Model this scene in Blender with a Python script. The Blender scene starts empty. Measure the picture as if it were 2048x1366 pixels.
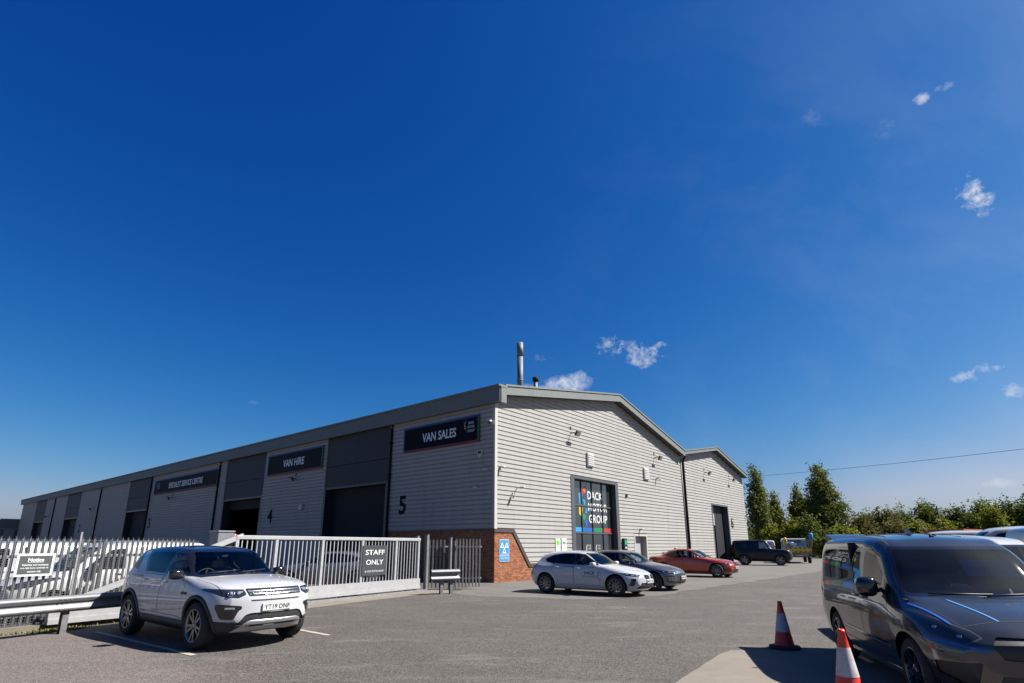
import bpy, math, random
from mathutils import Vector, Matrix
R = math.radians
rnd = random.Random(7)
scene = bpy.context.scene
col = scene.collection

# ---------- camera ----------
CAM_H = 1.66; FPX = 1087.0; PX, PY = 1018.0, 803.0; PITCH = math.atan(288 / 1087.0)
cam_d = bpy.data.cameras.new('Camera'); cam = bpy.data.objects.new('Camera', cam_d); col.objects.link(cam)
cam.location = (0, 0, CAM_H); cam.rotation_euler = (math.pi / 2 + PITCH, 0, 0)
cam_d.sensor_width = 36; cam_d.lens = 36 * FPX / 2048
cam_d.shift_x = (1024 - PX) / 2048; cam_d.shift_y = (PY - 683) / 2048
cam_d.clip_start = 0.1; cam_d.clip_end = 6000
scene.camera = cam
def ray(x, y):
    u = (x - PX) / FPX; v = (PY - y) / FPX
    return Vector((u, math.cos(PITCH) - v * math.sin(PITCH), math.sin(PITCH) + v * math.cos(PITCH)))
def gnd(x, y, z=0.0):
    d = ray(x, y); t = (z - CAM_H) / d.z
    return Vector((d.x * t, d.y * t, z))

# ---------- light ----------
SUN_AZ, SUN_EL = 92.0, 47.0        # degrees clockwise from +Y, degrees up
EXPOSURE = 1.45; SUN_E = 5.0; SKY_E = 0.05
sd = bpy.data.lights.new('Sun', 'SUN'); sd.energy = SUN_E; sd.angle = R(0.53); sd.color = (1.0, 0.955, 0.89)
sun = bpy.data.objects.new('Sun', sd); col.objects.link(sun)
a = R(SUN_AZ); e = R(SUN_EL)
SUN_DIR = Vector((math.sin(a) * math.cos(e), math.cos(a) * math.cos(e), math.sin(e)))
sun.rotation_euler = SUN_DIR.to_track_quat('Z', 'Y').to_euler(); sun.location = (30, 10, 60)
world = bpy.data.worlds.new('World'); scene.world = world; world.use_nodes = True
wn = world.node_tree.nodes; wl = world.node_tree.links; wn.clear()
sky = wn.new('ShaderNodeTexSky'); sky.sky_type = 'NISHITA'; sky.sun_disc = False
sky.sun_elevation = R(SUN_EL); sky.sun_rotation = R(SUN_AZ)
sky.altitude = 0; sky.air_density = 1.0; sky.dust_density = 1.0; sky.ozone_density = 4.0
# contrasty, polarised blue of the photograph's colour rendering: one smooth tone curve per channel
sc_ = wn.new('ShaderNodeSeparateColor'); cc_ = wn.new('ShaderNodeCombineColor'); wl.new(sky.outputs[0], sc_.inputs[0])
prev_ = None
for ch_, (k_, p_) in ((2, (1.0, 0.86)), (1, (1.21, 1.46)), (0, (4.7, 2.75))):
    v_ = sc_.outputs[ch_]
    for op_, w_ in (('MULTIPLY', 0.0956), ('POWER', p_), ('MULTIPLY', k_ / 0.1366)):
        m_ = wn.new('ShaderNodeMath'); m_.operation = op_; m_.inputs[1].default_value = w_; wl.new(v_, m_.inputs[0]); v_ = m_.outputs[0]
    m_ = wn.new('ShaderNodeMath'); m_.operation = 'MINIMUM'; wl.new(v_, m_.inputs[0])
    if prev_ is None: m_.inputs[1].default_value = 9.0
    else:
        q_ = wn.new('ShaderNodeMath'); q_.operation = 'MULTIPLY'; q_.inputs[1].default_value = 0.84; wl.new(prev_, q_.inputs[0]); wl.new(q_.outputs[0], m_.inputs[1])
    prev_ = m_.outputs[0]; wl.new(prev_, cc_.inputs[ch_])
sky_c = cc_.outputs[0]
bg = wn.new('ShaderNodeBackground'); bg.inputs['Strength'].default_value = SKY_E
wo = wn.new('ShaderNodeOutputWorld'); wl.new(bg.outputs[0], wo.inputs['Surface'])
scene.view_settings.view_transform = 'Standard'; scene.view_settings.look = 'None'
scene.view_settings.exposure = EXPOSURE; scene.view_settings.gamma = 1.0
scene.view_settings.use_curve_mapping = False

world.cycles.sampling_method = 'MANUAL'; world.cycles.sample_map_resolution = 512
# fair-weather clouds: soft noise-broken puffs at infinite distance, in the sky itself
def wmath(op, a, b=None, clamp=False):
    n = wn.new('ShaderNodeMath'); n.operation = op; n.use_clamp = clamp
    for i, v in enumerate((a, b)):
        if v is None: continue
        if isinstance(v, (int, float)): n.inputs[i].default_value = v
        else: wl.new(v, n.inputs[i])
    return n.outputs[0]
wtc = wn.new('ShaderNodeTexCoord'); wdir = wtc.outputs['Generated']
wnz = wn.new('ShaderNodeTexNoise'); wnz.inputs['Scale'].default_value = 60; wnz.inputs['Detail'].default_value = 9; wnz.inputs['Roughness'].default_value = 0.66
wl.new(wdir, wnz.inputs['Vector'])
wnb = wn.new('ShaderNodeTexNoise'); wnb.inputs['Scale'].default_value = 15; wnb.inputs['Detail'].default_value = 4
wl.new(wdir, wnb.inputs['Vector'])
def wdot(vec):
    n = wn.new('ShaderNodeVectorMath'); n.operation = 'DOT_PRODUCT'; n.inputs[1].default_value = vec
    wl.new(wdir, n.inputs[0]); return n.outputs['Value']
cloud_sum = None
# pixel centre, half width, half height, density, raggedness
CLOUDS = [(1112, 772, 50, 26, .95, 1.5), (1150, 764, 48, 27, .95, 1.5), (1060, 776, 40, 12, .35, 2.6), (1218, 690, 36, 24, .55, 3.4), (1258, 694, 30, 18, .50, 3.2), (1285, 714, 50, 24, .80, 2.8), (1318, 690, 18, 9, .5, 3.0),
          (1842, 196, 20, 18, .62, 3.2), (1885, 176, 30, 10, .30, 3.8), (1945, 388, 34, 40, .55, 4.4), (1965, 400, 30, 36, .45, 4.4), (1930, 754, 48, 16, .62, 3.2), (1978, 738, 48, 16, .58, 3.4), (2030, 786, 34, 22, .6, 2.8),
          (2006, 966, 50, 13, .5, 1.8), (1078, 718, 28, 10, .2, 3.8), (508, 805, 16, 5, .10, 2.2), (1625, 240, 22, 26, .08, 3.8), (1770, 262, 26, 24, .09, 3.8)]
for (cx, cy, hw, hh, dens, rag) in CLOUDS:
    c = ray(cx, cy).normalized(); eu = Vector((c.y, -c.x, 0)).normalized(); ev = eu.cross(c) * 1.0
    su = (ray(cx + hw, cy).normalized() - c).length; sv = (ray(cx, cy - hh).normalized() - c).length
    u = wmath('MULTIPLY', wdot(eu), 1 / su); v = wmath('MULTIPLY', wdot(ev), 1 / sv)
    f = wmath('MULTIPLY', wmath('SUBTRACT', wdot(c), 0.9), 60, True)
    r2 = wmath('ADD', wmath('MULTIPLY', u, u), wmath('MULTIPLY', v, v))
    nz = wmath('MULTIPLY', wmath('SUBTRACT', wnz.outputs['Fac'], 0.5), rag * 1.35)
    m = wmath('ADD', wmath('SUBTRACT', 0.62, r2), nz)
    m = wmath('MULTIPLY', wmath('MULTIPLY', m, .72, True), dens)
    m = wmath('MULTIPLY', wmath('MULTIPLY', m, f), wmath('MULTIPLY', wmath('SUBTRACT', 1.75, r2), 1.2, True))
    cloud_sum = m if cloud_sum is None else wmath('ADD', cloud_sum, m)
# thin high veil over the right-hand sky
wv_ = wn.new('ShaderNodeTexNoise'); wv_.inputs['Scale'].default_value = 3.1; wv_.inputs['Detail'].default_value = 7; wv_.inputs['Roughness'].default_value = .62; wv_.inputs['Distortion'].default_value = .25
vm_ = wn.new('ShaderNodeMapping'); vm_.inputs['Rotation'].default_value = (0.3, 0.5, 0.6); vm_.inputs['Scale'].default_value = (1.0, 2.6, 1.6); wl.new(wdir, vm_.inputs[0]); wl.new(vm_.outputs[0], wv_.inputs['Vector'])
veil = wmath('MULTIPLY', wmath('SUBTRACT', wv_.outputs['Fac'], 0.44), 1.0, True)
veil = wmath('MULTIPLY', veil, wmath('MULTIPLY', wmath('ADD', wdot((0.9, 0.35, -0.1)), -0.25), 1.1, True))
cl = wmath('MINIMUM', wmath('ADD', cloud_sum, wmath('MULTIPLY', veil, .42)), 0.93)
mixc = wn.new('ShaderNodeMixRGB'); wl.new(cl, mixc.inputs['Fac']); wl.new(sky_c, mixc.inputs['Color1'])
mixc.inputs['Color2'].default_value = (5.9, 6.05, 6.5, 1)
wl.new(mixc.outputs[0], bg.inputs['Color'])

# ---------- materials ----------
MATS = {}; ALB = 0.80        # common scale of all diffuse colours (the photograph is exposed for its shade-rich scene)
def _set(b, k, v):
    if k in b.inputs: b.inputs[k].default_value = v
def mat(name, c, rough=0.6, metal=0.0, coat=0.0, spec=0.5, noise=0.0, nscale=8.0, bump=0.0, bscale=60.0, dirt=None, dscale=1.5, damt=0.0, streak=False):
    if name in MATS: return MATS[name]
    if metal < .5: c = tuple(v * ALB for v in c[:3])
    if dirt: dirt = tuple(v * ALB for v in dirt)
    m = bpy.data.materials.new(name); m.use_nodes = True; nt = m.node_tree; b = nt.nodes['Principled BSDF']
    c4 = (c[0], c[1], c[2], 1)
    b.inputs['Base Color'].default_value = c4; b.inputs['Roughness'].default_value = rough; b.inputs['Metallic'].default_value = metal
    _set(b, 'Coat Weight', coat); _set(b, 'Coat Roughness', 0.03); _set(b, 'Specular IOR Level', spec)
    last = None
    tc = nt.nodes.new('ShaderNodeTexCoord')
    if noise:
        n = nt.nodes.new('ShaderNodeTexNoise'); n.inputs['Scale'].default_value = nscale; n.inputs['Detail'].default_value = 5
        nt.links.new(tc.outputs['Object'], n.inputs['Vector'])
        r = nt.nodes.new('ShaderNodeMapRange'); r.inputs[1].default_value = .25; r.inputs[2].default_value = .75
        r.inputs[3].default_value = 1 - noise; r.inputs[4].default_value = 1 + noise; nt.links.new(n.outputs['Fac'], r.inputs[0])
        mx = nt.nodes.new('ShaderNodeVectorMath'); mx.operation = 'SCALE'; mx.inputs[0].default_value = c[:3]
        nt.links.new(r.outputs[0], mx.inputs['Scale']); last = mx.outputs[0]
        rr = nt.nodes.new('ShaderNodeMapRange'); rr.inputs[3].default_value = max(0.02, rough - .07); rr.inputs[4].default_value = min(1, rough + .07)
        nt.links.new(n.outputs['Fac'], rr.inputs[0]); nt.links.new(rr.outputs[0], b.inputs['Roughness'])
    if dirt:
        n = nt.nodes.new('ShaderNodeTexNoise'); n.inputs['Scale'].default_value = dscale; n.inputs['Detail'].default_value = 8; n.inputs['Roughness'].default_value = .7
        if streak:
            mp = nt.nodes.new('ShaderNodeMapping'); mp.inputs['Scale'].default_value = (2.4, 2.4, .22); nt.links.new(tc.outputs['Object'], mp.inputs[0]); nt.links.new(mp.outputs[0], n.inputs['Vector'])
        else: nt.links.new(tc.outputs['Object'], n.inputs['Vector'])
        r = nt.nodes.new('ShaderNodeMapRange'); r.inputs[1].default_value = .48; r.inputs[2].default_value = .72; r.inputs[4].default_value = damt
        nt.links.new(n.outputs['Fac'], r.inputs[0])
        mx = nt.nodes.new('ShaderNodeMixRGB'); nt.links.new(r.outputs[0], mx.inputs['Fac']); mx.inputs['Color1'].default_value = c4; mx.inputs['Color2'].default_value = (*dirt, 1)
        if last: nt.links.new(last, mx.inputs['Color1'])
        last = mx.outputs[0]
    if last: nt.links.new(last, b.inputs['Base Color'])
    if bump:
        n = nt.nodes.new('ShaderNodeTexNoise'); n.inputs['Scale'].default_value = bscale; n.inputs['Detail'].default_value = 4
        nt.links.new(tc.outputs['Object'], n.inputs['Vector'])
        bp = nt.nodes.new('ShaderNodeBump'); bp.inputs['Strength'].default_value = bump; bp.inputs['Distance'].default_value = .02
        nt.links.new(n.outputs['Fac'], bp.inputs['Height']); nt.links.new(bp.outputs[0], b.inputs['Normal'])
    MATS[name] = m; return m
def glass(name, tint, refl=1.0, dust=0.0):
    if name in MATS: return MATS[name]
    m = bpy.data.materials.new(name); m.use_nodes = True; nt = m.node_tree; nt.nodes.clear()
    o = nt.nodes.new('ShaderNodeOutputMaterial'); t = nt.nodes.new('ShaderNodeBsdfTransparent'); g = nt.nodes.new('ShaderNodeBsdfGlossy')
    t.inputs[0].default_value = (*tint, 1); g.inputs['Roughness'].default_value = 0.02
    f = nt.nodes.new('ShaderNodeFresnel'); f.inputs[0].default_value = 1.5
    mx = nt.nodes.new('ShaderNodeMixShader'); s = nt.nodes.new('ShaderNodeMath'); s.operation = 'MULTIPLY'; s.inputs[1].default_value = refl * 1.15; s.use_clamp = True
    nt.links.new(f.outputs[0], s.inputs[0]); nt.links.new(s.outputs[0], mx.inputs[0]); nt.links.new(t.outputs[0], mx.inputs[1]); nt.links.new(g.outputs[0], mx.inputs[2])
    last = mx
    if dust:
        d = nt.nodes.new('ShaderNodeBsdfDiffuse'); d.inputs[0].default_value = (.5, .48, .44, 1)
        n = nt.nodes.new('ShaderNodeTexNoise'); n.inputs['Scale'].default_value = 3; n.inputs['Detail'].default_value = 6
        k = nt.nodes.new('ShaderNodeMath'); k.operation = 'MULTIPLY'; k.inputs[1].default_value = dust * 2; nt.links.new(n.outputs['Fac'], k.inputs[0])
        m2 = nt.nodes.new('ShaderNodeMixShader'); nt.links.new(k.outputs[0], m2.inputs[0]); nt.links.new(mx.outputs[0], m2.inputs[1]); nt.links.new(d.outputs[0], m2.inputs[2]); last = m2
    nt.links.new(last.outputs[0], o.inputs[0]); MATS[name] = m; return m

# ---------- mesh building ----------
class MB:
    def __init__(s): s.v = []; s.f = []; s.sm = []
    def add(s, vs, fs, smooth=False):
        o = len(s.v); s.v += [tuple(p) for p in vs]
        for f in fs: s.f.append(tuple(o + i for i in f)); s.sm.append(smooth)
        return s
    def box(s, x0, x1, y0, y1, z0, z1, M=None, c=0.0):
        if c <= 0:
            vs = [(x0, y0, z0), (x1, y0, z0), (x1, y1, z0), (x0, y1, z0), (x0, y0, z1), (x1, y0, z1), (x1, y1, z1), (x0, y1, z1)]
            fs = [(3, 2, 1, 0), (4, 5, 6, 7), (0, 1, 5, 4), (1, 2, 6, 5), (2, 3, 7, 6), (3, 0, 4, 7)]
        else:                                            # chamfered edges
            vs = []; idx = {}
            X = (x0, x1); Y = (y0, y1); Z = (z0, z1)
            for i in (0, 1):
                for j in (0, 1):
                    for k in (0, 1):
                        p = [X[i], Y[j], Z[k]]; sg = [1 - 2 * i, 1 - 2 * j, 1 - 2 * k]
                        for ax in range(3):
                            q = [p[n] + (0 if n == ax else c * sg[n]) for n in range(3)]
                            idx[i, j, k, ax] = len(vs); vs.append(tuple(q))
            g = idx; fs = []
            for i in (0, 1): fs.append((g[i, 0, 0, 0], g[i, 1, 0, 0], g[i, 1, 1, 0], g[i, 0, 1, 0]) if i else (g[i, 0, 1, 0], g[i, 1, 1, 0], g[i, 1, 0, 0], g[i, 0, 0, 0]))
            for j in (0, 1): fs.append((g[0, j, 1, 1], g[1, j, 1, 1], g[1, j, 0, 1], g[0, j, 0, 1]) if j else (g[0, j, 0, 1], g[1, j, 0, 1], g[1, j, 1, 1], g[0, j, 1, 1]))
            for k in (0, 1): fs.append((g[0, 0, k, 2], g[1, 0, k, 2], g[1, 1, k, 2], g[0, 1, k, 2]) if k else (g[0, 1, k, 2], g[1, 1, k, 2], g[1, 0, k, 2], g[0, 0, k, 2]))
            for i in (0, 1):
                for j in (0, 1): fs.append((g[i, j, 0, 0], g[i, j, 0, 1], g[i, j, 1, 1], g[i, j, 1, 0])[::(1 if i == j else -1)])
            for j in (0, 1):
                for k in (0, 1): fs.append((g[0, j, k, 1], g[0, j, k, 2], g[1, j, k, 2], g[1, j, k, 1])[::(1 if j == k else -1)])
            for i in (0, 1):
                for k in (0, 1): fs.append((g[i, 0, k, 0], g[i, 1, k, 0], g[i, 1, k, 2], g[i, 0, k, 2])[::(1 if i == k else -1)])
            for i in (0, 1):
                for j in (0, 1):
                    for k in (0, 1): fs.append((g[i, j, k, 0], g[i, j, k, 1], g[i, j, k, 2])[::(1 if (i + j + k) % 2 else -1)])
        if M is not None: vs = [M @ Vector(p) for p in vs]
        return s.add(vs, fs)
    def tube(s, path, r, n=8, cap=True, closed=False):
        P = [Vector(p) for p in path]; rs = r if isinstance(r, (list, tuple)) else [r] * len(P); rings = []
        for i, p in enumerate(P):
            if closed: d = P[(i + 1) % len(P)] - P[i - 1]
            else: d = P[min(i + 1, len(P) - 1)] - P[max(i - 1, 0)]
            d.normalize(); up = Vector((0, 0, 1)) if abs(d.z) < .95 else Vector((1, 0, 0))
            a = d.cross(up).normalized(); b = a.cross(d)
            rings.append([p + (a * math.cos(t) + b * math.sin(t)) * rs[i] for t in [2 * math.pi * k / n for k in range(n)]])
        vs = [q for g in rings for q in g]; fs = []
        m = len(rings)
        for i in range(m if closed else m - 1):
            for k in range(n):
                a0 = i * n + k; a1 = i * n + (k + 1) % n; b0 = ((i + 1) % m) * n + k; b1 = ((i + 1) % m) * n + (k + 1) % n
                fs.append((a0, b0, b1, a1))
        s.add(vs, fs, True)
        if cap and not closed:
            o = len(s.v) - len(vs)
            s.f.append(tuple(o + k for k in range(n))); s.sm.append(False)
            s.f.append(tuple(o + (m - 1) * n + k for k in range(n - 1, -1, -1))); s.sm.append(False)
        return s
    def lathe(s, prof, n=32, axis='z', M=None, smooth=True):
        vs = []; m = len(prof)
        for k in range(n):
            t = 2 * math.pi * k / n; c, q = math.cos(t), math.sin(t)
            for (r, h) in prof:
                p = (r * c, r * q, h) if axis == 'z' else ((r * c, h, r * q) if axis == 'y' else (h, r * c, r * q))
                vs.append(p)
        fs = []
        for k in range(n):
            for i in range(m - 1):
                a = k * m + i; b = ((k + 1) % n) * m + i
                fs.append((a, b, b + 1, a + 1) if axis != 'y' else (a, a + 1, b + 1, b))
        if M is not None: vs = [M @ Vector(p) for p in vs]
        return s.add(vs, fs, smooth)
    def prism(s, poly, h0, h1, plane='xz', M=None):
        """extrude a 2-D polygon; plane xz -> along y, xy -> along z, yz -> along x"""
        n = len(poly)
        def p3(p, h): return (p[0], h, p[1]) if plane == 'xz' else ((p[0], p[1], h) if plane == 'xy' else (h, p[0], p[1]))
        vs = [p3(p, h0) for p in poly] + [p3(p, h1) for p in poly]
        fs = [tuple(range(n)), tuple(range(2 * n - 1, n - 1, -1))] + [(i, i + n, (i + 1) % n + n, (i + 1) % n) for i in range(n)]
        A = sum(poly[i][0] * poly[(i + 1) % n][1] - poly[(i + 1) % n][0] * poly[i][1] for i in range(n))
        flip = (A > 0) != (plane == 'xz')
        if h1 < h0: flip = not flip
        if flip: fs = [f[::-1] for f in fs]
        if M is not None: vs = [M @ Vector(p) for p in vs]
        return s.add(vs, fs)
    def build(s, name, m, parent=None, loc=None):
        me = bpy.data.meshes.new(name); me.from_pydata(s.v, [], s.f); me.polygons.foreach_set('use_smooth', s.sm); me.update()
        me.materials.append(m)
        return link(name, me, parent, loc)
def link(name, me, parent=None, loc=None):
    o = bpy.data.objects.new(name, me); col.objects.link(o)
    if parent: o.parent = parent
    if loc is not None: o.location = loc
    return o
def tag(o, label=None, cat=None, group=None, kind=None):
    if label: o['label'] = label
    if cat: o['category'] = cat
    if group: o['group'] = group
    if kind: o['kind'] = kind
    return o
def thing(name, label, cat, loc=(0, 0, 0), rotz=0.0, group=None, base=None):
    o = bpy.data.objects.new(name, None); col.objects.link(o); o.empty_display_size = .2
    M = Matrix.Translation(Vector(loc)) @ Matrix.Rotation(rotz, 4, 'Z')
    if base is not None: M = base @ M
    o.matrix_world = M
    return tag(o, label, cat, group)
def copy_tree(o, parent=None):
    c = o.copy(); col.objects.link(c)
    if parent: c.parent = parent
    for ch in [q for q in KIDS.get(o.name, [])]: copy_tree(ch, c)
    return c
def kids_index():
    KIDS.clear()
    for q in bpy.data.objects:
        if q.parent: KIDS.setdefault(q.parent.name, []).append(q)
KIDS = {}
def rbox(poly_pts): return poly_pts
def round_poly(poly, r, n=4):
    out = []; N = len(poly)
    for i in range(N):
        p0 = Vector(poly[i - 1]); p1 = Vector(poly[i]); p2 = Vector(poly[(i + 1) % N])
        rr = r[i] if isinstance(r, (list, tuple)) else r
        a = p0 - p1; b = p2 - p1; k = min(rr, a.length * .45, b.length * .45)
        if k < 1e-4: out.append(tuple(p1)); continue
        q0 = p1 + a.normalized() * k; q2 = p1 + b.normalized() * k
        for j in range(n + 1):
            t = j / n; out.append(tuple(q0 * (1 - t) ** 2 + p1 * 2 * t * (1 - t) + q2 * t * t))
    return out
def inset(poly, d):
    N = len(poly); A = sum(poly[i][0] * poly[(i + 1) % N][1] - poly[(i + 1) % N][0] * poly[i][1] for i in range(N)); sg = 1 if A > 0 else -1
    out = []
    for i in range(N):
        p0 = Vector(poly[i - 1]); p1 = Vector(poly[i]); p2 = Vector(poly[(i + 1) % N])
        e0 = (p1 - p0); e1 = (p2 - p1)
        if e0.length < 1e-7 or e1.length < 1e-7: out.append(tuple(p1)); continue
        e0.normalize(); e1.normalize()
        n0 = Vector((-e0.y, e0.x)) * sg; n1 = Vector((-e1.y, e1.x)) * sg; m = (n0 + n1)
        if m.length < 1e-6: m = n0
        m.normalize(); k = d / max(.35, m.dot(n0)); out.append(tuple(p1 + m * k))
    return out
def circle(cx, cy, r, n=28, a0=0, a1=360): return [(cx + r * math.cos(R(a0 + (a1 - a0) * i / n)), cy + r * math.sin(R(a0 + (a1 - a0) * i / n))) for i in range(n + (0 if a1 - a0 == 360 else 1))]
TEXTS = {}
def text_mesh(body, width=None, height=None, ext=0.004, bold=0.0, spacing=1.0):
    key = (body, width, height, ext, bold, spacing)
    if key in TEXTS: return TEXTS[key]
    cu = bpy.data.curves.new('lettering', 'FONT'); cu.body = body; cu.size = 1; cu.extrude = 0; cu.offset = bold; cu.align_x = 'CENTER'; cu.space_character = spacing; cu.resolution_u = 3
    o = bpy.data.objects.new('lettering_tmp', cu); col.objects.link(o)
    dg = bpy.context.evaluated_depsgraph_get(); dg.update()
    me = bpy.data.meshes.new_from_object(o.evaluated_get(dg)); bpy.data.objects.remove(o); bpy.data.curves.remove(cu)
    xs = [v.co.x for v in me.vertices]; ys = [v.co.y for v in me.vertices]
    x0, x1, y0, y1 = min(xs), max(xs), min(ys), max(ys)
    sx = width / (x1 - x0) if width else height / (y1 - y0); sy = height / (y1 - y0) if height else sx
    for v in me.vertices: v.co = Vector(((v.co.x - (x0 + x1) / 2) * sx, -ext, (v.co.y - (y0 + y1) / 2) * sy))
    me.update(); TEXTS[key] = me; return me
def text(body, m, parent, loc, width=None, height=None, bold=0.0, name='lettering', spacing=1.0):
    """flat lettering standing in the xz plane of its parent, facing -y"""
    me = text_mesh(body, width, height, 0, bold, spacing).copy(); me.materials.clear(); me.materials.append(m)
    return link(name, me, parent, loc)

# ---------- vehicles ----------
def pchip(pts):
    xs = [p[0] for p in pts]; ys = [p[1] for p in pts]; n = len(xs)
    if n == 1: return lambda x: ys[0]
    h = [xs[i + 1] - xs[i] for i in range(n - 1)]; d = [(ys[i + 1] - ys[i]) / h[i] for i in range(n - 1)]
    m = [d[0]] + [0.0] * (n - 2) + [d[-1]]
    for i in range(1, n - 1):
        if d[i - 1] * d[i] > 0:
            w1 = 2 * h[i] + h[i - 1]; w2 = h[i] + 2 * h[i - 1]; m[i] = (w1 + w2) / (w1 / d[i - 1] + w2 / d[i])
    def f(x):
        if x <= xs[0]: return ys[0]
        if x >= xs[-1]: return ys[-1]
        i = 0
        while x > xs[i + 1]: i += 1
        t = (x - xs[i]) / h[i]; t2 = t * t; t3 = t2 * t
        return ys[i] * (2 * t3 - 3 * t2 + 1) + h[i] * m[i] * (t3 - 2 * t2 + t) + ys[i + 1] * (3 * t2 - 2 * t3) + h[i] * m[i + 1] * (t3 - t2)
    return f
def fn(v): return pchip(v) if isinstance(v, list) else (lambda x: v)
def catmull(P, sub):
    out = []; n = len(P)
    for i in range(n - 1):
        p1 = Vector(P[i]); p2 = Vector(P[i + 1]); p0 = Vector(P[i - 1]) if i else p1 * 2 - p2; p3 = Vector(P[i + 2]) if i + 2 < n else p2 * 2 - p1
        l = (p2 - p1).length; T1 = (p2 - p0); T2 = (p3 - p1)
        T1 = T1 * (l / max((p1 - p0).length + l, 1e-6)) * 1.0; T2 = T2 * (l / max((p3 - p2).length + l, 1e-6))
        for k in range(sub[i]):
            t = k / sub[i]; t2 = t * t; t3 = t2 * t
            out.append(p1 * (2 * t3 - 3 * t2 + 1) + T1 * (t3 - 2 * t2 + t) + p2 * (3 * t2 - 2 * t3) + T2 * (t3 - t2))
    out.append(Vector(P[-1])); return out
class Shell:
    """a lofted vehicle skin that is cut along projected outlines into its panels, glass and trim"""
    def __init__(s, sp):
        s.sp = sp; L = sp['L']; s.L = L
        F = {k: fn(sp[k]) for k in ('zb', 'ws', 'zs', 'wm', 'zm', 'wsh', 'zsh', 'wb', 'zbelt', 'wr', 'zr', 'zc', 'bow')}
        s.F = F; nose = fn(sp.get('nose', 0.0)); tail = fn(sp.get('tail', 0.0))
        ts = sorted(set([0, .015, .04, .08, .13, .19, .26] + [L - q for q in (0, .015, .04, .08, .13, .19, .26)] + [.26 + (L - .52) * i / 74 for i in range(75)]))
        sub = (2, 2, 3, 4, 3, 7, 4, 4); rings = []
        for t in ts:
            ws = F['ws'](t); zb = F['zb'](t); wr = F['wr'](t); zr = F['zr'](t); zc = F['zc'](t)
            P = [(0, zb), (ws * .9, zb), (ws, F['zs'](t)), (F['wm'](t), F['zm'](t)), (F['wsh'](t), F['zsh'](t)), (F['wb'](t), F['zbelt'](t)), (wr, zr), (wr * .55, zr + (zc - zr) * .72), (0, zc)]
            rings.append(catmull(P, sub))
        n = len(rings[0]); W = sp['W'] / 2
        def place(t, y, z):
            k = F['bow'](t) * min(1.3, abs(y) / W) ** 2.3
            x = L / 2 - t - k
            if t < .7: x -= nose(z) * (1 - t / .7) ** 2
            if L - t < .5: x += tail(z) * (1 - (L - t) / .5) ** 2
            return Vector((x, y, z))
        V = []; Q = []; idx = {}
        for i, t in enumerate(ts):
            for j, p in enumerate(rings[i]):
                idx[i, j, 1] = len(V); V.append(place(t, p.x, p.y))
                if j in (0, n - 1): idx[i, j, -1] = idx[i, j, 1]
                else: idx[i, j, -1] = len(V); V.append(place(t, -p.x, p.y))
        for i in range(len(ts) - 1):
            for j in range(n - 1):
                Q.append((idx[i, j, 1], idx[i, j + 1, 1], idx[i + 1, j + 1, 1], idx[i + 1, j, 1]))
                Q.append((idx[i, j, -1], idx[i + 1, j, -1], idx[i + 1, j + 1, -1], idx[i, j + 1, -1]))
        NC = 14
        for e, t in ((0, 0.0), (len(ts) - 1, L)):
            g = {}
            for j in range(n):
                p = rings[e][j]
                for c in range(NC + 1):
                    y = p.x * (1 - 2 * c / NC)
                    if j in (0, n - 1) : 
                        g[j, c] = idx[e, j, 1]
                    elif c == 0: g[j, c] = idx[e, j, 1]
                    elif c == NC: g[j, c] = idx[e, j, -1]
                    else: g[j, c] = len(V); V.append(place(t, y, p.y))
            for j in range(n - 1):
                for c in range(NC):
                    q = [g[j, c], g[j, c + 1], g[j + 1, c + 1], g[j + 1, c]]
                    q = [q[k] for k in range(4) if q[k] != q[k - 1]]
                    if len(q) > 2: Q.append(tuple(q) if e == 0 else tuple(q[::-1]))
        N = [Vector((0, 0, 0)) for _ in V]
        for q in Q:
            a = V[q[0]]; nn = Vector((0, 0, 0))
            for k in range(1, len(q) - 1): nn += (V[q[k]] - a).cross(V[q[k + 1]] - a)
            for k in q: N[k] += nn
        for v in N:
            if v.length > 1e-12: v.normalize()
        sgn = -1 if sum(N[k].dot(V[k] - Vector((0, 0, .8))) for k in range(len(V))) < 0 else 1
        if sgn < 0: N = [-v for v in N]; Q = [q[::-1] for q in Q]
        s.parts = {'body': [[(V[k], N[k]) for k in q] for q in Q]}
        s.all = s.parts['body'][:]
    def proj(s, plane):
        L = s.L
        if plane == 'side': return lambda p: (L / 2 - p.x, p.z)
        if plane in ('front', 'rear'): return lambda p: (p.y, p.z)
        return lambda p: (L / 2 - p.x, p.y)
    def cut(s, dest, plane, poly, src='body', cond=None):
        """move what lies inside poly (in side/front/rear/top view) from src to dest"""
        pr = s.proj(plane); N = len(poly)
        bx0 = min(p[0] for p in poly); bx1 = max(p[0] for p in poly); by0 = min(p[1] for p in poly); by1 = max(p[1] for p in poly)
        keep = []; work = []
        for f in s.parts.get(src, []):
            nx = sum((v[1] for v in f), Vector((0, 0, 0)))
            c = sum((v[0] for v in f), Vector((0, 0, 0))) / len(f)
            ok = {'side': abs(nx.y) > .001, 'front': c.x > 0, 'rear': c.x < 0, 'top': nx.z > 0}[plane]
            if ok and cond and not cond(c, nx): ok = False
            if ok:
                q = [pr(v[0]) for v in f]
                if max(a[0] for a in q) < bx0 or min(a[0] for a in q) > bx1 or max(a[1] for a in q) < by0 or min(a[1] for a in q) > by1: ok = False
            (work if ok else keep).append(f)
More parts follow.
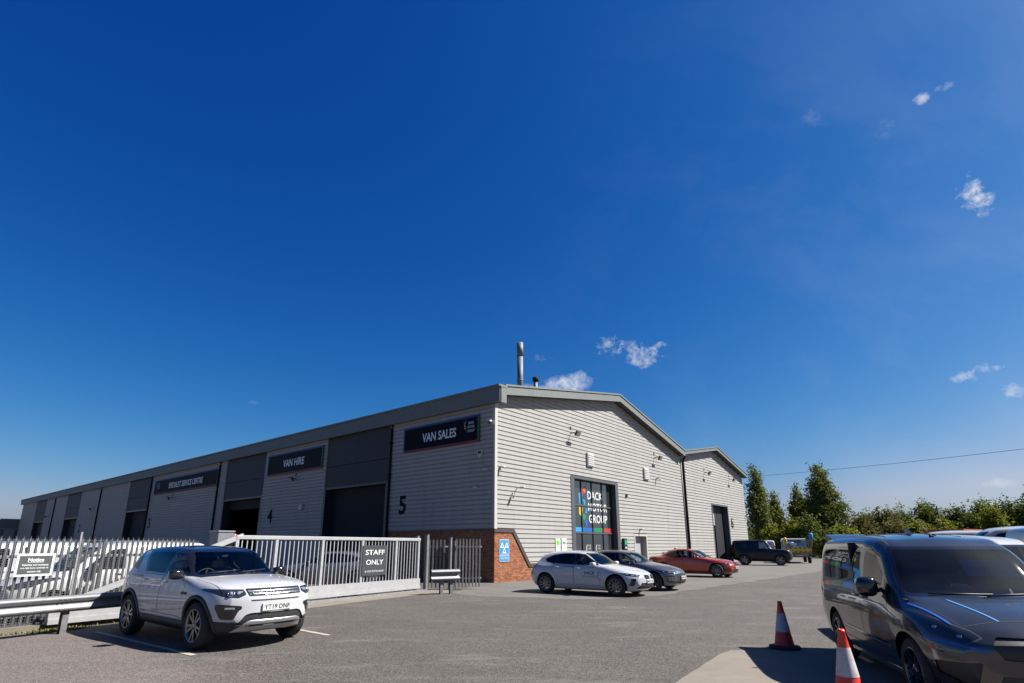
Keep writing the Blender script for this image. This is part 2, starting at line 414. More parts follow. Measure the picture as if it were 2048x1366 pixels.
        for i in range(N):
            a = poly[i]; b = poly[(i + 1) % N]; ex, ey = b[0] - a[0], b[1] - a[1]
            l = math.hypot(ex, ey)
            if l < 1e-6: continue
            lo = (min(a[0], b[0]) - .001, min(a[1], b[1]) - .001); hi = (max(a[0], b[0]) + .001, max(a[1], b[1]) + .001)
            nw = []
            for f in work:
                q = [pr(v[0]) for v in f]
                if max(p[0] for p in q) < lo[0] or min(p[0] for p in q) > hi[0] or max(p[1] for p in q) < lo[1] or min(p[1] for p in q) > hi[1]: nw.append(f); continue
                d = [((p[0] - a[0]) * ey - (p[1] - a[1]) * ex) / l for p in q]
                if min(d) > -1e-5 or max(d) < 1e-5: nw.append(f); continue
                A = []; B = []; n = len(f)
                for k in range(n):
                    k2 = (k + 1) % n
                    if d[k] >= 0: A.append(f[k])
                    if d[k] <= 0: B.append(f[k])
                    if (d[k] > 0 and d[k2] < 0) or (d[k] < 0 and d[k2] > 0):
                        t = d[k] / (d[k] - d[k2]); v = (f[k][0].lerp(f[k2][0], t), f[k][1].lerp(f[k2][1], t)); A.append(v); B.append(v)
                if len(A) > 2: nw.append(A)
                if len(B) > 2: nw.append(B)
            work = nw
        inn = []
        for f in work:
            c = sum((v[0] for v in f), Vector((0, 0, 0))) / len(f); x, y = pr(c); ins = False; j = N - 1
            for i in range(N):
                xi, yi = poly[i]; xj, yj = poly[j]
                if (yi > y) != (yj > y) and x < (xj - xi) * (y - yi) / (yj - yi) + xi: ins = not ins
                j = i
            (inn if ins else keep).append(f)
        s.parts[src] = keep
        if dest: s.parts.setdefault(dest, []).extend(inn)
    def hit(s, plane, a, b, sign=1):
        """surface point seen at (a,b): side -> (t,z) on the side of the given sign, front -> (y,z)"""
        pr = s.proj(plane); best = None
        if not hasattr(s, 'grid'): s.grid = {}
        if plane not in s.grid:
            G = s.grid[plane] = {}
            for f in s.all:
                q = [pr(v[0]) for v in f]
                for i in range(int(math.floor(min(p[0] for p in q) / .08)), int(math.floor(max(p[0] for p in q) / .08)) + 1):
                    for j in range(int(math.floor(min(p[1] for p in q) / .08)), int(math.floor(max(p[1] for p in q) / .08)) + 1): G.setdefault((i, j), []).append(f)
        for f in s.grid[plane].get((int(math.floor(a / .08)), int(math.floor(b / .08))), []):
            c0 = f[0][0]
            if plane == 'side' and c0.y * sign < -.001: continue
            if plane == 'front' and c0.x < 0: continue
            if plane == 'rear' and c0.x > 0: continue
            q = [pr(v[0]) for v in f]
            if max(p[0] for p in q) < a or min(p[0] for p in q) > a or max(p[1] for p in q) < b or min(p[1] for p in q) > b: continue
            for k in range(1, len(f) - 1):
                (x0, y0), (x1, y1), (x2, y2) = q[0], q[k], q[k + 1]
                D = (y1 - y2) * (x0 - x2) + (x2 - x1) * (y0 - y2)
                if abs(D) < 1e-12: continue
                w0 = ((y1 - y2) * (a - x2) + (x2 - x1) * (b - y2)) / D; w1 = ((y2 - y0) * (a - x2) + (x0 - x2) * (b - y2)) / D; w2 = 1 - w0 - w1
                if min(w0, w1, w2) < -1e-4: continue
                p = f[0][0] * w0 + f[k][0] * w1 + f[k + 1][0] * w2; nn = (f[0][1] * w0 + f[k][1] * w1 + f[k + 1][1] * w2).normalized()
                key = p.y * sign if plane == 'side' else (p.x if plane == 'front' else (-p.x if plane == 'rear' else p.z))
                if best is None or key > best[0]: best = (key, p, nn)
        return (best[1], best[2]) if best else (Vector((0, 0, b)), Vector((1, 0, 0)))
    def emit(s, part, name, m, parent, off=0.0, rim=0.0, flt=None):
        fs = s.parts.get(part, [])
        if flt: fs = [f for f in fs if flt(sum((v[0] for v in f), Vector((0, 0, 0))) / len(f))]
        if not fs: return None
        vs = []; ns = []; key = {}; F = []
        for f in fs:
            q = []
            for (p, n) in f:
                k = (round(p.x * 5000), round(p.y * 5000), round(p.z * 5000))
                if k not in key: key[k] = len(vs); vs.append(p + n * off); ns.append(n.normalized() if n.length > 1e-6 else Vector((0, 0, 1)))
                if not q or (key[k] != q[-1] and key[k] != q[0]): q.append(key[k])
            if len(q) > 2 and len(set(q)) == len(q): F.append(q)
        if rim:
            ed = {}
            for q in F:
                for k in range(len(q)): ed[(q[k - 1], q[k])] = 1
            base = len(vs); mp = {}
            for (a, b) in list(ed):
                if (b, a) in ed: continue
                for k in (a, b):
                    if k not in mp: mp[k] = len(vs); vs.append(vs[k] - ns[k] * rim); ns.append(ns[k])
                F.append([b, a, mp[a], mp[b]])
        me = bpy.data.meshes.new(name); me.from_pydata([tuple(v) for v in vs], [], F); me.polygons.foreach_set('use_smooth', [True] * len(me.polygons)); me.update()
        me.materials.append(m)
        if len(me.polygons) and not rim: me.normals_split_custom_set_from_vertices([tuple(v) for v in ns])
        return link(name, me, parent)

PAINT = {}
def paint(name, c, metal=0.0, rough=.35, coat=1.0): return mat(name, c, rough, metal, coat, noise=.015, nscale=3, dirt=(.25, .22, .19), dscale=2.2, damt=.06 if c[0] > .2 else .008)
BLK = mat('trim_black_plastic', (.018, .018, .02), .55, noise=.1)
GBLK = mat('gloss_black', (.008, .008, .01), .12, coat=.6)
RUB = mat('tyre_rubber', (.016, .016, .017), .85, noise=.2, nscale=20, bump=.1)
ALLOY = mat('alloy_silver', (.55, .55, .57), .28, 1.0)
DALLOY = mat('alloy_dark', (.07, .07, .075), .3, .9)
CHROME = mat('chrome', (.75, .75, .76), .12, 1.0)
DARKV = mat('dark_void', (.006, .006, .007), .9)
LAMPW = mat('lamp_lens_clear', (.30, .33, .38), .08, .2, coat=1.0)
LAMPD = mat('lamp_lens_dark', (.02, .024, .03), .06, .0, coat=1.0)
LAMPR = mat('lamp_lens_red', (.25, .008, .01), .1, coat=1.0)
INTER = mat('interior_dark', (.02, .02, .022), .8, noise=.2)
SEATM = mat('seat_fabric', (.05, .05, .055), .85, noise=.2)
PLATEW = mat('plate_white', (.50, .50, .485), .4)
PLATEY = mat('plate_yellow', (.75, .52, .04), .4)
INK = mat('print_black', (.012, .012, .014), .5)
WHITEP = mat('print_white', (.60, .60, .60), .5)
GL_CLEAR = glass('glass_clear', (.72, .78, .76), .9)
GL_TINT = glass('glass_tinted', (.16, .18, .18), 1.0)
GL_DARK = glass('glass_privacy', (.035, .04, .045), 1.0)
GL_DUST = glass('glass_dusty', (.62, .68, .68), 1.0, dust=.008)

WHEELS = {}
def wheel_meshes(r, w, style, rm):
    key = (r, w, style, rm.name)
    if key in WHEELS: return WHEELS[key]
    rr = r * .70; out = []
    t = MB(); hw = w / 2
    t.lathe([(rr - .015, hw * .86), (rr, hw * .94), (rr + .02, hw), (r * .9, hw * .99), (r - .025, hw * .92), (r - .006, hw * .75), (r, hw * .45), (r, -hw * .45), (r - .006, -hw * .75), (r - .025, -hw * .92), (r * .9, -hw), (rr + .02, -hw), (rr - .015, -hw * .86)], 40, 'y')
    out.append(('tyre', t, RUB))
    b = MB(); b.lathe([(rr - .012, hw * .88), (rr - .02, hw * .80), (rr - .035, hw * .3), (rr - .04, -hw * .85)], 40, 'y')
    out.append(('barrel', b, DALLOY))
    d = MB(); d.lathe([(0, hw * .10), (rr * .62, hw * .10), (rr * .66, 0)], 28, 'y', smooth=False); out.append(('brake_disc', d, mat('brake_disc', (.12, .115, .11), .4, .8)))
    k = MB()
    k.lathe([(rr - .002, hw * .90), (rr + .003, hw * .96), (rr - .012, hw * 1.0), (rr - .026, hw * .90), (rr - .03, hw * .7)], 40, 'y')
    def spoke(a, r0, r1, w0, w1, y0, y1, th, da=0):
        M0 = Matrix.Rotation(-a, 4, 'Y')
        c, sn = math.cos(da), math.sin(da)
        def P(rad, off, y): return M0 @ Vector((rad if da == 0 else rad, y, off))
        o1 = (r1 - r0) * math.tan(da)
        vs = [P(r0, -w0, y0), P(r0, w0, y0), P(r1, o1 + w1, y1), P(r1, o1 - w1, y1), P(r0, -w0, y0 - th), P(r0, w0, y0 - th), P(r1, o1 + w1, y1 - th), P(r1, o1 - w1, y1 - th)]
        k.add(vs, [(0, 1, 2, 3), (1, 5, 6, 2), (4, 0, 3, 7), (0, 4, 5, 1), (7, 6, 5, 4)])
    ns = {'split5': 5, 'y5': 5, 'multi': 10, 'five': 5, 'steel': 6}[style]
    for i in range(ns):
        a = 2 * math.pi * i / ns + .3
        if style in ('split5', 'y5'):
            for sg in (-1, 1): spoke(a + sg * .10, rr * .12, rr - .015, .020, .017, hw * .80, hw * .92, .035, sg * (.16 if style == 'split5' else .24))
        elif style == 'multi': spoke(a, rr * .12, rr - .015, .017, .013, hw * .78, hw * .9, .03, .12 if i % 2 else -.12)
        elif style == 'five': spoke(a, rr * .1, rr - .015, .036, .030, hw * .80, hw * .92, .04)
        else: spoke(a, rr * .1, rr - .02, .06, .05, hw * .35, hw * .5, .02)
    k.lathe([(0, hw * .90), (.03, hw * .90), (.055, hw * .86), (.062, hw * .70)], 16, 'y')
    out.append(('rim', k, rm))
    res = []
    for (n, mb, m) in out:
        me = bpy.data.meshes.new(n); me.from_pydata(mb.v, [], mb.f); me.polygons.foreach_set('use_smooth', mb.sm); me.materials.append(m); me.update(); res.append((n, me))
    WHEELS[key] = res; return res
def add_wheel(root, x, y, r, w, style, rm, steer=0.0):
    ms = wheel_meshes(r, w, style, rm); sg = 1 if y > 0 else -1
    o = link('wheel', ms[1][1], root, (x, y, r)); o.rotation_euler = (0, rnd.uniform(0, 6), (0 if sg > 0 else math.pi) + steer)
    for i in (0, 2, 3): link(ms[i][0], ms[i][1], o)
    return o
def blob(mb, c, r, p=2.6, n=14, m=10, M=None):
    """superellipsoid"""
    def sp(v, e): return math.copysign(abs(v) ** e, v)
    e = 2 / p; vs = []; fs = []
    for i in range(m + 1):
        a = -math.pi / 2 + math.pi * i / m
        for k in range(n):
            b = 2 * math.pi * k / n
            q = Vector((r[0] * sp(math.cos(a), e) * sp(math.cos(b), e), r[1] * sp(math.cos(a), e) * sp(math.sin(b), e), r[2] * sp(math.sin(a), e)))
            if M is not None: q = M @ q
            vs.append(q + Vector(c))
    for i in range(m):
        for k in range(n): fs.append((i * n + k, i * n + (k + 1) % n, (i + 1) * n + (k + 1) % n, (i + 1) * n + k))
    mb.add(vs, fs, True); return mb
def seat(root, x, y, z, w=.5, name='seat', m=None, h=.62):
    b = MB(); blob(b, (x, y, z), (.26, w / 2, .09), 4); blob(b, (x - .27, y, z + h / 2 + .02), (.07, w / 2 - .01, h / 2), 4, M=Matrix.Rotation(-.2, 4, 'Y'))
    blob(b, (x - .38, y, z + h + .13), (.05, .13, .09), 3.2)
    return b.build(name, m or SEATM, root)
def cabin(root, sh, t0, t1, zf, belt, w, dash_t, wheel_side, rear=True, seat_t=None, seatm=None, light=None):
    L = sh.L; b = MB(); x0, x1 = L / 2 - t1, L / 2 - t0
    b.box(x0, x1, -w, w, zf, zf + .03); b.box(x0, x1, w - .03, w, zf + .03, belt); b.box(x0, x1, -w, -w + .03, zf + .03, belt); b.box(x0, x0 + .03, -w + .03, w - .03, zf + .03, belt)
    b.build('cabin_trim', INTER, root)
    d = MB(); xd = L / 2 - dash_t
    d.prism([(xd + .75, zf + .1), (xd + .75, belt - .06), (xd + .1, belt + .0), (xd - .02, belt - .05), (xd - .06, belt - .25), (xd + .12, zf + .1)], -w + .03, w - .03, 'xz')
    d.build('dashboard', INTER, root)
    s = MB(); M = Matrix.Translation((xd - .20, wheel_side * .36, belt - .02)) @ Matrix.Rotation(R(-62), 4, 'Y')
    s.tube([M @ Vector((.18 * math.cos(q), .18 * math.sin(q), 0)) for q in [2 * math.pi * i / 20 for i in range(20)]], .016, 6, closed=True)
    s.tube([M @ Vector((-.17, 0, 0)), M @ Vector((0, 0, -.02)), M @ Vector((.17, 0, 0))], .02, 6); s.tube([M @ Vector((0, 0, 0)), M @ Vector((0, 0, -.28))], .025, 6)
    s.build('steering_wheel', INTER, root)
    st = seat_t or (dash_t + .85)
    for sg in (-1, 1): seat(root, L / 2 - st, sg * .37, zf + .22, .5, m=seatm)
    if rear: seat(root, L / 2 - st - .95, 0, zf + .24, 1.25, 'rear_seat', m=seatm, h=.55)
def plate(root, sh, plane, z, txt, m=PLATEW, w=.52, h=.112, y=0.0):
    p, n = sh.hit(plane, y, z); q = max(sh.hit(plane, y + d, z + e)[0].x * (1 if plane == 'front' else -1) for d in (-.2, 0, .2) for e in (-.04, .04))
    x = q * (1 if plane == 'front' else -1); sg = 1 if plane == 'front' else -1
    b = MB(); b.box(x - .02, x + .012, -w / 2 + y, w / 2 + y, z - h / 2, z + h / 2) if sg > 0 else b.box(x - .012, x + .02, -w / 2 + y, w / 2 + y, z - h / 2, z + h / 2)
    o = b.build('number_plate', m, root)
    t = text(txt, INK, o, (x + sg * .015, y, z), width=w * .88, height=h * .66, bold=.012); t.rotation_euler = (0, 0, math.pi / 2 * sg)
    return o
def decal(root, sh, body, m, t, z, width, height, sign, name='lettering', bold=0.0, off=.004):
    me = text_mesh(body, width, height, 0, bold).copy(); me.materials.clear(); me.materials.append(m)
    for v in me.vertices:
        a, b = v.co.x, v.co.z
        tt = t + (a if sign > 0 else -a)          # on the left flank (+y) text runs towards the tail, on the right towards the nose
        p, n = sh.hit('side', tt, z + b, sign); v.co = p + n * off
    me.update(); return link(name, me, root)
def poly_decal(root, sh, poly, m, sign, name='stripe', off=.005, plane='side'):
    vs = []
    for (a, b) in poly:
        p, n = sh.hit(plane, a, b, sign); vs.append(p + n * off)
    me = bpy.data.meshes.new(name); me.from_pydata([tuple(v) for v in vs], [], [tuple(range(len(vs)))] if len(vs) < 5 else [(i, i + 1, len(vs) - 2 - i, len(vs) - 1 - i) for i in range(len(vs) // 2 - 1)])
    me.materials.append(m); me.update(); return link(name, me, root)
def strip(root, sh, plane, a, b, w, m, name='stripe', n=16, sign=1, off=.006):
    vs = []; d = Vector((b[0] - a[0], b[1] - a[1])); q = Vector((-d.y, d.x)).normalized() * w / 2
    for k in range(n + 1):
        c = Vector(a) + d * (k / n); e = q * (1 if 0 < k < n else .6)
        for sg in (-1, 1): p, nn = sh.hit(plane, c.x + e.x * sg, c.y + e.y * sg, sign); vs.append(tuple(p + nn * off))
    me = bpy.data.meshes.new(name); me.from_pydata(vs, [], [(2 * k, 2 * k + 1, 2 * k + 3, 2 * k + 2) for k in range(n)]); me.materials.append(m); me.update(); return link(name, me, root)
def mirrors(root, sh, t, z, m, size=(.10, .11, .075), out=.10, base=None):
    for sg in (1, -1):
        p, n = sh.hit('side', t, z, sg); c = p + Vector((.02, sg * out, .03))
        b = MB(); blob(b, c, size, 3.0); o = b.build('door_mirror', m, root)
        g = MB(); g.box(c.x - size[0] - .004, c.x - size[0] * .9, c.y - size[1] * .8, c.y + size[1] * .8, c.z - size[2] * .75, c.z + size[2] * .75); g.build('mirror_glass', CHROME, o)
        a = MB(); a.tube([p - Vector((0, sg * .03, -.0)), c - Vector((0, 0, size[2] * .6))], .025, 8); a.build('mirror_arm', BLK, o)
def wells(root, sh, axles, r, w_in, w_out):
    for t in axles:
        for sg in (1, -1):
            b = MB(); x = sh.L / 2 - t; n = 16; vs = []; fs = []
            for i in range(n + 1):
                a = math.pi * i / n - 0.25 + .5 * i / n
                for y in (w_in * sg, w_out * sg): vs.append((x + r * math.cos(a), y, sh.sp['rw'] + r * math.sin(a)))
            for i in range(n): fs.append((2 * i, 2 * i + 1, 2 * i + 3, 2 * i + 2))
            c = len(vs); vs.append((x, w_in * sg, sh.sp['rw']))
            for i in range(n): fs.append((2 * i, 2 * i + 2, c))
            b.add(vs, fs); b.build('wheel_arch_liner', DARKV, root)
def door_cut(sh, poly, name, gap=.009, src='body'):
    sh.cut('gap', 'side', poly, src, lambda c, n: abs(n.y) > .3 * n.length); sh.cut(name, 'side', inset(poly, gap), 'gap', None)
def by_side(sh, part, name, m, root, off=0.0, rim=0.0):
    out = []
    for sg, fx in ([(1, 0), (-1, 0)] if part != 'arch_trim' else [(1, 1), (1, -1), (-1, 1), (-1, -1)]):
        o = sh.emit(part, name, m, root, off, rim, lambda c: c.y * sg > 0 and (not fx or c.x * fx > 0))
        if o: out.append(o)
    return out
def axle_wheels(root, sp, style, rm, steer=0.0):
    for t in sp['axles']:
        for sg in (1, -1): add_wheel(root, sp['L'] / 2 - t, sg * (sp['track'] / 2), sp['rw'], sp['tw'], style, rm, steer if t < sp['L'] / 2 else 0)
def handle(root, sh, t, z, m, parents=None):
    for sg in (1, -1):
        p, n = sh.hit('side', t, z, sg); b = MB(); y = p.y + sg * .022
        b.tube([(p.x + .10, p.y, z), (p.x + .075, y, z + .004), (p.x - .07, y, z), (p.x - .10, p.y, z)], .013, 6)
        b.build('door_handle', m, root)
def car_root(name, label, loc, az, group=None, cat='car'):
    """loc = ground point under the middle of the car, az = heading in degrees clockwise from +Y"""
    return thing(name, label, cat, (loc[0], loc[1], 0), R(90 - az), group)

def build_suv(root):
    sp = dict(L=4.59, W=1.90, rw=.375, tw=.235, track=1.64, axles=(.90, 3.64),
        zb=[(0, .40), (.12, .29), (.5, .25), (3.9, .27), (4.4, .36), (4.59, .48)],
        ws=[(0, .60), (.1, .74), (.4, .84), (.9, .875), (3.7, .87), (4.3, .80), (4.59, .64)],
        zs=[(0, .44), (.12, .36), (.5, .33), (3.9, .34), (4.4, .44), (4.59, .54)],
        wm=[(0, .70), (.1, .83), (.35, .91), (.9, .945), (1.6, .925), (3.0, .93), (3.65, .95), (4.3, .88), (4.59, .72)],
        zm=[(0, .62), (.5, .66), (4.1, .70), (4.59, .72)],
        wsh=[(0, .70), (.1, .80), (.35, .885), (.9, .925), (1.6, .905), (3.0, .91), (3.65, .925), (4.3, .85), (4.59, .70)],
        zsh=[(0, .78), (.12, .85), (.4, .90), (1.3, .96), (3.0, 1.0), (4.2, 1.04), (4.59, .86)],
        wb=[(0, .66), (.1, .74), (.35, .80), (.9, .84), (1.4, .86), (2.2, .87), (3.6, .86), (4.25, .78), (4.59, .64)],
        zbelt=[(0, .84), (.08, .93), (.25, .99), (.8, 1.055), (1.35, 1.10), (2.2, 1.125), (3.4, 1.165), (4.2, 1.20), (4.5, 1.06), (4.59, .93)],
        wr=[(0, .50), (.25, .58), (.9, .62), (1.3, .70), (1.5, .71), (2.05, .655), (2.8, .665), (3.8, .63), (4.3, .58), (4.59, .5)],
        zr=[(0, .86), (.08, .96), (.25, 1.02), (.8, 1.085), (1.28, 1.125), (1.42, 1.165), (2.0, 1.525), (2.2, 1.565), (3.0, 1.595), (3.8, 1.57), (4.2, 1.525), (4.32, 1.46), (4.48, 1.14), (4.59, .95)],
        zc=[(0, .87), (.08, .975), (.25, 1.04), (.8, 1.11), (1.22, 1.14), (1.34, 1.165), (1.95, 1.555), (2.15, 1.61), (2.9, 1.665), (3.8, 1.65), (4.22, 1.61), (4.32, 1.53), (4.48, 1.18), (4.59, .96)],
        bow=[(0, .34), (.3, .26), (.8, .17), (1.3, .16), (2.0, .10), (2.6, 0), (3.4, 0), (4.2, -.08), (4.59, -.2)],
        nose=[(.25, .10), (.5, .0), (.75, .0), (.9, .03), (1.05, .10)], tail=[(.3, .08), (.6, 0), (.9, .02)])
    sh = Shell(sp); WH = paint('paint_white_suv', (.43, .437, .455)); L = sp['L']
    # black glasshouse and roof
    sh.cut('roof', 'side', [(1.30, 1.115), (1.45, 1.13), (2.2, 1.148), (3.4, 1.188), (4.2, 1.225), (4.34, 1.26), (4.60, 1.26), (4.6, 1.9), (1.25, 1.9), (1.2, 1.145)])
    sh.cut('pillar', 'side', [(3.22, 1.10), (3.56, 1.10), (3.86, 1.545), (3.62, 1.56)], 'roof', lambda c, n: abs(n.y) > .55 * n.length)
    sh.cut('windscreen', 'front', round_poly([(-.72, 1.155), (.72, 1.155), (.585, 1.545), (-.585, 1.545)], .06), 'roof', lambda c, n: L / 2 - c.x < 2.15 and n.x > .35 * n.length)
    for nm, pl in (('win_a', [(1.56, 1.158), (2.06, 1.50), (2.36, 1.54), (2.36, 1.165)]), ('win_b', [(2.43, 1.168), (2.43, 1.545), (3.40, 1.538), (3.48, 1.51), (3.20, 1.19)]), ('win_c', [(3.66, 1.225), (3.86, 1.47), (4.20, 1.45), (4.20, 1.25)])):
        sh.cut(nm, 'side', round_poly(pl, .04), 'roof', lambda c, n: abs(n.y) > .5 * n.length)
    sh.cut('rear_glass', 'rear', round_poly([(-.58, 1.22), (.58, 1.22), (.5, 1.48), (-.5, 1.48)], .05), 'roof')
    # wheel openings and black arch trim
    lowc = lambda c, n: abs(c.y) > .4
    for t in sp['axles']:
        sh.cut('arch_trim', 'side', circle(t, .385, .475, 36), 'body', lowc); sh.cut(None, 'side', circle(t, .385, .415, 36), 'arch_trim')
    sh.cut('sill', 'side', [(1.2, .1), (3.4, .1), (3.4, .44), (1.2, .42)], 'body', lowc)
    sh.cut('sill', 'side', [(0.0, .1), (.6, .1), (.6, .47), (0.0, .45)], 'body'); sh.cut('sill', 'side', [(4.0, .1), (4.7, .1), (4.7, .50), (4.0, .47)], 'body')
    door_cut(sh, [(1.50, .47), (2.39, .48), (2.39, 1.138), (1.62, 1.118), (1.42, .95)], 'door_f'); door_cut(sh, [(2.41, .48), (3.10, .50), (3.17, .75), (3.24, .90), (3.26, 1.155), (2.41, 1.138)], 'door_r')
    # bonnet shut line
    sh.cut('gap', 'top', [(.34, -.80), (1.22, -.83), (1.22, -.822), (.34, -.792)]); sh.cut('gap', 'top', [(.34, .80), (1.22, .83), (1.22, .822), (.34, .792)])
    # face
    for sg in (1, -1):
        m = lambda P: [(y * sg, z) for (y, z) in P]
        sh.cut('headlight', 'front', round_poly(m([(.50, .875), (.62, .82), (.80, .845), (.915, .93), (.90, .965), (.52, .955)]), .02), 'body', lambda c, n: c.x > 1.5)
        sh.cut('fog', 'front', round_poly(m([(.56, .70), (.86, .735), (.86, .66), (.80, .50), (.66, .49), (.60, .63), (.56, .65)]), .03), 'body', lambda c, n: c.x > 1.5)
    sh.cut('grille', 'front', round_poly([(-.50, .965), (.50, .965), (.475, .845), (-.475, .845)], .03), 'body')
    for z in (.935, .885): sh.cut('grille_bar', 'front', [(-.475, z - .017), (.475, z - .017), (.475, z + .017), (-.475, z + .017)], 'grille')
    sh.cut('slot', 'front', [(-.44, .79), (.44, .79), (.43, .765), (-.43, .765)])
    sh.cut('intake', 'front', round_poly([(-.62, .40), (-.50, .56), (-.42, .585), (.42, .585), (.50, .56), (.62, .40)], .03), 'body'); sh.cut('intake', 'front', [(-.62, .40), (-.50, .56), (.50, .56), (.62, .40)], 'sill')
    sh.cut('skid', 'front', round_poly([(-.64, .31), (-.46, .46), (-.40, .47), (.40, .47), (.46, .46), (.64, .31), (.50, .30), (-.5, .30)], .02), 'intake'); sh.cut('skid', 'front', [(-.64, .28), (-.46, .46), (.46, .46), (.64, .28)], 'sill')
    sh.cut('intake', 'front', [(-.40, .40), (.40, .40), (.42, .365), (-.42, .365)], 'skid')
    for sg in (1, -1): sh.cut('taillight', 'rear', round_poly([(sg * .62, .95), (sg * .90, 1.0), (sg * .90, 1.12), (sg * .62, 1.10)], .03))
    sh.emit('body', 'body', WH, root); sh.emit('roof', 'roof', GBLK, root); by_side(sh, 'pillar', 'rear_pillar', WH, root, .002)
    sh.emit('gap', 'shut_line', DARKV, root, -.006)
    for n in ('door_f', 'door_r'): by_side(sh, n, 'door', WH, root)
    sh.emit('windscreen', 'windscreen', GL_CLEAR, root)
    by_side(sh, 'win_a', 'side_window', GL_CLEAR, root); by_side(sh, 'win_b', 'side_window', GL_DARK, root); by_side(sh, 'win_c', 'quarter_window', GL_DARK, root); sh.emit('rear_glass', 'rear_window', GL_DARK, root)
    by_side(sh, 'arch_trim', 'arch_trim', BLK, root, .012, .03); sh.emit('sill', 'lower_cladding', BLK, root, .004, .01)
    for o in by_side(sh, 'headlight', 'headlight', LAMPD, root):
        sg = 1 if o.data.vertices[0].co.y > 0 else -1
        p, n = sh.hit('front', sg * .70, .895); b = MB(); q = n.to_track_quat('Z', 'Y').to_matrix().to_4x4(); q.translation = p - n * .01
        b.tube([q @ Vector((.05 * math.cos(k), .05 * math.sin(k), .015)) for k in [i * .3142 for i in range(20)]], .009, 6, closed=True); b.build('lamp_ring', CHROME, o)
        b = MB(); blob(b, p, (.03, .03, .03), 2, 10, 6); b.build('projector', LAMPW, o)
        p2, n2 = sh.hit('front', sg * .585, .90); b = MB(); b.box(p2.x - .01, p2.x + .006, p2.y - .045, p2.y + .045, .885, .93); b.build('indicator', LAMPW, o)
    for o in by_side(sh, 'fog', 'fog_light_surround', GBLK, root, -.006):
        sg = 1 if o.data.vertices[0].co.y > 0 else -1; p, n = sh.hit('front', sg * .72, .665); b = MB(); b.box(-.008, .012, -.075, .075, -.015, .015, Matrix.Translation(p) @ n.to_track_quat('X', 'Z').to_matrix().to_4x4(), .004); b.build('fog_light', LAMPW, o)
    g = sh.emit('grille', 'grille', BLK, root, -.012); sh.emit('grille_bar', 'grille_bar', ALLOY, g, .004, .01)
    b = MB()
    for z in (.935, .885):
        for i in range(16):
            y = -.44 + .0587 * i; p, n = sh.hit('front', y, z); b.add([p + n * .006 + Vector((0, dy, dz)) for dy, dz in ((-.018, .010), (.012, .010), (.018, -.010), (-.012, -.010))], [(0, 1, 2, 3)])
    b.build('grille_mesh', BLK, g)
    b = MB(); p, n = sh.hit('front', -.40, .885); b.lathe([(0, .012), (.03, .012), (.034, 0)], 16, 'x', Matrix.Translation(p) @ Matrix.Scale(.6, 4, Vector((0, 0, 1)))); b.build('badge', mat('badge_green', (.02, .12, .07), .3), g)
    sh.emit('slot', 'bumper_slot', BLK, root, -.004); sh.emit('intake', 'lower_grille', BLK, root, -.02); sh.emit('skid', 'skid_plate', mat('skid_silver', (.42, .42, .43), .38, .8), root, .004, .01)
    by_side(sh, 'taillight', 'tail_light', LAMPR, root)
    plate(root, sh, 'front', .665, 'YT19 DNF'); plate(root, sh, 'rear', .78, 'YT19 DNF', PLATEY)
    # bonnet lettering
    s = 'DISCOVERY'
    for i, ch in enumerate(s):
        y = -.36 + .09 * i; p, n = sh.hit('front', y, 1.005); t = text(ch, ALLOY, root, p + n * .006, height=.035, width=.045 if ch != 'I' else .012, bold=.02); q = Matrix.Rotation(math.pi / 2, 4, 'Z')
        t.rotation_euler = (R(-28), 0, math.pi / 2)
    mirrors(root, sh, 1.66, 1.135, GBLK, (.085, .125, .085), .15); wells(root, sh, sp['axles'], .425, .50, .84); axle_wheels(root, sp, 'split5', mat('alloy_grey', (.22, .22, .225), .3, .9))
    handle(root, sh, 2.25, 1.02, WH); handle(root, sh, 3.10, 1.045, WH)
    for sg in (1, -1):
        p, n = sh.hit('side', 1.36, .86, sg); b = MB(); b.box(p.x - .11, p.x + .09, p.y - .012, p.y + .012, .845, .885, c=.005); b.build('side_vent', BLK, root)
    b = MB()
    for y0, y1 in ((-.60, -.02), (.0, .58)):
        p, n = sh.hit('front', y0, 1.165); q, n2 = sh.hit('front', y1, 1.20); b.tube([p + n * .015, q + n2 * .015], .008, 5)
    b.build('wiper', BLK, root)
    cabin(root, sh, 1.2, 4.1, .32, 1.10, .80, 1.75, -1, True, 2.55, mat('seat_cream', (.45, .42, .37), .7))
    b = MB(); b.box(L / 2 - 2.02, L / 2 - 1.98, -.06, .06, 1.44, 1.51, c=.01); b.build('rear_view_mirror', INTER, root)
    return sh
GLS = lambda c, n: abs(n.y) > .45 * n.length
LOW = lambda c, n: abs(c.y) > .38
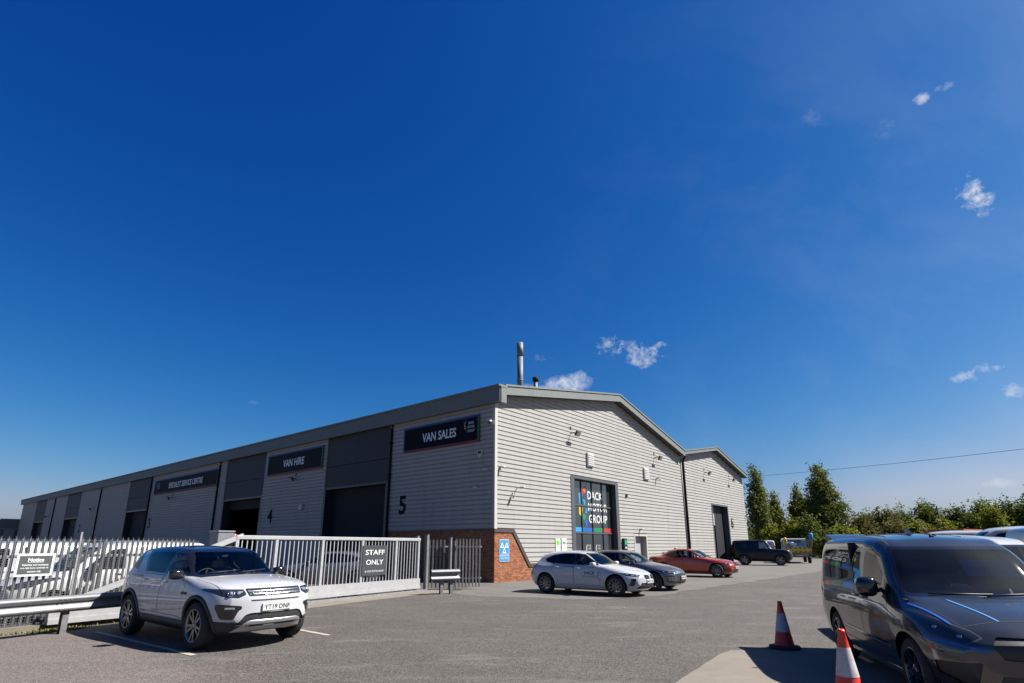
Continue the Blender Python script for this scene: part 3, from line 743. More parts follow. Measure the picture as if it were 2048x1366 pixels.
def auto(root, sp, o):
    """saloons, hatchbacks, off-roaders and vans: cut the skin, emit the parts, add wheels, cabin and lights"""
    sh = Shell(sp); L = sp['L']; P = o['paint']
    WSC = lambda c, n: L / 2 - c.x < o['ws_t'] and n.x > .2 * n.length
    for (dest, plane, poly, src, cond) in o.get('pre', []): sh.cut(dest, plane, poly, src, cond)
    if 'dlo' in o: sh.cut('dlo', 'side', round_poly(o['dlo'], .04), 'body', GLS)
    wsrc = o.get('wsrc', 'body')
    sh.cut('ws_band', 'front', round_poly(o['ws'], .06), wsrc, WSC); sh.cut('ws', 'front', round_poly(inset(o['ws'], .035), .05), 'ws_band')
    for i, w in enumerate(o['wins']): sh.cut('win%d' % i, 'side', round_poly(w[0], .03), 'dlo' if 'dlo' in o else wsrc, GLS)
    if 'rear' in o: sh.cut('rw', 'rear', round_poly(o['rear'], .05), o.get('rsrc', 'body'))
    ra = o.get('arch', sp['rw'] + .05)
    for t in sp['axles']:
        if 'trim' in o: sh.cut('arch_trim', 'side', circle(t, sp['rw'] + .01, ra + o['trim'], 36), 'body', LOW); sh.cut(None, 'side', circle(t, sp['rw'] + .01, ra, 36), 'arch_trim')
        else: sh.cut(None, 'side', circle(t, sp['rw'] + .01, ra, 36), 'body', LOW)
    for i, d in enumerate(o.get('doors', [])): door_cut(sh, d, 'door%d' % i, .008)
    for (dest, plane, poly, src, cond) in o.get('cuts', []): sh.cut(dest, plane, poly, src, cond)
    for sg in (1, -1):
        m = lambda Q: [(y * sg, z) for (y, z) in Q]
        sh.cut('headlight', 'front', round_poly(m(o['lamp']), .015), 'body', lambda c, n: L / 2 - c.x < 1.1)
        if 'tail' in o: sh.cut('taillight', 'rear', round_poly(m(o['tail']), .02), 'body')
        for (dest, poly) in o.get('face_pair', []): sh.cut(dest, 'front', round_poly(m(poly), .015), 'body', lambda c, n: L / 2 - c.x < 1.1)
    for (dest, poly) in o.get('face', []): sh.cut(dest, 'front', round_poly(poly, .02), 'body', lambda c, n: L / 2 - c.x < .9)
    sh.emit('body', 'body', P, root)
    for i in range(len(o.get('doors', []))): by_side(sh, 'door%d' % i, 'door', P, root)
    for sg in (1, -1): sh.emit('gap', 'shut_line', DARKV, root, -.006, 0, lambda c: c.y * sg > 0)
    by_side(sh, 'dlo', 'window_surround', GBLK, root); sh.emit('ws_band', 'windscreen_surround', GBLK, root); sh.emit('ws', 'windscreen', o.get('wsm', GL_CLEAR), root)
    for i, w in enumerate(o['wins']): by_side(sh, 'win%d' % i, 'side_window', w[1], root)
    sh.emit('rw', 'rear_window', GL_DARK, root)
    if 'trim' in o: by_side(sh, 'arch_trim', 'arch_trim', o.get('trimm', BLK), root, .010, .03)
    for (dest, name, m, mode, off) in o.get('emit', []):
        if mode == 'pair': by_side(sh, dest, name, m, root, off)
        else: sh.emit(dest, name, m, root, off)
    if 'bezel' in o:
        for sg in (1, -1): sh.cut('lamp_in', 'front', round_poly(inset([(y * sg, z) for (y, z) in o['lamp']], .012), .012), 'headlight')
        by_side(sh, 'headlight', 'headlight_bezel', o['bezel'], root); sh.parts['headlight'] = sh.parts.pop('lamp_in')
    for ob in by_side(sh, 'headlight', 'headlight', LAMPD, root):
        sg = 1 if sum(v.co.y for v in ob.data.vertices) > 0 else -1
        for (y, z, a_, b_) in o.get('lampbits', []):
            p, n = sh.hit('front', sg * y, z); b = MB(); q = n.to_track_quat('Z', 'Y').to_matrix().to_4x4(); q.translation = p
            b.box(-a_, a_, -b_, b_, -.004, .006, q); b.build('light_unit', LAMPW, ob)
    by_side(sh, 'taillight', 'tail_light', LAMPR, root)
    wells(root, sh, sp['axles'], ra + .005, sp['track'] / 2 - .35, sp['W'] / 2 - .09)
    axle_wheels(root, sp, o['wheel'][0], o['wheel'][1], o.get('steer', 0))
    if 'plate' in o: plate(root, sh, 'front', *o['plate'])
    if 'rplate' in o: plate(root, sh, 'rear', o['rplate'][0], o['rplate'][1], PLATEY)
    if 'mirror' in o: mirrors(root, sh, *o['mirror'])
    for h in o.get('handles', []): handle(root, sh, h[0], h[1], o.get('handlem', P))
    if 'cabin' in o: cabin(root, sh, *o['cabin'])
    if 'wiper' in o:
        for (y0, z0, y1, z1) in o['wiper']:
            p, n = sh.hit('front', y0, z0); q, n2 = sh.hit('front', y1, z1); b = MB(); b.tube([p + n * .014, q + n2 * .014], .007, 5); b.build('wiper', BLK, root)
    return sh

def hatch_spec(**k):
    sp = dict(L=4.36, W=1.80, rw=.328, tw=.225, track=1.56, axles=(.86, 3.53),
        zb=[(0, .26), (.15, .18), (.6, .16), (3.7, .18), (4.2, .26), (4.36, .34)],
        ws=[(0, .52), (.1, .66), (.4, .77), (.9, .80), (3.5, .81), (4.1, .74), (4.36, .58)],
        zs=[(0, .30), (.15, .24), (.6, .23), (3.7, .24), (4.2, .33), (4.36, .40)],
        wm=[(0, .62), (.1, .75), (.4, .86), (.86, .895), (1.5, .86), (2.6, .86), (3.5, .90), (4.1, .83), (4.36, .68)],
        zm=[(0, .46), (.5, .52), (4.0, .56), (4.36, .58)],
        wsh=[(0, .61), (.1, .72), (.4, .83), (.86, .865), (1.5, .85), (2.6, .855), (3.5, .875), (4.1, .80), (4.36, .66)],
        zsh=[(0, .58), (.15, .64), (.5, .72), (1.3, .80), (2.6, .835), (3.8, .86), (4.2, .83), (4.36, .72)],
        wb=[(0, .56), (.1, .66), (.4, .74), (.86, .78), (1.3, .80), (2.2, .82), (3.3, .80), (4.0, .72), (4.36, .58)],
        zbelt=[(0, .62), (.08, .69), (.25, .755), (.8, .87), (1.3, .935), (2.2, .955), (3.2, .985), (3.9, 1.0), (4.2, .93), (4.36, .78)],
        wr=[(0, .42), (.25, .50), (.86, .56), (1.2, .64), (1.4, .65), (2.05, .57), (2.8, .575), (3.6, .53), (4.1, .50), (4.36, .45)],
        zr=[(0, .63), (.08, .715), (.25, .785), (.8, .90), (1.22, .96), (1.36, 1.0), (2.0, 1.325), (2.25, 1.37), (2.8, 1.385), (3.4, 1.34), (3.75, 1.26), (3.95, 1.15), (4.15, .97), (4.36, .80)],
        zc=[(0, .64), (.08, .73), (.25, .80), (.8, .92), (1.18, .975), (1.30, 1.005), (1.98, 1.365), (2.2, 1.415), (2.75, 1.45), (3.4, 1.42), (3.82, 1.355), (3.93, 1.28), (4.15, 1.0), (4.36, .81)],
        bow=[(0, .36), (.3, .27), (.8, .18), (1.3, .17), (2.0, .10), (2.6, 0), (3.2, 0), (4.0, -.10), (4.36, -.22)],
        nose=[(.2, .10), (.35, .0), (.55, .0), (.65, .02), (.8, .08)], tail=[(.2, .1), (.5, 0), (.9, .03)])
    sp.update(k); return sp
HATCH_O = dict(ws_t=2.25, ws=[(-.70, .985), (.70, .985), (.54, 1.365), (-.54, 1.365)],
    dlo=[(1.40, .965), (1.62, 1.08), (2.03, 1.315), (2.35, 1.352), (2.85, 1.350), (3.3, 1.29), (3.62, 1.16), (3.55, 1.06), (3.35, 1.015), (2.4, .975)],
    wins=[([(1.60, .985), (2.06, 1.285), (2.35, 1.325), (2.37, .992)], GL_CLEAR), ([(2.43, .993), (2.41, 1.327), (2.85, 1.325), (3.10, 1.285), (3.12, 1.015)], GL_TINT), ([(3.17, 1.02), (3.155, 1.27), (3.30, 1.235), (3.54, 1.135), (3.50, 1.075), (3.33, 1.032)], GL_DARK)],
    rear=[(-.56, 1.02), (.56, 1.02), (.46, 1.28), (-.46, 1.28)], doors=[[(1.42, .32), (2.38, .32), (2.40, .962), (1.50, .945), (1.36, .75)], [(2.40, .32), (2.98, .33), (3.08, .60), (3.26, .75), (3.30, .985), (2.42, .962)]],
    tail=[(.50, .80), (.80, .82), (.80, .92), (.50, .90)], rplate=(.62, 'DK25 VAN'), cabin=(1.15, 3.9, .22, .94, .72, 1.72, -1, True, 2.45), wheel=('y5', mat('alloy_two_tone', (.16, .16, .165), .3, .9)),
    wiper=[(-.55, 1.0, -.05, 1.025), (.0, 1.0, .5, 1.03)])
def build_hatch(root):
    o = dict(HATCH_O); WH = paint('paint_white_hatch', (.42, .437, .47)); o.update(paint=WH,
        lamp=[(.46, .645), (.60, .61), (.80, .655), (.86, .735), (.80, .74), (.50, .69)], lampbits=[(.60, .655, .05, .012), (.70, .675, .05, .012), (.78, .70, .03, .01)],
        face_pair=[('kidney', [(.045, .55), (.30, .55), (.36, .60), (.345, .665), (.29, .685), (.07, .675), (.045, .65)]), ('airvent', [(.66, .57), (.76, .58), (.78, .36), (.70, .34)])],
        face=[('intake', [(-.62, .26), (.62, .26), (.50, .44), (-.50, .44)])],
        emit=[('kidney', 'kidney_grille', GBLK, 'pair', -.012), ('airvent', 'air_vent', GBLK, 'pair', -.012), ('intake', 'lower_grille', BLK, '', -.015)],
        plate=(.475, 'MF25 YTK'), mirror=(1.62, .97, WH, (.08, .11, .07), .13), handles=[(2.25, .86), (3.08, .885)])
    sh = auto(root, hatch_spec(), o)
    b = MB(); b.box(-1.25, 1.2, -.79, -.74, .17, .215); b.box(-1.25, 1.2, .74, .79, .17, .215); b.box(-1.25, 1.2, -.74, .74, .165, .18); b.build('side_skirt', GBLK, root)
    GOLD = mat('decal_gold', (.30, .24, .12), .5); BLUT = mat('decal_blue', (.02, .14, .42), .5)
    for sg in (1, -1):
        decal(root, sh, 'DACK', INK, 1.78, .72, .40, .10, sg, bold=.02); decal(root, sh, 'MOTOR GROUP', GOLD, 1.80, .605, .52, .07, sg); decal(root, sh, 'DACK MOTOR GROUP', BLUT, 2.60, .905, .44, .045, sg, bold=.03)
        for Q, m_ in (([(1.48, .73), (1.42, .77), (1.43, .69)], LRD), ([(1.50, .70), (1.46, .68), (1.44, .60), (1.49, .60)], LCY), ([(1.51, .62), (1.47, .62), (1.46, .53), (1.50, .54)], LYE), ([(1.46, .54), (1.42, .56), (1.43, .48)], LBL)): poly_decal(root, sh, Q, m_, sg, 'logo_piece')
    return sh
def build_grey_hatch(root):
    o = dict(HATCH_O); GP = paint('paint_graphite', (.095, .10, .115), .6, .34); o.update(paint=GP, wsm=GL_CLEAR,
        lamp=[(.40, .66), (.58, .60), (.80, .64), (.86, .725), (.80, .735), (.45, .70)], lampbits=[(.55, .655, .05, .014), (.68, .67, .05, .014), (.78, .69, .03, .012)],
        face_pair=[('airvent', [(.58, .52), (.74, .55), (.76, .34), (.62, .32)])], face=[('intake', [(-.46, .28), (.46, .28), (.52, .58), (.40, .61), (-.40, .61), (-.52, .58)])],
        emit=[('airvent', 'air_vent', GBLK, 'pair', -.01), ('intake', 'grille', BLK, '', -.015)], plate=(.47, 'MA74 CKU'), mirror=(1.62, .97, GBLK, (.08, .11, .07), .13), handles=[(2.25, .86), (3.08, .885)], wheel=('multi', DALLOY))
    sp = hatch_spec(); sh = auto(root, sp, o)
    for sg in (1, -1):
        for k in range(4): p, n = sh.hit('front', sg * (.62 + .035 * k), .43); b = MB(); b.box(p.x - .02, p.x + .012, p.y - .007, p.y + .007, .36, .50); b.build('vent_fin', ALLOY, root)
    b = MB(); p, n = sh.hit('front', 0, .62); b.box(p.x - .01, p.x + .012, -.035, .035, .59, .65, c=.008); b.build('badge', CHROME, root)
    return sh
def build_saloon(root):
    RD = paint('paint_red_orange', (.36, .035, .012), .35, .3)
    sp = hatch_spec(L=4.62, W=1.81, rw=.335, track=1.57, axles=(.78, 3.59),
        zb=[(0, .26), (.15, .18), (.6, .16), (3.8, .18), (4.4, .26), (4.62, .34)],
        ws=[(0, .52), (.1, .66), (.4, .77), (.9, .80), (3.6, .81), (4.3, .74), (4.62, .58)], zs=[(0, .30), (.15, .24), (.6, .23), (3.8, .24), (4.4, .33), (4.62, .40)],
        wm=[(0, .62), (.1, .75), (.4, .86), (.8, .895), (1.5, .865), (2.6, .865), (3.6, .90), (4.3, .83), (4.62, .68)], zm=[(0, .46), (.5, .52), (4.2, .58), (4.62, .60)],
        wsh=[(0, .61), (.1, .72), (.4, .83), (.8, .865), (1.5, .85), (2.6, .855), (3.6, .875), (4.3, .80), (4.62, .66)], zsh=[(0, .58), (.15, .64), (.5, .72), (1.3, .80), (2.6, .84), (3.8, .88), (4.4, .88), (4.62, .78)],
        wb=[(0, .56), (.1, .66), (.4, .74), (.86, .78), (1.4, .80), (2.2, .82), (3.3, .80), (4.2, .72), (4.62, .60)], zbelt=[(0, .62), (.08, .69), (.25, .755), (.8, .86), (1.4, .925), (2.2, .945), (3.2, .97), (3.9, 1.0), (4.4, .985), (4.62, .86)],
        wr=[(0, .42), (.25, .50), (.86, .56), (1.3, .64), (1.5, .65), (2.15, .565), (2.8, .57), (3.3, .55), (3.9, .56), (4.3, .52), (4.62, .45)],
        zr=[(0, .63), (.08, .715), (.25, .785), (.8, .89), (1.32, .955), (1.46, .99), (2.1, 1.315), (2.35, 1.36), (2.8, 1.37), (3.2, 1.33), (3.6, 1.19), (3.95, 1.045), (4.4, 1.02), (4.56, .99), (4.62, .88)],
        zc=[(0, .64), (.08, .73), (.25, .80), (.8, .91), (1.28, .965), (1.40, .995), (2.08, 1.355), (2.3, 1.40), (2.75, 1.43), (3.2, 1.395), (3.6, 1.25), (3.95, 1.075), (4.4, 1.05), (4.56, 1.01), (4.62, .89)],
        bow=[(0, .36), (.3, .27), (.8, .18), (1.4, .17), (2.0, .10), (2.6, 0), (3.2, 0), (4.0, -.10), (4.62, -.2)])
    o = dict(paint=RD, ws_t=2.35, ws=[(-.70, .975), (.70, .975), (.54, 1.35), (-.54, 1.35)], dlo=[(1.50, .955), (1.72, 1.07), (2.13, 1.305), (2.45, 1.338), (2.85, 1.338), (3.22, 1.27), (3.62, 1.10), (3.62, 1.03), (3.4, .995), (2.5, .965)],
        wins=[([(1.70, .975), (2.16, 1.275), (2.45, 1.312), (2.47, .98)], GL_CLEAR), ([(2.53, .982), (2.51, 1.313), (2.85, 1.312), (3.20, 1.245), (3.40, 1.15), (3.38, 1.015)], GL_TINT)],
        rear=[(-.56, 1.09), (.56, 1.09), (.48, 1.33), (-.48, 1.33)], doors=[[(1.48, .32), (2.48, .32), (2.50, .952), (1.56, .935), (1.42, .75)], [(2.50, .32), (3.06, .33), (3.16, .60), (3.34, .75), (3.38, .975), (2.52, .952)]],
        lamp=[(.42, .66), (.60, .625), (.80, .655), (.86, .735), (.78, .745), (.46, .715)], lampbits=[(.55, .685, .04, .02), (.70, .69, .04, .02)],
        face_pair=[('kidney', [(.03, .60), (.24, .60), (.29, .66), (.27, .735), (.06, .735), (.03, .70)]), ('airvent', [(.56, .44), (.78, .48), (.78, .34), (.60, .30)])], face=[('intake', [(-.48, .25), (.48, .25), (.44, .42), (-.44, .42)])],
        emit=[('kidney', 'kidney_grille', GBLK, 'pair', -.012), ('airvent', 'air_vent', GBLK, 'pair', -.012), ('intake', 'lower_grille', BLK, '', -.015)],
        tail=[(.44, .84), (.80, .86), (.80, .97), (.44, .95)], plate=(.50, 'DA18 CKB'), rplate=(.66, 'DA18 CKB'), mirror=(1.72, .96, RD, (.08, .11, .065), .13), handles=[(2.35, .86), (3.16, .885)], cabin=(1.25, 3.7, .22, .93, .72, 1.82, -1, True, 2.55), wheel=('y5', mat('alloy_bicolour', (.16, .16, .165), .28, .95)))
    sh = auto(root, sp, o)
    b = MB(); b.box(-1.3, 1.3, -.80, -.75, .16, .21); b.box(-1.3, 1.3, .75, .80, .16, .21); b.box(-1.3, 1.3, -.75, .75, .155, .17); b.build('side_skirt', GBLK, root)
    b = MB(); blob(b, (sp['L'] / 2 - 3.2, 0, 1.40), (.08, .03, .05), 3, 10, 6); b.build('shark_fin', RD, root)
    return sh
def build_offroader(root):
    NV = mat('paint_black_blue', (.003, .004, .008), .35, 0, .25, spec=.3)
    sp = dict(L=4.32, W=1.98, rw=.40, tw=.25, track=1.68, axles=(.86, 3.45),
        zb=[(0, .46), (.15, .36), (.5, .30), (3.8, .32), (4.2, .40), (4.32, .50)], ws=[(0, .70), (.1, .80), (.4, .86), (3.8, .86), (4.2, .82), (4.32, .74)], zs=[(0, .52), (.15, .44), (.5, .40), (3.8, .42), (4.32, .56)],
        wm=[(0, .78), (.08, .88), (.3, .95), (.86, .985), (1.6, .95), (2.8, .95), (3.45, .985), (4.15, .93), (4.32, .82)], zm=[(0, .70), (4.32, .78)],
        wsh=[(0, .78), (.08, .87), (.3, .935), (.86, .96), (1.6, .935), (2.8, .935), (3.45, .955), (4.15, .91), (4.32, .82)], zsh=[(0, .96), (.1, 1.0), (.4, 1.03), (4.2, 1.06), (4.32, 1.04)],
        wb=[(0, .74), (.08, .82), (.3, .87), (1.2, .89), (4.1, .88), (4.32, .80)], zbelt=[(0, 1.02), (.06, 1.10), (.2, 1.15), (1.2, 1.21), (4.1, 1.24), (4.32, 1.2)],
        wr=[(0, .60), (.3, .68), (1.25, .76), (1.45, .77), (1.75, .74), (2.4, .745), (4.1, .74), (4.32, .70)],
        zr=[(0, 1.03), (.06, 1.115), (.2, 1.165), (1.2, 1.235), (1.34, 1.28), (1.72, 1.80), (1.85, 1.86), (2.6, 1.89), (4.0, 1.87), (4.2, 1.84), (4.28, 1.7), (4.32, 1.4)],
        zc=[(0, 1.04), (.06, 1.125), (.2, 1.18), (1.2, 1.25), (1.30, 1.285), (1.66, 1.82), (1.8, 1.90), (2.6, 1.95), (4.0, 1.93), (4.2, 1.89), (4.28, 1.72), (4.32, 1.42)],
        bow=[(0, .16), (.4, .10), (1.3, .08), (2.0, .03), (2.6, 0), (4.0, 0), (4.32, -.06)], nose=[(.4, .06), (.6, 0), (1.0, .0), (1.1, .03)], tail=[(.4, .03), (.8, 0)])
    o = dict(paint=NV, ws_t=1.95, ws=[(-.76, 1.27), (.76, 1.27), (.68, 1.80), (-.68, 1.80)], wins=[([(1.58, 1.27), (1.86, 1.74), (2.40, 1.78), (2.42, 1.275)], GL_CLEAR), ([(2.52, 1.285), (2.52, 1.78), (3.15, 1.78), (3.15, 1.30)], GL_DARK), ([(3.45, 1.31), (3.45, 1.76), (3.98, 1.74), (3.98, 1.32)], GL_DARK)],
        rear=[(-.60, 1.30), (.60, 1.30), (.58, 1.72), (-.58, 1.72)], doors=[[(1.45, .50), (2.46, .50), (2.46, 1.25), (1.50, 1.235), (1.38, .95)]], trim=.075, arch=.46,
        lamp=[(.52, .84), (.80, .85), (.80, 1.03), (.52, 1.03)], lampbits=[(.66, .94, .07, .07)], face=[('grille', [(-.48, .88), (.48, .88), (.48, 1.0), (-.48, 1.0)]), ('intake', [(-.5, .52), (.5, .52), (.5, .68), (-.5, .68)])],
        emit=[('grille', 'grille', GBLK, '', -.01), ('intake', 'lower_grille', BLK, '', -.01)], tail=[(.74, .95), (.88, .95), (.88, 1.25), (.74, 1.25)], plate=(.76, 'MV22 DKC'), mirror=(1.62, 1.27, GBLK, (.09, .12, .10), .16), handles=[(2.30, 1.10)], cabin=(1.2, 4.1, .42, 1.2, .82, 1.62, -1, True, 2.4), wheel=('five', mat('alloy_grey2', (.20, .2, .205), .35, .9)))
    sh = auto(root, sp, o)
    x = -sp['L'] / 2 - .10; w = add_wheel(root, x, .08, .38, .24, 'five', GBLK); w.location = (x, .08, 1.02); w.rotation_euler = (0, 0, math.pi / 2)
    b = MB(); b.box(x, -sp['L'] / 2 + .05, -.05, .2, .92, 1.12); b.build('spare_wheel_bracket', BLK, root)
    return sh
def van_spec(**k):
    sp = dict(L=4.42, W=1.84, rw=.335, tw=.215, track=1.57, axles=(.88, 3.55),
        zb=[(0, .30), (.15, .22), (.6, .19), (3.8, .22), (4.3, .30), (4.42, .36)], ws=[(0, .56), (.1, .70), (.4, .82), (3.9, .86), (4.3, .83), (4.42, .78)], zs=[(0, .35), (.15, .29), (.6, .27), (3.9, .30), (4.42, .42)],
        wm=[(0, .66), (.1, .79), (.4, .89), (.88, .92), (1.6, .905), (3.9, .905), (4.3, .885), (4.42, .83)], zm=[(0, .52), (.5, .58), (4.42, .64)],
        wsh=[(0, .65), (.1, .77), (.4, .87), (.88, .90), (1.6, .895), (3.9, .895), (4.3, .875), (4.42, .83)], zsh=[(0, .66), (.15, .73), (.5, .84), (1.2, .94), (2.0, .96), (4.42, .96)],
        wb=[(0, .58), (.1, .68), (.4, .76), (.9, .81), (1.3, .85), (2.2, .865), (4.2, .86), (4.42, .82)], zbelt=[(0, .72), (.08, .80), (.25, .875), (.8, 1.00), (1.2, 1.06), (2.0, 1.10), (3.0, 1.12), (4.42, 1.10)],
        wr=[(0, .44), (.25, .54), (.75, .64), (.98, .74), (1.15, .755), (1.78, .68), (2.3, .715), (4.2, .725), (4.42, .70)],
        zr=[(0, .735), (.08, .825), (.25, .90), (.75, 1.035), (.95, 1.085), (1.06, 1.13), (1.72, 1.615), (1.98, 1.695), (2.8, 1.725), (4.1, 1.71), (4.32, 1.67), (4.39, 1.5), (4.42, 1.3)],
        zc=[(0, .75), (.08, .845), (.25, .925), (.75, 1.06), (.90, 1.095), (1.0, 1.125), (1.68, 1.67), (1.92, 1.76), (2.8, 1.825), (4.1, 1.81), (4.32, 1.76), (4.39, 1.55), (4.42, 1.32)],
        bow=[(0, .34), (.3, .26), (.8, .19), (1.2, .18), (1.9, .11), (2.5, 0), (4.0, 0), (4.42, -.06)], nose=[(.2, .10), (.4, .0), (.65, .0), (.8, .04), (.95, .10)], tail=[(.3, .04), (.6, 0)])
    sp.update(k); return sp
VAN_O = dict(ws_t=2.1, ws=[(-.78, 1.09), (.78, 1.09), (.655, 1.65), (-.655, 1.65)], lamp=[(.50, .78), (.66, .70), (.84, .76), (.90, .94), (.84, .97), (.56, .84)], lampbits=[(.66, .78, .02, .012), (.78, .84, .02, .012)],
    tail=[(.72, .85), (.84, .85), (.84, 1.25), (.72, 1.25)], rplate=(.60, 'DK21 VAN'))
def build_small_van(root):
    GP = paint('paint_magnetic_grey', (.042, .042, .047), .55, .20); BL = mat('stripe_blue', (.01, .08, .38), .5)
    o = dict(VAN_O); o.update(paint=GP, wsm=GL_DUST, wins=[([(1.40, 1.115), (1.54, 1.27), (1.56, 1.12)], GL_TINT), ([(1.62, 1.125), (1.60, 1.32), (1.88, 1.535), (2.18, 1.595), (2.24, 1.14)], GL_TINT), ([(2.34, 1.15), (2.34, 1.60), (3.28, 1.61), (3.28, 1.16)], GL_DARK), ([(3.44, 1.17), (3.44, 1.60), (4.02, 1.59), (4.02, 1.17)], GL_DARK)],
        doors=[[(1.38, .36), (2.27, .36), (2.29, 1.62), (1.96, 1.60), (1.42, 1.09), (1.30, .85)], [(2.30, .38), (3.16, .40), (3.26, .70), (3.36, .80), (3.36, 1.64), (2.31, 1.63)]],
        pre=[('dlo', 'side', round_poly([(1.32, 1.098), (1.52, 1.29), (1.86, 1.56), (2.18, 1.62), (3.34, 1.635), (3.34, 1.14), (2.24, 1.115)], .03), 'body', GLS), ('dlo', 'side', round_poly([(3.40, 1.145), (3.40, 1.625), (4.06, 1.615), (4.06, 1.145)], .04), 'body', GLS)],
        face=[('grille', [(-.40, .60), (.40, .60), (.47, .72), (.40, .80), (-.40, .80), (-.47, .72)]), ('intake', [(-.50, .30), (.50, .30), (.44, .46), (-.44, .46)])],
        face_pair=[('airvent', [(.56, .56), (.84, .53), (.82, .42), (.66, .33), (.60, .40)])], emit=[('grille', 'grille', BLK, '', -.012), ('intake', 'lower_grille', BLK, '', -.015), ('airvent', 'fog_light_surround', BLK, 'pair', -.015), ('dlo', 'window_surround', GBLK, 'pair', 0)],
        plate=(.52, 'DK69 FVT'), mirror=(1.60, 1.13, GBLK, (.10, .12, .12), .17), handles=[(2.14, 1.0), (2.44, 1.0)], handlem=GP, cabin=(1.0, 2.6, .30, 1.06, .80, 1.62, -1, False, 2.25), wheel=('multi', GBLK), bezel=mat('bezel_satin', (.10, .10, .11), .35, .6),
        wiper=[(-.55, 1.115, .05, 1.12), (-.05, 1.11, .55, 1.13)], arch=.385)
    o.pop('dlo', None)
    sp = van_spec()
    # windows are cut from the black surround
    sh_o = dict(o); sh_o['wsrc'] = 'body'
    sh_o['dlo_src'] = True
    sh = auto_van(root, sp, sh_o)
    L = sp['L']
    for sg in (1, -1):
        strip(root, sh, 'top', (.36, sg * .66), (1.02, sg * .80), .024, BL, 'bonnet_stripe'); strip(root, sh, 'top', (.30, sg * .27), (.88, sg * .45), .020, mat('stripe_sky_blue', (.03, .20, .52), .5), 'bonnet_stripe')
        strip(root, sh, 'front', (sg * .50, .665), (sg * .86, .735), .026, BL, 'bumper_stripe'); strip(root, sh, 'side', (1.42, .955), (2.26, .972), .012, mat('stripe_pale_blue', (.05, .16, .30), .4), 'side_stripe', sign=sg)
        strip(root, sh, 'top', (1.80, sg * .605), (4.2, sg * .625), .028, BLK, 'roof_channel', 24, off=.003); strip(root, sh, 'top', (.95, sg * .745), (.30, sg * .60), .009, DARKV, 'bonnet_gap', 20, off=.002)
        p0, _ = sh.hit('side', 1.45, .50, sg); p1, _ = sh.hit('side', 3.05, .53, sg); b = MB(); b.tube([p0, p1], .022, 6); b.build('rubbing_strip', GBLK, root)
        b = MB(); y = sg * .84; b.box(-1.0, .98, min(y, y - sg * .07), max(y, y - sg * .07), .20, .27, c=.01); b.build('side_skirt', GP, root)
        M = Matrix.Translation((-L / 2 + .14, sg * .36, 1.745)) ; b = MB(); b.prism([(-.12, -.04), (.34, -.03), (.30, .02), (.0, .085), (-.14, .10), (-.16, .07)], -.30, .30, 'xz', M); b.build('roof_spoiler', GP, root)
    strip(root, sh, 'top', (.30, -.58), (.30, .58), .010, DARKV, 'bonnet_gap', 24, off=.002)
    b = MB();  px = L / 2 - 2.05; b.tube([(px, 0, 1.765), (px - .05, 0, 1.80)], [.03, .012], 8); b.tube([(px - .04, 0, 1.795), (px - .36, 0, 2.02)], .005, 5); b.build('roof_aerial', BLK, root)
    b = MB(); b.prism([(L / 2 - 2.62, 1.82), (L / 2 - 2.80, 1.90), (L / 2 - 2.84, 1.82)], -.02, .02, 'xz'); b.build('shark_fin', GBLK, root)
    for y in (-.45, -.15, .15, .45):
        n = 14; b = MB(); b.tube([(L / 2 - 2.3 - 1.7 * k / n, y, pchip(sp['zc'])(2.3 + 1.7 * k / n) - .10 * (abs(y) / .725) ** 2 * .9 + .002) for k in range(n + 1)], .010, 6); b.build('roof_rib', GP, root)
    b = MB(); M = Matrix.Translation((L / 2 - 1.46, .27, 1.40)) @ Matrix.Rotation(R(-50), 4, 'Y'); b.box(-.006, .006, -.25, .25, -.14, .14, M); b.build('windscreen_teal_patch', mat('teal_patch', (.02, .30, .42), .6), root)  # flat teal panel added behind the glass, standing for a teal patch there
    b = MB(); blob(b, (L / 2 - 1.86, .0, 1.60), (.03, .12, .05), 3, 10, 6); b.build('rear_view_mirror', INTER, root)
    b = MB(); b.box(L / 2 - 2.72, L / 2 - 2.68, -.82, .82, .3, 1.70); b.build('bulkhead', INTER, root)
    return sh
def auto_van(root, sp, o):
    """vans: windows are taken out of the black surround when there is one"""
    o = dict(o); wins = o['wins']
    if o.pop('dlo_src', False):
        o['wins'] = []; pre = list(o.get('pre', []))
        for i, w in enumerate(wins): pre.append(('win%d' % i, 'side', round_poly(w[0], .03), 'dlo', GLS))
        o['pre'] = pre; o['emit'] = list(o['emit']) + [('win%d' % i, 'side_window', w[1], 'pair', 0) for i, w in enumerate(wins)]
        o['emit'] = [e_ for e_ in o['emit'] if e_[0] != 'dlo']
    return auto(root, sp, o)
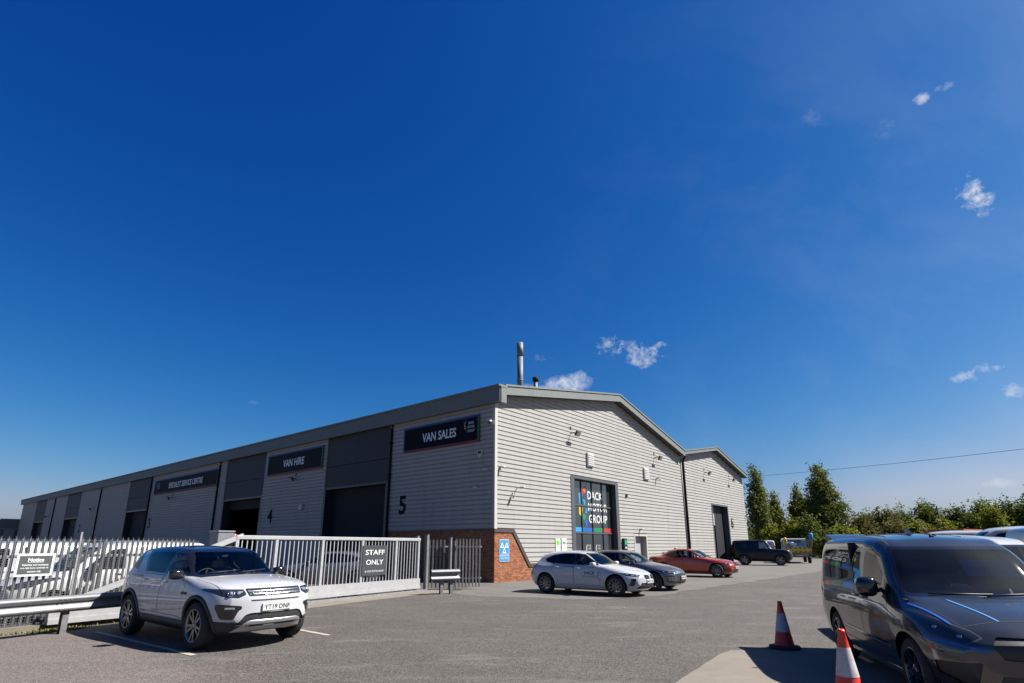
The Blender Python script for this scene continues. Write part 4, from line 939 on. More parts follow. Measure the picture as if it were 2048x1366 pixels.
def build_white_van(root, paintm=None, beacon=False):
    WP = paintm or paint('paint_white_van', (.43, .432, .44)); s = 4.97 / 4.42; hz = 1.085
    base = van_spec(); sp = {}
    for k, v in base.items():
        if isinstance(v, list) and k in ('zb', 'zs', 'zm', 'zsh', 'zbelt', 'zr', 'zc'): sp[k] = [(a_ * s, z * hz) for a_, z in v]
        elif isinstance(v, list) and k in ('nose', 'tail'): sp[k] = [(a_ * hz, z) for a_, z in v]
        elif isinstance(v, list): sp[k] = [(a_ * s, z * 1.07) for a_, z in v]
        else: sp[k] = v
    sp.update(L=4.97, W=1.97, rw=.345, track=1.68, axles=(.98, 3.91)); Z = lambda Q: [(a_ * s, z * hz) for a_, z in Q]; Y = lambda Q: [(a_ * 1.07, z * hz) for a_, z in Q]
    o = dict(VAN_O); o.update(paint=WP, ws_t=2.4, ws=Y(VAN_O['ws']), lamp=Y(VAN_O['lamp']), lampbits=[(a_ * 1.07, z * hz, c_, d_) for a_, z, c_, d_ in VAN_O['lampbits']], tail=Y(VAN_O['tail']), rplate=(.66, 'DK21 VAN'),
        wins=[(Z([(1.50, 1.125), (1.60, 1.26), (1.60, 1.128)]), GL_TINT), (Z([(1.66, 1.13), (1.66, 1.31), (1.98, 1.555), (2.22, 1.60), (2.24, 1.14)]), GL_TINT)],
        pre=[('dlo', 'side', round_poly(Z([(1.42, 1.105), (1.60, 1.30), (1.96, 1.58), (2.22, 1.625), (2.29, 1.60), (2.28, 1.115)]), .03), 'body', GLS)], dlo_src=True,
        doors=[Z([(1.38, .36), (2.27, .36), (2.31, 1.65), (1.94, 1.62), (1.40, 1.09), (1.30, .85)]), Z([(2.33, .38), (3.16, .40), (3.26, .70), (3.36, .80), (3.36, 1.66), (2.34, 1.66)])],
        face=[('grille', Y([(-.40, .60), (.40, .60), (.47, .72), (.40, .80), (-.40, .80), (-.47, .72)])), ('intake', Y([(-.50, .30), (.50, .30), (.44, .46), (-.44, .46)]))],
        emit=[('grille', 'grille', BLK, '', -.012), ('intake', 'lower_grille', BLK, '', -.015), ('dlo', 'window_surround', GBLK, 'pair', 0)], plate=(.56, 'DK21 VAN'), mirror=(1.80, 1.23, BLK, (.10, .12, .14), .18), handles=[(2.42, 1.08), (2.76, 1.08)], handlem=BLK,
        cabin=(1.15, 2.9, .34, 1.15, .84, 1.85, -1, False, 2.55), wheel=('steel', ALLOY), arch=.40)
    sh = auto_van(root, sp, o); sh.parts.setdefault('dlo', [])
    by_side(sh, 'dlo', 'window_surround', GBLK, root)
    for sg in (1, -1):
        p0, _ = sh.hit('side', 1.7, .60, sg); p1, _ = sh.hit('side', 3.4, .62, sg); b = MB(); b.tube([p0, p1], .03, 6); b.build('rubbing_strip', BLK, root)
    b = MB(); b.box(sp['L'] / 2 - 2.98, sp['L'] / 2 - 2.94, -.88, .88, .35, 1.80); b.build('bulkhead', INTER, root)
    return sh

# ---------- ground ----------
def nodes_of(m): return m.node_tree.nodes, m.node_tree.links
def ground_material():
    m = bpy.data.materials.new('asphalt'); m.use_nodes = True; N, Lk = nodes_of(m); b = N['Principled BSDF']
    geo = N.new('ShaderNodeNewGeometry'); P = geo.outputs['Position']
    def noise(scale, det=4, rough=.55, vec=P):
        n = N.new('ShaderNodeTexNoise'); n.inputs['Scale'].default_value = scale; n.inputs['Detail'].default_value = det; n.inputs['Roughness'].default_value = rough; Lk.new(vec, n.inputs['Vector']); return n.outputs['Fac']
    def mr(v, a, b_, c, d):
        n = N.new('ShaderNodeMapRange'); Lk.new(v, n.inputs[0]); n.inputs[1].default_value = a; n.inputs[2].default_value = b_; n.inputs[3].default_value = c; n.inputs[4].default_value = d; return n.outputs[0]
    def mx(f, c1, c2, bt='MIX'):
        n = N.new('ShaderNodeMixRGB'); n.blend_type = bt
        for k, v in (('Fac', f), ('Color1', c1), ('Color2', c2)):
            if isinstance(v, (int, float)): n.inputs[k].default_value = v
            elif isinstance(v, tuple): n.inputs[k].default_value = (*v, 1)
            else: Lk.new(v, n.inputs[k])
        return n.outputs[0]
    def mt(op, a, b_):
        n = N.new('ShaderNodeMath'); n.operation = op
        for i, v in enumerate((a, b_)):
            if isinstance(v, (int, float)): n.inputs[i].default_value = v
            else: Lk.new(v, n.inputs[i])
        return n.outputs[0]
    sep = N.new('ShaderNodeSeparateXYZ'); Lk.new(P, sep.inputs[0]); X, Y = sep.outputs[0], sep.outputs[1]
    vo = N.new('ShaderNodeTexVoronoi'); vo.inputs['Scale'].default_value = 55; Lk.new(P, vo.inputs['Vector'])
    sp = N.new('ShaderNodeSeparateColor'); Lk.new(vo.outputs['Color'], sp.inputs[0]); chip = sp.outputs[0]
    base = mx(mr(noise(.35, 4), .3, .7, 0, 1), (.074, .068, .062), (.097, .089, .081))
    base = mx(mr(noise(1.7, 5, .7), .35, .75, 0, .55), base, (.064, .059, .054))
    base = mx(mr(chip, 0, 1, .0, 1.0), mx(1.0, base, (.45, .45, .46), 'MULTIPLY'), mx(1.0, base, (1.85, 1.82, 1.78), 'MULTIPLY'))
    fine = noise(150, 3, .6)
    base = mx(mr(fine, .35, .65, 0, .45), base, mx(1.0, base, (.45, .45, .46), 'MULTIPLY'))
    # worn, coarser pinkish surfacing in the near left corner
    d = mt('ADD', mt('ADD', mt('MULTIPLY', X, 0.66), mt('MULTIPLY', Y, 0.75)), mt('MULTIPLY', mt('SUBTRACT', noise(1.1, 5), .5), 1.6))
    old = mr(d, 3.0, 3.7, 1.0, 0.0)
    oldc = mx(mr(chip, 0, 1, 0, 1), (.072, .062, .058), (.21, .178, .165)); oldc = mx(mr(fine, .38, .62, 0, .5), oldc, (.075, .063, .06))
    base = mx(old, base, oldc)
    # pale scrapes and dusty traffic marks
    st = N.new('ShaderNodeMapping'); st.inputs['Scale'].default_value = (.55, 1.7, 1); st.inputs['Rotation'].default_value = (0, 0, .25); Lk.new(P, st.inputs[0])
    sc = mr(noise(.9, 7, .72, st.outputs[0]), .54, .72, 0, .7); base = mx(sc, base, (.165, .155, .143)); st2 = N.new('ShaderNodeMapping'); st2.inputs['Scale'].default_value = (.09, 1.3, 1); st2.inputs['Rotation'].default_value = (0, 0, .75); Lk.new(P, st2.inputs[0]); base = mx(mr(noise(1.0, 5, .6, st2.outputs[0]), .55, .75, 0, .38), base, (.05, .047, .044))
    dk = mr(noise(.5, 6, .7), .62, .8, 0, .5); base = mx(dk, base, (.05, .046, .043))
    base = mx(1.0, base, (ALB, ALB, ALB), 'MULTIPLY')
    Lk.new(base, b.inputs['Base Color']); b.inputs['Roughness'].default_value = .88; _set(b, 'Specular IOR Level', .25)
    bp = N.new('ShaderNodeBump'); bp.inputs['Strength'].default_value = .9; bp.inputs['Distance'].default_value = .006
    Lk.new(mt('ADD', vo.outputs['Distance'], mt('MULTIPLY', fine, .6)), bp.inputs['Height']); Lk.new(bp.outputs[0], b.inputs['Normal'])
    return m
def concrete_material(name, c1, c2, stain):
    c1, c2, stain = (tuple(v * ALB for v in q) for q in (c1, c2, stain))
    m = bpy.data.materials.new(name); m.use_nodes = True; N, Lk = nodes_of(m); b = N['Principled BSDF']
    geo = N.new('ShaderNodeNewGeometry'); P = geo.outputs['Position']
    def noise(s, d=5, r=.6):
        n = N.new('ShaderNodeTexNoise'); n.inputs['Scale'].default_value = s; n.inputs['Detail'].default_value = d; n.inputs['Roughness'].default_value = r; Lk.new(P, n.inputs['Vector']); return n.outputs['Fac']
    def rmp(v, a, b_, c, d):
        n = N.new('ShaderNodeMapRange'); Lk.new(v, n.inputs[0]); n.inputs[1].default_value = a; n.inputs[2].default_value = b_; n.inputs[3].default_value = c; n.inputs[4].default_value = d; return n.outputs[0]
    def mx(f, a, c):
        n = N.new('ShaderNodeMixRGB'); Lk.new(f, n.inputs[0])
        for k, v in ((1, a), (2, c)):
            if isinstance(v, tuple): n.inputs[k].default_value = (*v, 1)
            else: Lk.new(v, n.inputs[k])
        return n.outputs[0]
    c = mx(rmp(noise(.7), .35, .65, 0, 1), c1, c2); c = mx(rmp(noise(3.2, 7, .7), .5, .75, 0, .6), c, stain); c = mx(rmp(noise(110, 2), .55, .7, 0, .5), c, tuple(v * .55 for v in c1))
    Lk.new(c, b.inputs['Base Color']); b.inputs['Roughness'].default_value = .85; _set(b, 'Specular IOR Level', .25)
    bp = N.new('ShaderNodeBump'); bp.inputs['Strength'].default_value = .4; bp.inputs['Distance'].default_value = .004; Lk.new(noise(90, 3), bp.inputs['Height']); Lk.new(bp.outputs[0], b.inputs['Normal'])
    return m
g = MB(); g.add([(-1500, -200, 0), (1500, -200, 0), (1500, 2500, 0), (-1500, 2500, 0)], [(0, 1, 2, 3)])
ground = tag(g.build('ground', ground_material()), kind='structure')
def sheet(name, pts, m, z=.004, jag=0.0, step=.25, wob=None):
    out = []
    for i, p in enumerate(pts):
        q = pts[(i + 1) % len(pts)]; l = (q - p).length; n = max(1, int(l / step)) if jag and l < 40 else 1
        for k in range(n):
            r = p.lerp(q, k / n)
            if k: r = r + Vector((rnd.uniform(-jag, jag), rnd.uniform(-jag, jag), 0))
            out.append((r.x, r.y, z))
    b = MB(); b.add(out, [tuple(range(len(out)))]); o = b.build(name, m)
    if o.data.polygons[0].normal.z < 0: o.data.flip_normals()
    return tag(o, kind='structure')
CONC_G = concrete_material('concrete_grey', (.112, .105, .096), (.138, .130, .118), (.078, .073, .067))
CONC_B = concrete_material('concrete_buff', (.168, .146, .122), (.20, .175, .146), (.13, .113, .095))
# older smoother apron along the gable and in front of the far doors
sheet('concrete_apron', [gnd(905, 1186), gnd(960, 1193), gnd(1090, 1196), gnd(1200, 1200), gnd(1330, 1189), gnd(1440, 1172), gnd(1540, 1158), gnd(1640, 1143), gnd(1660, 1112), gnd(1540, 1102), gnd(1400, 1118), gnd(1200, 1138), gnd(986, 1164), gnd(945, 1166)], CONC_G, .004, .22, .55)
sheet('concrete_slab', [gnd(1345, 1370), gnd(1440, 1308), gnd(1462, 1301), gnd(1500, 1300), gnd(1640, 1298), gnd(1700, 1298), Vector((9, 9.6, 0)), Vector((12, 3, 0)), Vector((1.2, 3.0, 0))], CONC_B, .004, .006, .2)
sheet('gate_threshold', [gnd(560, 1222), gnd(600, 1219), gnd(730, 1203), gnd(838, 1190), gnd(905, 1186), gnd(905, 1180), gnd(836, 1178), gnd(600, 1203), gnd(540, 1212)], CONC_B, .006, .01, .3)
LINEP = mat('road_paint_worn', (.38, .345, .29), .8, noise=.15, nscale=10, dirt=(.16, .15, .135), dscale=9, damt=.75)
def bay_line(p, q, w=.095):
    d = (q - p).normalized(); n = Vector((-d.y, d.x, 0)) * w / 2
    sheet('parking_bay_line', [p - n, q - n, q + n, p + n], LINEP, .007, .006, .15)
bay_line(gnd(192, 1264), gnd(387, 1311)); bay_line(gnd(560, 1253), gnd(658, 1271))

# ---------- warehouse frame ----------
S = CAM_H / 1.62
C0 = gnd(988, 1166)
AZG = 39.8
WM = Matrix.Translation(C0) @ Matrix.Rotation(R(90 - AZG), 4, 'Z') @ Matrix.Scale(S, 4)
WI = WM.inverted()
def wall_px(face, x, y, off=0.0):
    """pixel -> (distance along the wall from the near corner, height) on the gable 'g' or the long side 'l', off outwards"""
    o = WI @ Vector((0, 0, CAM_H)); d = (WI.to_3x3() @ ray(x, y))
    if face == 'g': t = (-off - o.y) / d.y; p = o + d * t; return p.x, p.z
    t = (-off - o.x) / d.x; p = o + d * t; return p.y, p.z
def wthing(name, label, cat, face, s, z, off=.04, group=None):
    """Empty on a wall: local x to the viewer's right, -y out of the wall"""
    if face == 'g': return thing(name, label, cat, (s, -off, z), 0, group, WM)
    return thing(name, label, cat, (-off, s, z), -math.pi / 2, group, WM)

CLAD = mat('cladding_goosewing', (.345, .338, .322), .6, spec=.2, noise=.04, nscale=1.5, dirt=(.255, .247, .232), dscale=1.0, damt=.5, streak=True)
CLADB = mat('cladding_backing', (.10, .098, .095), .8)
FASC = mat('fascia_grey_green', (.15, .165, .16), .6, spec=.25, noise=.06, nscale=2, dirt=(.11, .12, .118), dscale=1.2, damt=.4)
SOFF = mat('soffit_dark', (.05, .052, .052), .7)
PANEL = mat('panel_dark_grey', (.045, .048, .053), .6, spec=.2, noise=.05)
SHUT = mat('shutter_dark', (.02, .022, .025), .6, spec=.2, noise=.08)
FRAMED = mat('frame_navy_black', (.02, .024, .032), .4)
PIPEM = mat('downpipe_black', (.009, .010, .011), .75, spec=.12)
FRAMEG = mat('window_frame_grey', (.10, .105, .118), .4, .3)
WHITEM = mat('white_powder_coat', (.48, .48, .47), .4, noise=.04)
GALV = mat('galvanised_steel', (.165, .17, .175), .55, .3, noise=.25, nscale=9, dirt=(.105, .10, .092), dscale=4, damt=.5)
GALVD = mat('galvanised_weathered', (.22, .225, .225), .6, .5, noise=.25, nscale=12, dirt=(.12, .10, .08), dscale=6, damt=.5)

wh = bpy.data.objects.new('warehouse', None); col.objects.link(wh); wh.matrix_world = WM
tag(wh, 'long grey-clad warehouse with twin gable end and brick corner', 'warehouse')
WALLZ = 8.36; LEN = 106.0; GW = 37.0; PITCHC = .22; Z0 = 2.37
ROOF = [(-.30, 9.12), (11.72, 11.2), (21.88, 8.84), (29.3, 10.13), (37.35, 8.40)]        # top outline of the verge
def roof_z(x):
    for (a, za), (b, zb) in zip(ROOF, ROOF[1:]):
        if a <= x <= b: return za + (zb - za) * (x - a) / (b - a)
    return ROOF[0][1] if x < ROOF[0][0] else ROOF[-1][1]
OG = [(6.40, 11.66, 0, 5.35), (13.60, 15.30, 0, 2.27), (27.85, 31.95, 0, 4.97)]           # openings in the gable
OL = [(7.95, 14.30, 0, WALLZ), (22.40, 28.80, 0, WALLZ), (45.8, 52.2, 0, WALLZ), (70.7, 77.3, 0, WALLZ), (89.0, 95.6, 0, WALLZ)]
# backing walls
b = MB(); xs = sorted(set([0, GW, 11.72, 21.88, 29.3] + [v for o in OG for v in o[:2]]))
for x0, x1 in zip(xs, xs[1:]):
    zo = max([o[3] for o in OG if o[0] <= x0 and o[1] >= x1] or [0])
    b.prism([(x0, zo), (x1, zo), (x1, roof_z(x1) - .2), (x0, roof_z(x0) - .2)], .0, .12, 'xz')
gable = b.build('gable_wall', CLADB, wh)
b = MB(); ys = [0.0]
for o in OL: ys += [o[0], o[1]]
ys.append(LEN)
for y0, y1 in zip(ys[::2], ys[1::2]): b.box(0, .12, y0 + (.12 if y0 == 0 else 0), y1, 0, WALLZ + .4)
b.box(.10, .12, .12, LEN, WALLZ + .12, WALLZ + .4)
facade = b.build('facade_wall', CLADB, wh)
b = MB(); b.box(GW - .12, GW, .12, LEN, 0, 8.34); b.build('side_wall', CLAD, wh)
b = MB(); b.prism([(0, 0), (GW, 0), (GW, roof_z(GW) - .06)] + [(x_, z_ - .06) for x_, z_ in ROOF[3:0:-1]] + [(0, roof_z(0) - .06)], LEN - .12, LEN, 'xz'); b.build('rear_wall', CLAD, wh)
# profiled cladding, one strip per course
def course(face, a0, a1, b0, b1, z, parent):
    """strip with ends a0/a1 at its foot and b0/b1 at its head; face 'g' or 'l'"""
    prof = [(0.003, 0), (.003, .034), (.036, .040), (.040, .048), (.040, .213), (.003, .22)]
    if face == 'l': prof = [(0.003, 0), (.003, .046), (.052, .050), (.056, .058), (.056, .213), (.003, .22)]
    n = len(prof); vs = []
    for (e0, e1) in ((a0, b0), (a1, b1)):
        for (d, h) in prof:
            s = e0 + (e1 - e0) * h / PITCHC; vs.append((s, -d, z + h) if face == 'g' else (-d, s, z + h))
    fs = [(i, i + n, i + n + 1, i + 1) for i in range(n - 1)] + [tuple(range(n)), tuple(range(2 * n - 1, n - 1, -1))]
    if face == 'l': fs = [f[::-1] for f in fs]
    m = MB(); m.add(vs, fs); return m.build('cladding_panel', CLAD, parent)
def roof_x(z):
    """spans of the gable that reach height z under the verge"""
    out = []; h = .34
    pts = [(x, zz - h) for x, zz in ROOF]
    for pk in (1, 3):
        (xa, za), (xp, zp), (xb, zb) = pts[pk - 1], pts[pk], pts[pk + 1]
        if z >= zp - .1: continue
        l = xa if z <= za else xa + (z - za) / (zp - za) * (xp - xa)
        r = xb if z <= zb else xb - (z - zb) / (zp - zb) * (xb - xp)
        out.append([max(l, .14), min(r, GW)])
    if len(out) == 2 and abs(out[0][1] - out[1][0]) < .01: out = [[out[0][0], out[1][1]]]
    return out
def minus(spans, c0, c1):
    r = []
    for a, b_ in spans:
        if c1 <= a or c0 >= b_: r.append([a, b_]); continue
        if c0 > a: r.append([a, c0])
        if c1 < b_: r.append([c1, b_])
    return r
KX0, KX1, KZ = 1.33, 2.58, .76                       # sloping end of the tall brick corner
def knee(z): return KX0 if z >= Z0 else KX0 + (Z0 - z) / (Z0 - KZ) * (KX1 - KX0)
k = -10
while True:
    z = Z0 + k * PITCHC
    if z > 10.8: break
    if z >= 0.15:
        sp_ = roof_x(z + .11)
        for o in OG:
            if z + .21 > o[2] and z < o[3] - .02: sp_ = minus(sp_, o[0] - .02, o[1] + .02)
        for (x0, x1) in sp_:
            if x1 - x0 < .12: continue
            if z < Z0 - .01 and x0 < 3:
                if z < KZ - .2: continue
                course('g', knee(z) + .05, x1, knee(z + PITCHC) + .05, x1, z, gable)
            elif z < KZ - .2 and x0 < 6.4: continue
            else: course('g', x0, x1, x0, x1, z, gable)
    k += 1
for k in range(40):
    z = Z0 + k * PITCHC
    if z > WALLZ - .1: break
    for y0, y1 in zip(ys[::2], ys[1::2]): course('l', y0 + (.02 if y0 else .05), y1 - .02, y0 + (.02 if y0 else .05), y1 - .02, z, facade)
for y0, y1 in zip(ys[2::2], ys[3::2]): b = MB(); b.box(-.03, 0, y0, y1, 0, Z0); b.build('base_cladding', CLAD, facade)
# corner flashing
b = MB(); b.box(-.045, .14, -.045, .0, Z0 - .02, 8.7); b.box(-.045, .0, .0, .10, Z0 - .02, 8.4); b.build('corner_flashing', mat('flashing_pale', (.42, .42, .40), .4), wh)
# reveals of the openings
for (x0, x1, z0, z1) in OG[2:]:
    b = MB(); b.box(x0 - .02, x0 + .14, -.06, .4, 0, z1 + .14); b.box(x1 - .14, x1 + .02, -.06, .4, 0, z1 + .14); b.box(x0 + .14, x1 - .14, -.06, .4, z1, z1 + .14); b.build('door_frame', FRAMEG, wh)
# roof sheets, verge boards, eaves
for i, ((xa, za), (xb, zb)) in enumerate(zip(ROOF, ROOF[1:])):
    b = MB(); b.prism([(xa, za - .12), (xb, zb - .12), (xb, zb - .03), (xa, za - .03)], -.5, LEN + .3, 'xz'); b.build('roof_slope', FASC, wh)
    dep = (.52, .50, .34, .36)[i]; e0 = .42 if i == 0 else 0
    za2 = za + (zb - za) * e0 / (xb - xa); xa2 = xa + e0
    n = 6 if i < 2 else 4
    for j in range(n):
        t0, t1 = j / n, (j + 1) / n; g0 = .006 if j else 0
        p0 = (xa2 + (xb - xa2) * t0 + g0, za2 + (zb - za2) * t0); p1 = (xa2 + (xb - xa2) * t1, za2 + (zb - za2) * t1)
        b = MB(); b.prism([(p0[0], p0[1] - dep), (p1[0], p1[1] - dep), (p1[0], p1[1] - .10), (p0[0], p0[1] - .10)], -.53, -.50, 'xz')
        b.prism([(p0[0], p0[1] - .095), (p1[0], p1[1] - .095), (p1[0], p1[1]), (p0[0], p0[1])], -.575, -.50, 'xz'); b.build('verge_board', FASC, wh)
    b = MB(); b.prism([(xa2, za2 - dep + .03), (xb, zb - dep + .03), (xb, zb - dep + .05), (xa2, za2 - dep + .05)], -.50, .0, 'xz'); b.build('soffit', SOFF, wh)
n = 22
for j in range(n):
    y0 = -.55 + (LEN + 1.5) * j / n; y1 = -.55 + (LEN + 1.5) * (j + 1) / n - .008
    b = MB(); b.prism([(-.30, 8.26), (-.30, 8.98), (-.36, 9.02), (-.36, 9.12), (-.24, 9.12), (-.24, 8.26)], y0, y1, 'xz'); b.build('eaves_fascia', FASC, wh)
b = MB(); b.box(-.24, .05, -.45, LEN + .9, 8.30, 8.33); b.build('eaves_soffit', SOFF, wh)
b = MB(); b.box(-.24, .16, -.60, -.53, 8.22, 9.10, c=.01); b.box(-.30, .18, -.615, -.60, 8.98, 9.10); b.build('eaves_end_cap', FASC, wh)
# brickwork: pieces too small to pick apart at this distance
BRICK = bpy.data.materials.new('brick_orange'); BRICK.use_nodes = True
N, Lk = nodes_of(BRICK); bs = N['Principled BSDF']; tc = N.new('ShaderNodeTexCoord'); at_ = N.new('ShaderNodeAttribute'); at_.attribute_name = 'tone'
cr = N.new('ShaderNodeValToRGB'); Lk.new(at_.outputs['Fac'], cr.inputs[0]); E = cr.color_ramp.elements; E[0].color = (.17, .052, .02, 1); E[1].color = (.33, .125, .05, 1); x = E.new(.5); x.color = (.26, .088, .033, 1)
nz = N.new('ShaderNodeTexNoise'); nz.inputs['Scale'].default_value = 30; Lk.new(tc.outputs['Object'], nz.inputs['Vector']); mm = N.new('ShaderNodeMixRGB'); mm.blend_type = 'MULTIPLY'; mm.inputs[0].default_value = .45; Lk.new(cr.outputs[0], mm.inputs[1]); Lk.new(nz.outputs['Fac'], mm.inputs[2]); Lk.new(mm.outputs[0], bs.inputs['Base Color']); bs.inputs['Roughness'].default_value = .85
MORT = mat('mortar', (.24, .19, .14), .9, noise=.1)
def brickwork(face, inside, s1, z1):
    b = MB(); tone = []
    zc = 0; r_ = 0
    while zc < z1:
        s = -(.1125 if r_ % 2 else 0)
        while s < s1:
            a0, a1 = max(s, 0) + .005, min(s + .215, s1); z0_, z1_ = zc + .006, min(zc + .069, z1)
            if a1 - a0 > .03 and inside((a0 + a1) / 2, zc + .07):
                d = .016 + rnd.uniform(-.002, .002)
                q = [(a0, -.006), (a1, -.006), (a1, -d), (a0, -d)]
                vs = [(a0, -d, z0_), (a1, -d, z0_), (a1, -d, z1_), (a0, -d, z1_), (a0, 0, z0_), (a1, 0, z0_), (a1, 0, z1_), (a0, 0, z1_)]
                fs = [(0, 1, 2, 3), (4, 5, 1, 0), (3, 2, 6, 7), (1, 5, 6, 2), (4, 0, 3, 7)]
                if face == 'l': vs = [(y, x, z) for (x, y, z) in vs]; fs = [f[::-1] for f in fs]
                b.add(vs, fs); tone += [rnd.random()] * 5
            s += .225
        zc += .075; r_ += 1
    o = b.build('brickwork', BRICK, wh); o['kind'] = 'stuff'
    at = o.data.attributes.new('tone', 'FLOAT', 'FACE'); at.data.foreach_set('value', tone)
    return o
gb = brickwork('g', lambda s, z: z < KZ or s < knee(z) - .02, 6.38, Z0 - .02); gb['label'] = 'orange brick corner in the sun'
lb = brickwork('l', lambda s, z: True, 7.9, Z0 - .02)
b = MB(); b.prism([(0, 0), (6.38, 0), (6.38, KZ), (KX1, KZ), (KX0, Z0 - .02), (0, Z0 - .02)], -.008, .0, 'xz'); b.prism([(0, 0), (7.9, 0), (7.9, Z0 - .02), (0, Z0 - .02)], -.008, 0, 'yz'); b.build('mortar_bed', MORT, wh)
BRN = mat('flashing_brown', (.055, .042, .035), .5)
b = MB(); b.prism([(-.05, Z0 - .16), (KX0 - .06, Z0 - .16), (KX1 - .06, KZ - .14), (6.38, KZ - .14), (6.38, KZ + .02), (KX1 + .03, KZ + .02), (KX0 + .05, Z0 + .0), (-.05, Z0 + .0)], -.06, -.02, 'xz'); b.build('brick_flashing', BRN, wh)
b = MB(); b.box(-.06, -.02, -.02, 7.9, Z0 - .06, Z0 + .0); b.build('brick_flashing', BRN, wh)

# long side: shutter doors, spandrel panels, downpipes, door numbers
DH = 5.12
for i, (y0, y1, _, _) in enumerate(OL):
    for j, (z0_, z1_) in enumerate(((DH + .02, 6.42), (6.44, WALLZ + .1))):
        ym = (y0 + y1) / 2
        for (ya, yb) in ((y0 + .02, ym - .006), (ym + .006, y1 - .02)):
            b = MB(); b.box(.0, .10, ya, yb, z0_, z1_ - .012); b.build('spandrel_panel', PANEL, wh)
    b = MB(); b.box(-.05, .5, y0 - .12, y0 + .16, 0, DH + .02); b.box(-.05, .5, y1 - .16, y1 + .12, 0, DH + .02); b.box(-.03, .5, y0 + .16, y1 - .16, DH - .12, DH + .015); b.build('door_frame', FRAMED, wh)
    b = MB(); zlo = .02 if i != 1 else 4.3
    z = zlo
    while z < DH - .13:
        b.add([(.48, y0 + .17, z), (.48, y1 - .17, z), (.46, y0 + .17, z + .05), (.46, y1 - .17, z + .05), (.48, y0 + .17, z + .098), (.48, y1 - .17, z + .098)], [(0, 2, 3, 1), (2, 4, 5, 3)]); z += .1
    b.build('roller_shutter', SHUT, wh)['kind'] = 'stuff'
for y in (7.72, 30.0, 45.5, 62.2, 83.8):
    b = MB(); b.tube([(-.12, y, .05), (-.12, y, 8.05), (-.10, y, 8.2), (-.02, y, 8.34)], .075, 10)
    for z in (1.8, 3.6, 5.4, 7.2): b.box(-.21, -.03, y - .10, y + .10, z, z + .05)
    b.build('downpipe', PIPEM, wh)
def door_number(ch, s, z, lab):
    t = wthing('door_number', lab, 'number', 'l', s, z, .045); me = text_mesh(ch, None, 1.0, 0, .02)
    o = text(ch, PIPEM, t, (0, -.012, 0), height=1.0, bold=.03, name='numeral'); return t
door_number('5', 6.55, 3.72, 'large black numeral 5 on shaded cladding below the VAN SALES sign')
door_number('4', 20.9, 3.62, 'black numeral four left of the second roller door')
door_number('3', 44.6, 3.7, 'black numeral three near the downpipe under the service sign')
door_number('2', 68.9, 3.7, 'small far numeral two on shaded cladding')

# gable: downpipe at the valley
b = MB(); b.tube([(22.2, -.45, 8.45), (22.25, -.2, 8.2), (22.3, -.13, 7.9), (22.3, -.13, .05)], .085, 10)
for z in (1.8, 3.6, 5.4, 7.2): b.box(22.18, 22.42, -.23, -.03, z, z + .05)
b.build('downpipe', PIPEM, wh)
b = MB(); b.tube([(22.0, -.08, .1), (22.0, -.08, 8.2)], .035, 8); b.build('conduit', mat('conduit_grey', (.2, .2, .2), .5), wh)
# unit door in the second gable: half-raised shutter on the left, dark inside
b = MB(); z = 3.3
while z < 4.95: b.add([(27.99, .42, z), (29.6, .42, z), (27.99, .40, z + .05), (29.6, .40, z + .05), (27.99, .42, z + .098), (29.6, .42, z + .098)], [(0, 1, 3, 2), (2, 3, 5, 4)]); z += .1
b.build('roller_shutter', mat('shutter_pale', (.30, .31, .31), .5), wh)['kind'] = 'stuff'
b = MB(); b.box(29.62, 31.8, .40, .46, .02, 4.95); b.build('shutter_leaf', SHUT, wh)
o = wthing('door_number', 'black numeral six right of the far door in the sunlit gable', 'number', 'g', 32.75, 3.62, .045); text('6', PIPEM, o, (0, -.012, 0), height=1.0, bold=.03, name='numeral')
# personnel door
b = MB(); x0, x1 = 13.60, 15.30
b.box(x0 - .06, x0 + .06, -.06, .30, 0, 2.33); b.box(x1 - .06, x1 + .06, -.06, .30, 0, 2.33); b.box(x0 + .06, x1 - .06, -.06, .30, 2.21, 2.33); b.build('door_frame', mat('frame_cream', (.42, .39, .34), .5), wh)
b = MB(); b.box(x0 + .06, x1 - .06, .28, .33, .02, 2.2); d = b.build('personnel_door', mat('door_grey', (.30, .31, .34), .45), wh)
b = MB(); b.tube([(x1 - .25, .24, 1.0), (x1 - .38, .24, 1.0)], .015, 6); b.build('handle', CHROME, d)
b = MB(); b.box(x0 + .12, x0 + .50, .27, .279, 1.0, 1.55); b.build('paper_notice', PLATEW, d)
# shopfront glazing
GX0, GX1, GZ1, GD = 6.40, 11.66, 5.35, .28
b = MB(); b.box(GX0 - .04, GX0 + .30, -.07, GD + .05, 0, GZ1 + .06); b.box(GX1 - .30, GX1 + .04, -.07, GD + .05, 0, GZ1 + .06); b.box(GX0 + .30, GX1 - .30, -.07, GD + .05, GZ1 - .06, GZ1 + .06); sf = b.build('shopfront', FRAMEG, wh)
cols = [GX0 + .30 + (GX1 - GX0 - .60) * k / 4 for k in range(5)]; rows = [0.1, 2.32, 3.86, GZ1 - .06]
PANEM = mat('vinyl_dark_pane', (.022, .026, .030), .08, coat=1.0)
for i in range(4):
    for j in range(3):
        b = MB(); b.box(cols[i] + .02, cols[i + 1] - .02, GD - .01, GD, rows[j] + .02, rows[j + 1] - .02); b.build('pane', PANEM, sf)
for i in range(5): b = MB(); b.box(cols[i] - .03, cols[i] + .03, GD - .06, GD + .02, 0, GZ1 - .06); b.build('mullion', FRAMED if i else FRAMEG, sf)
for j in (1, 2): b = MB(); b.box(GX0 + .30, GX1 - .30, GD - .065, GD + .02, rows[j] - .035, rows[j] + .035); b.build('transom', FRAMEG, sf)
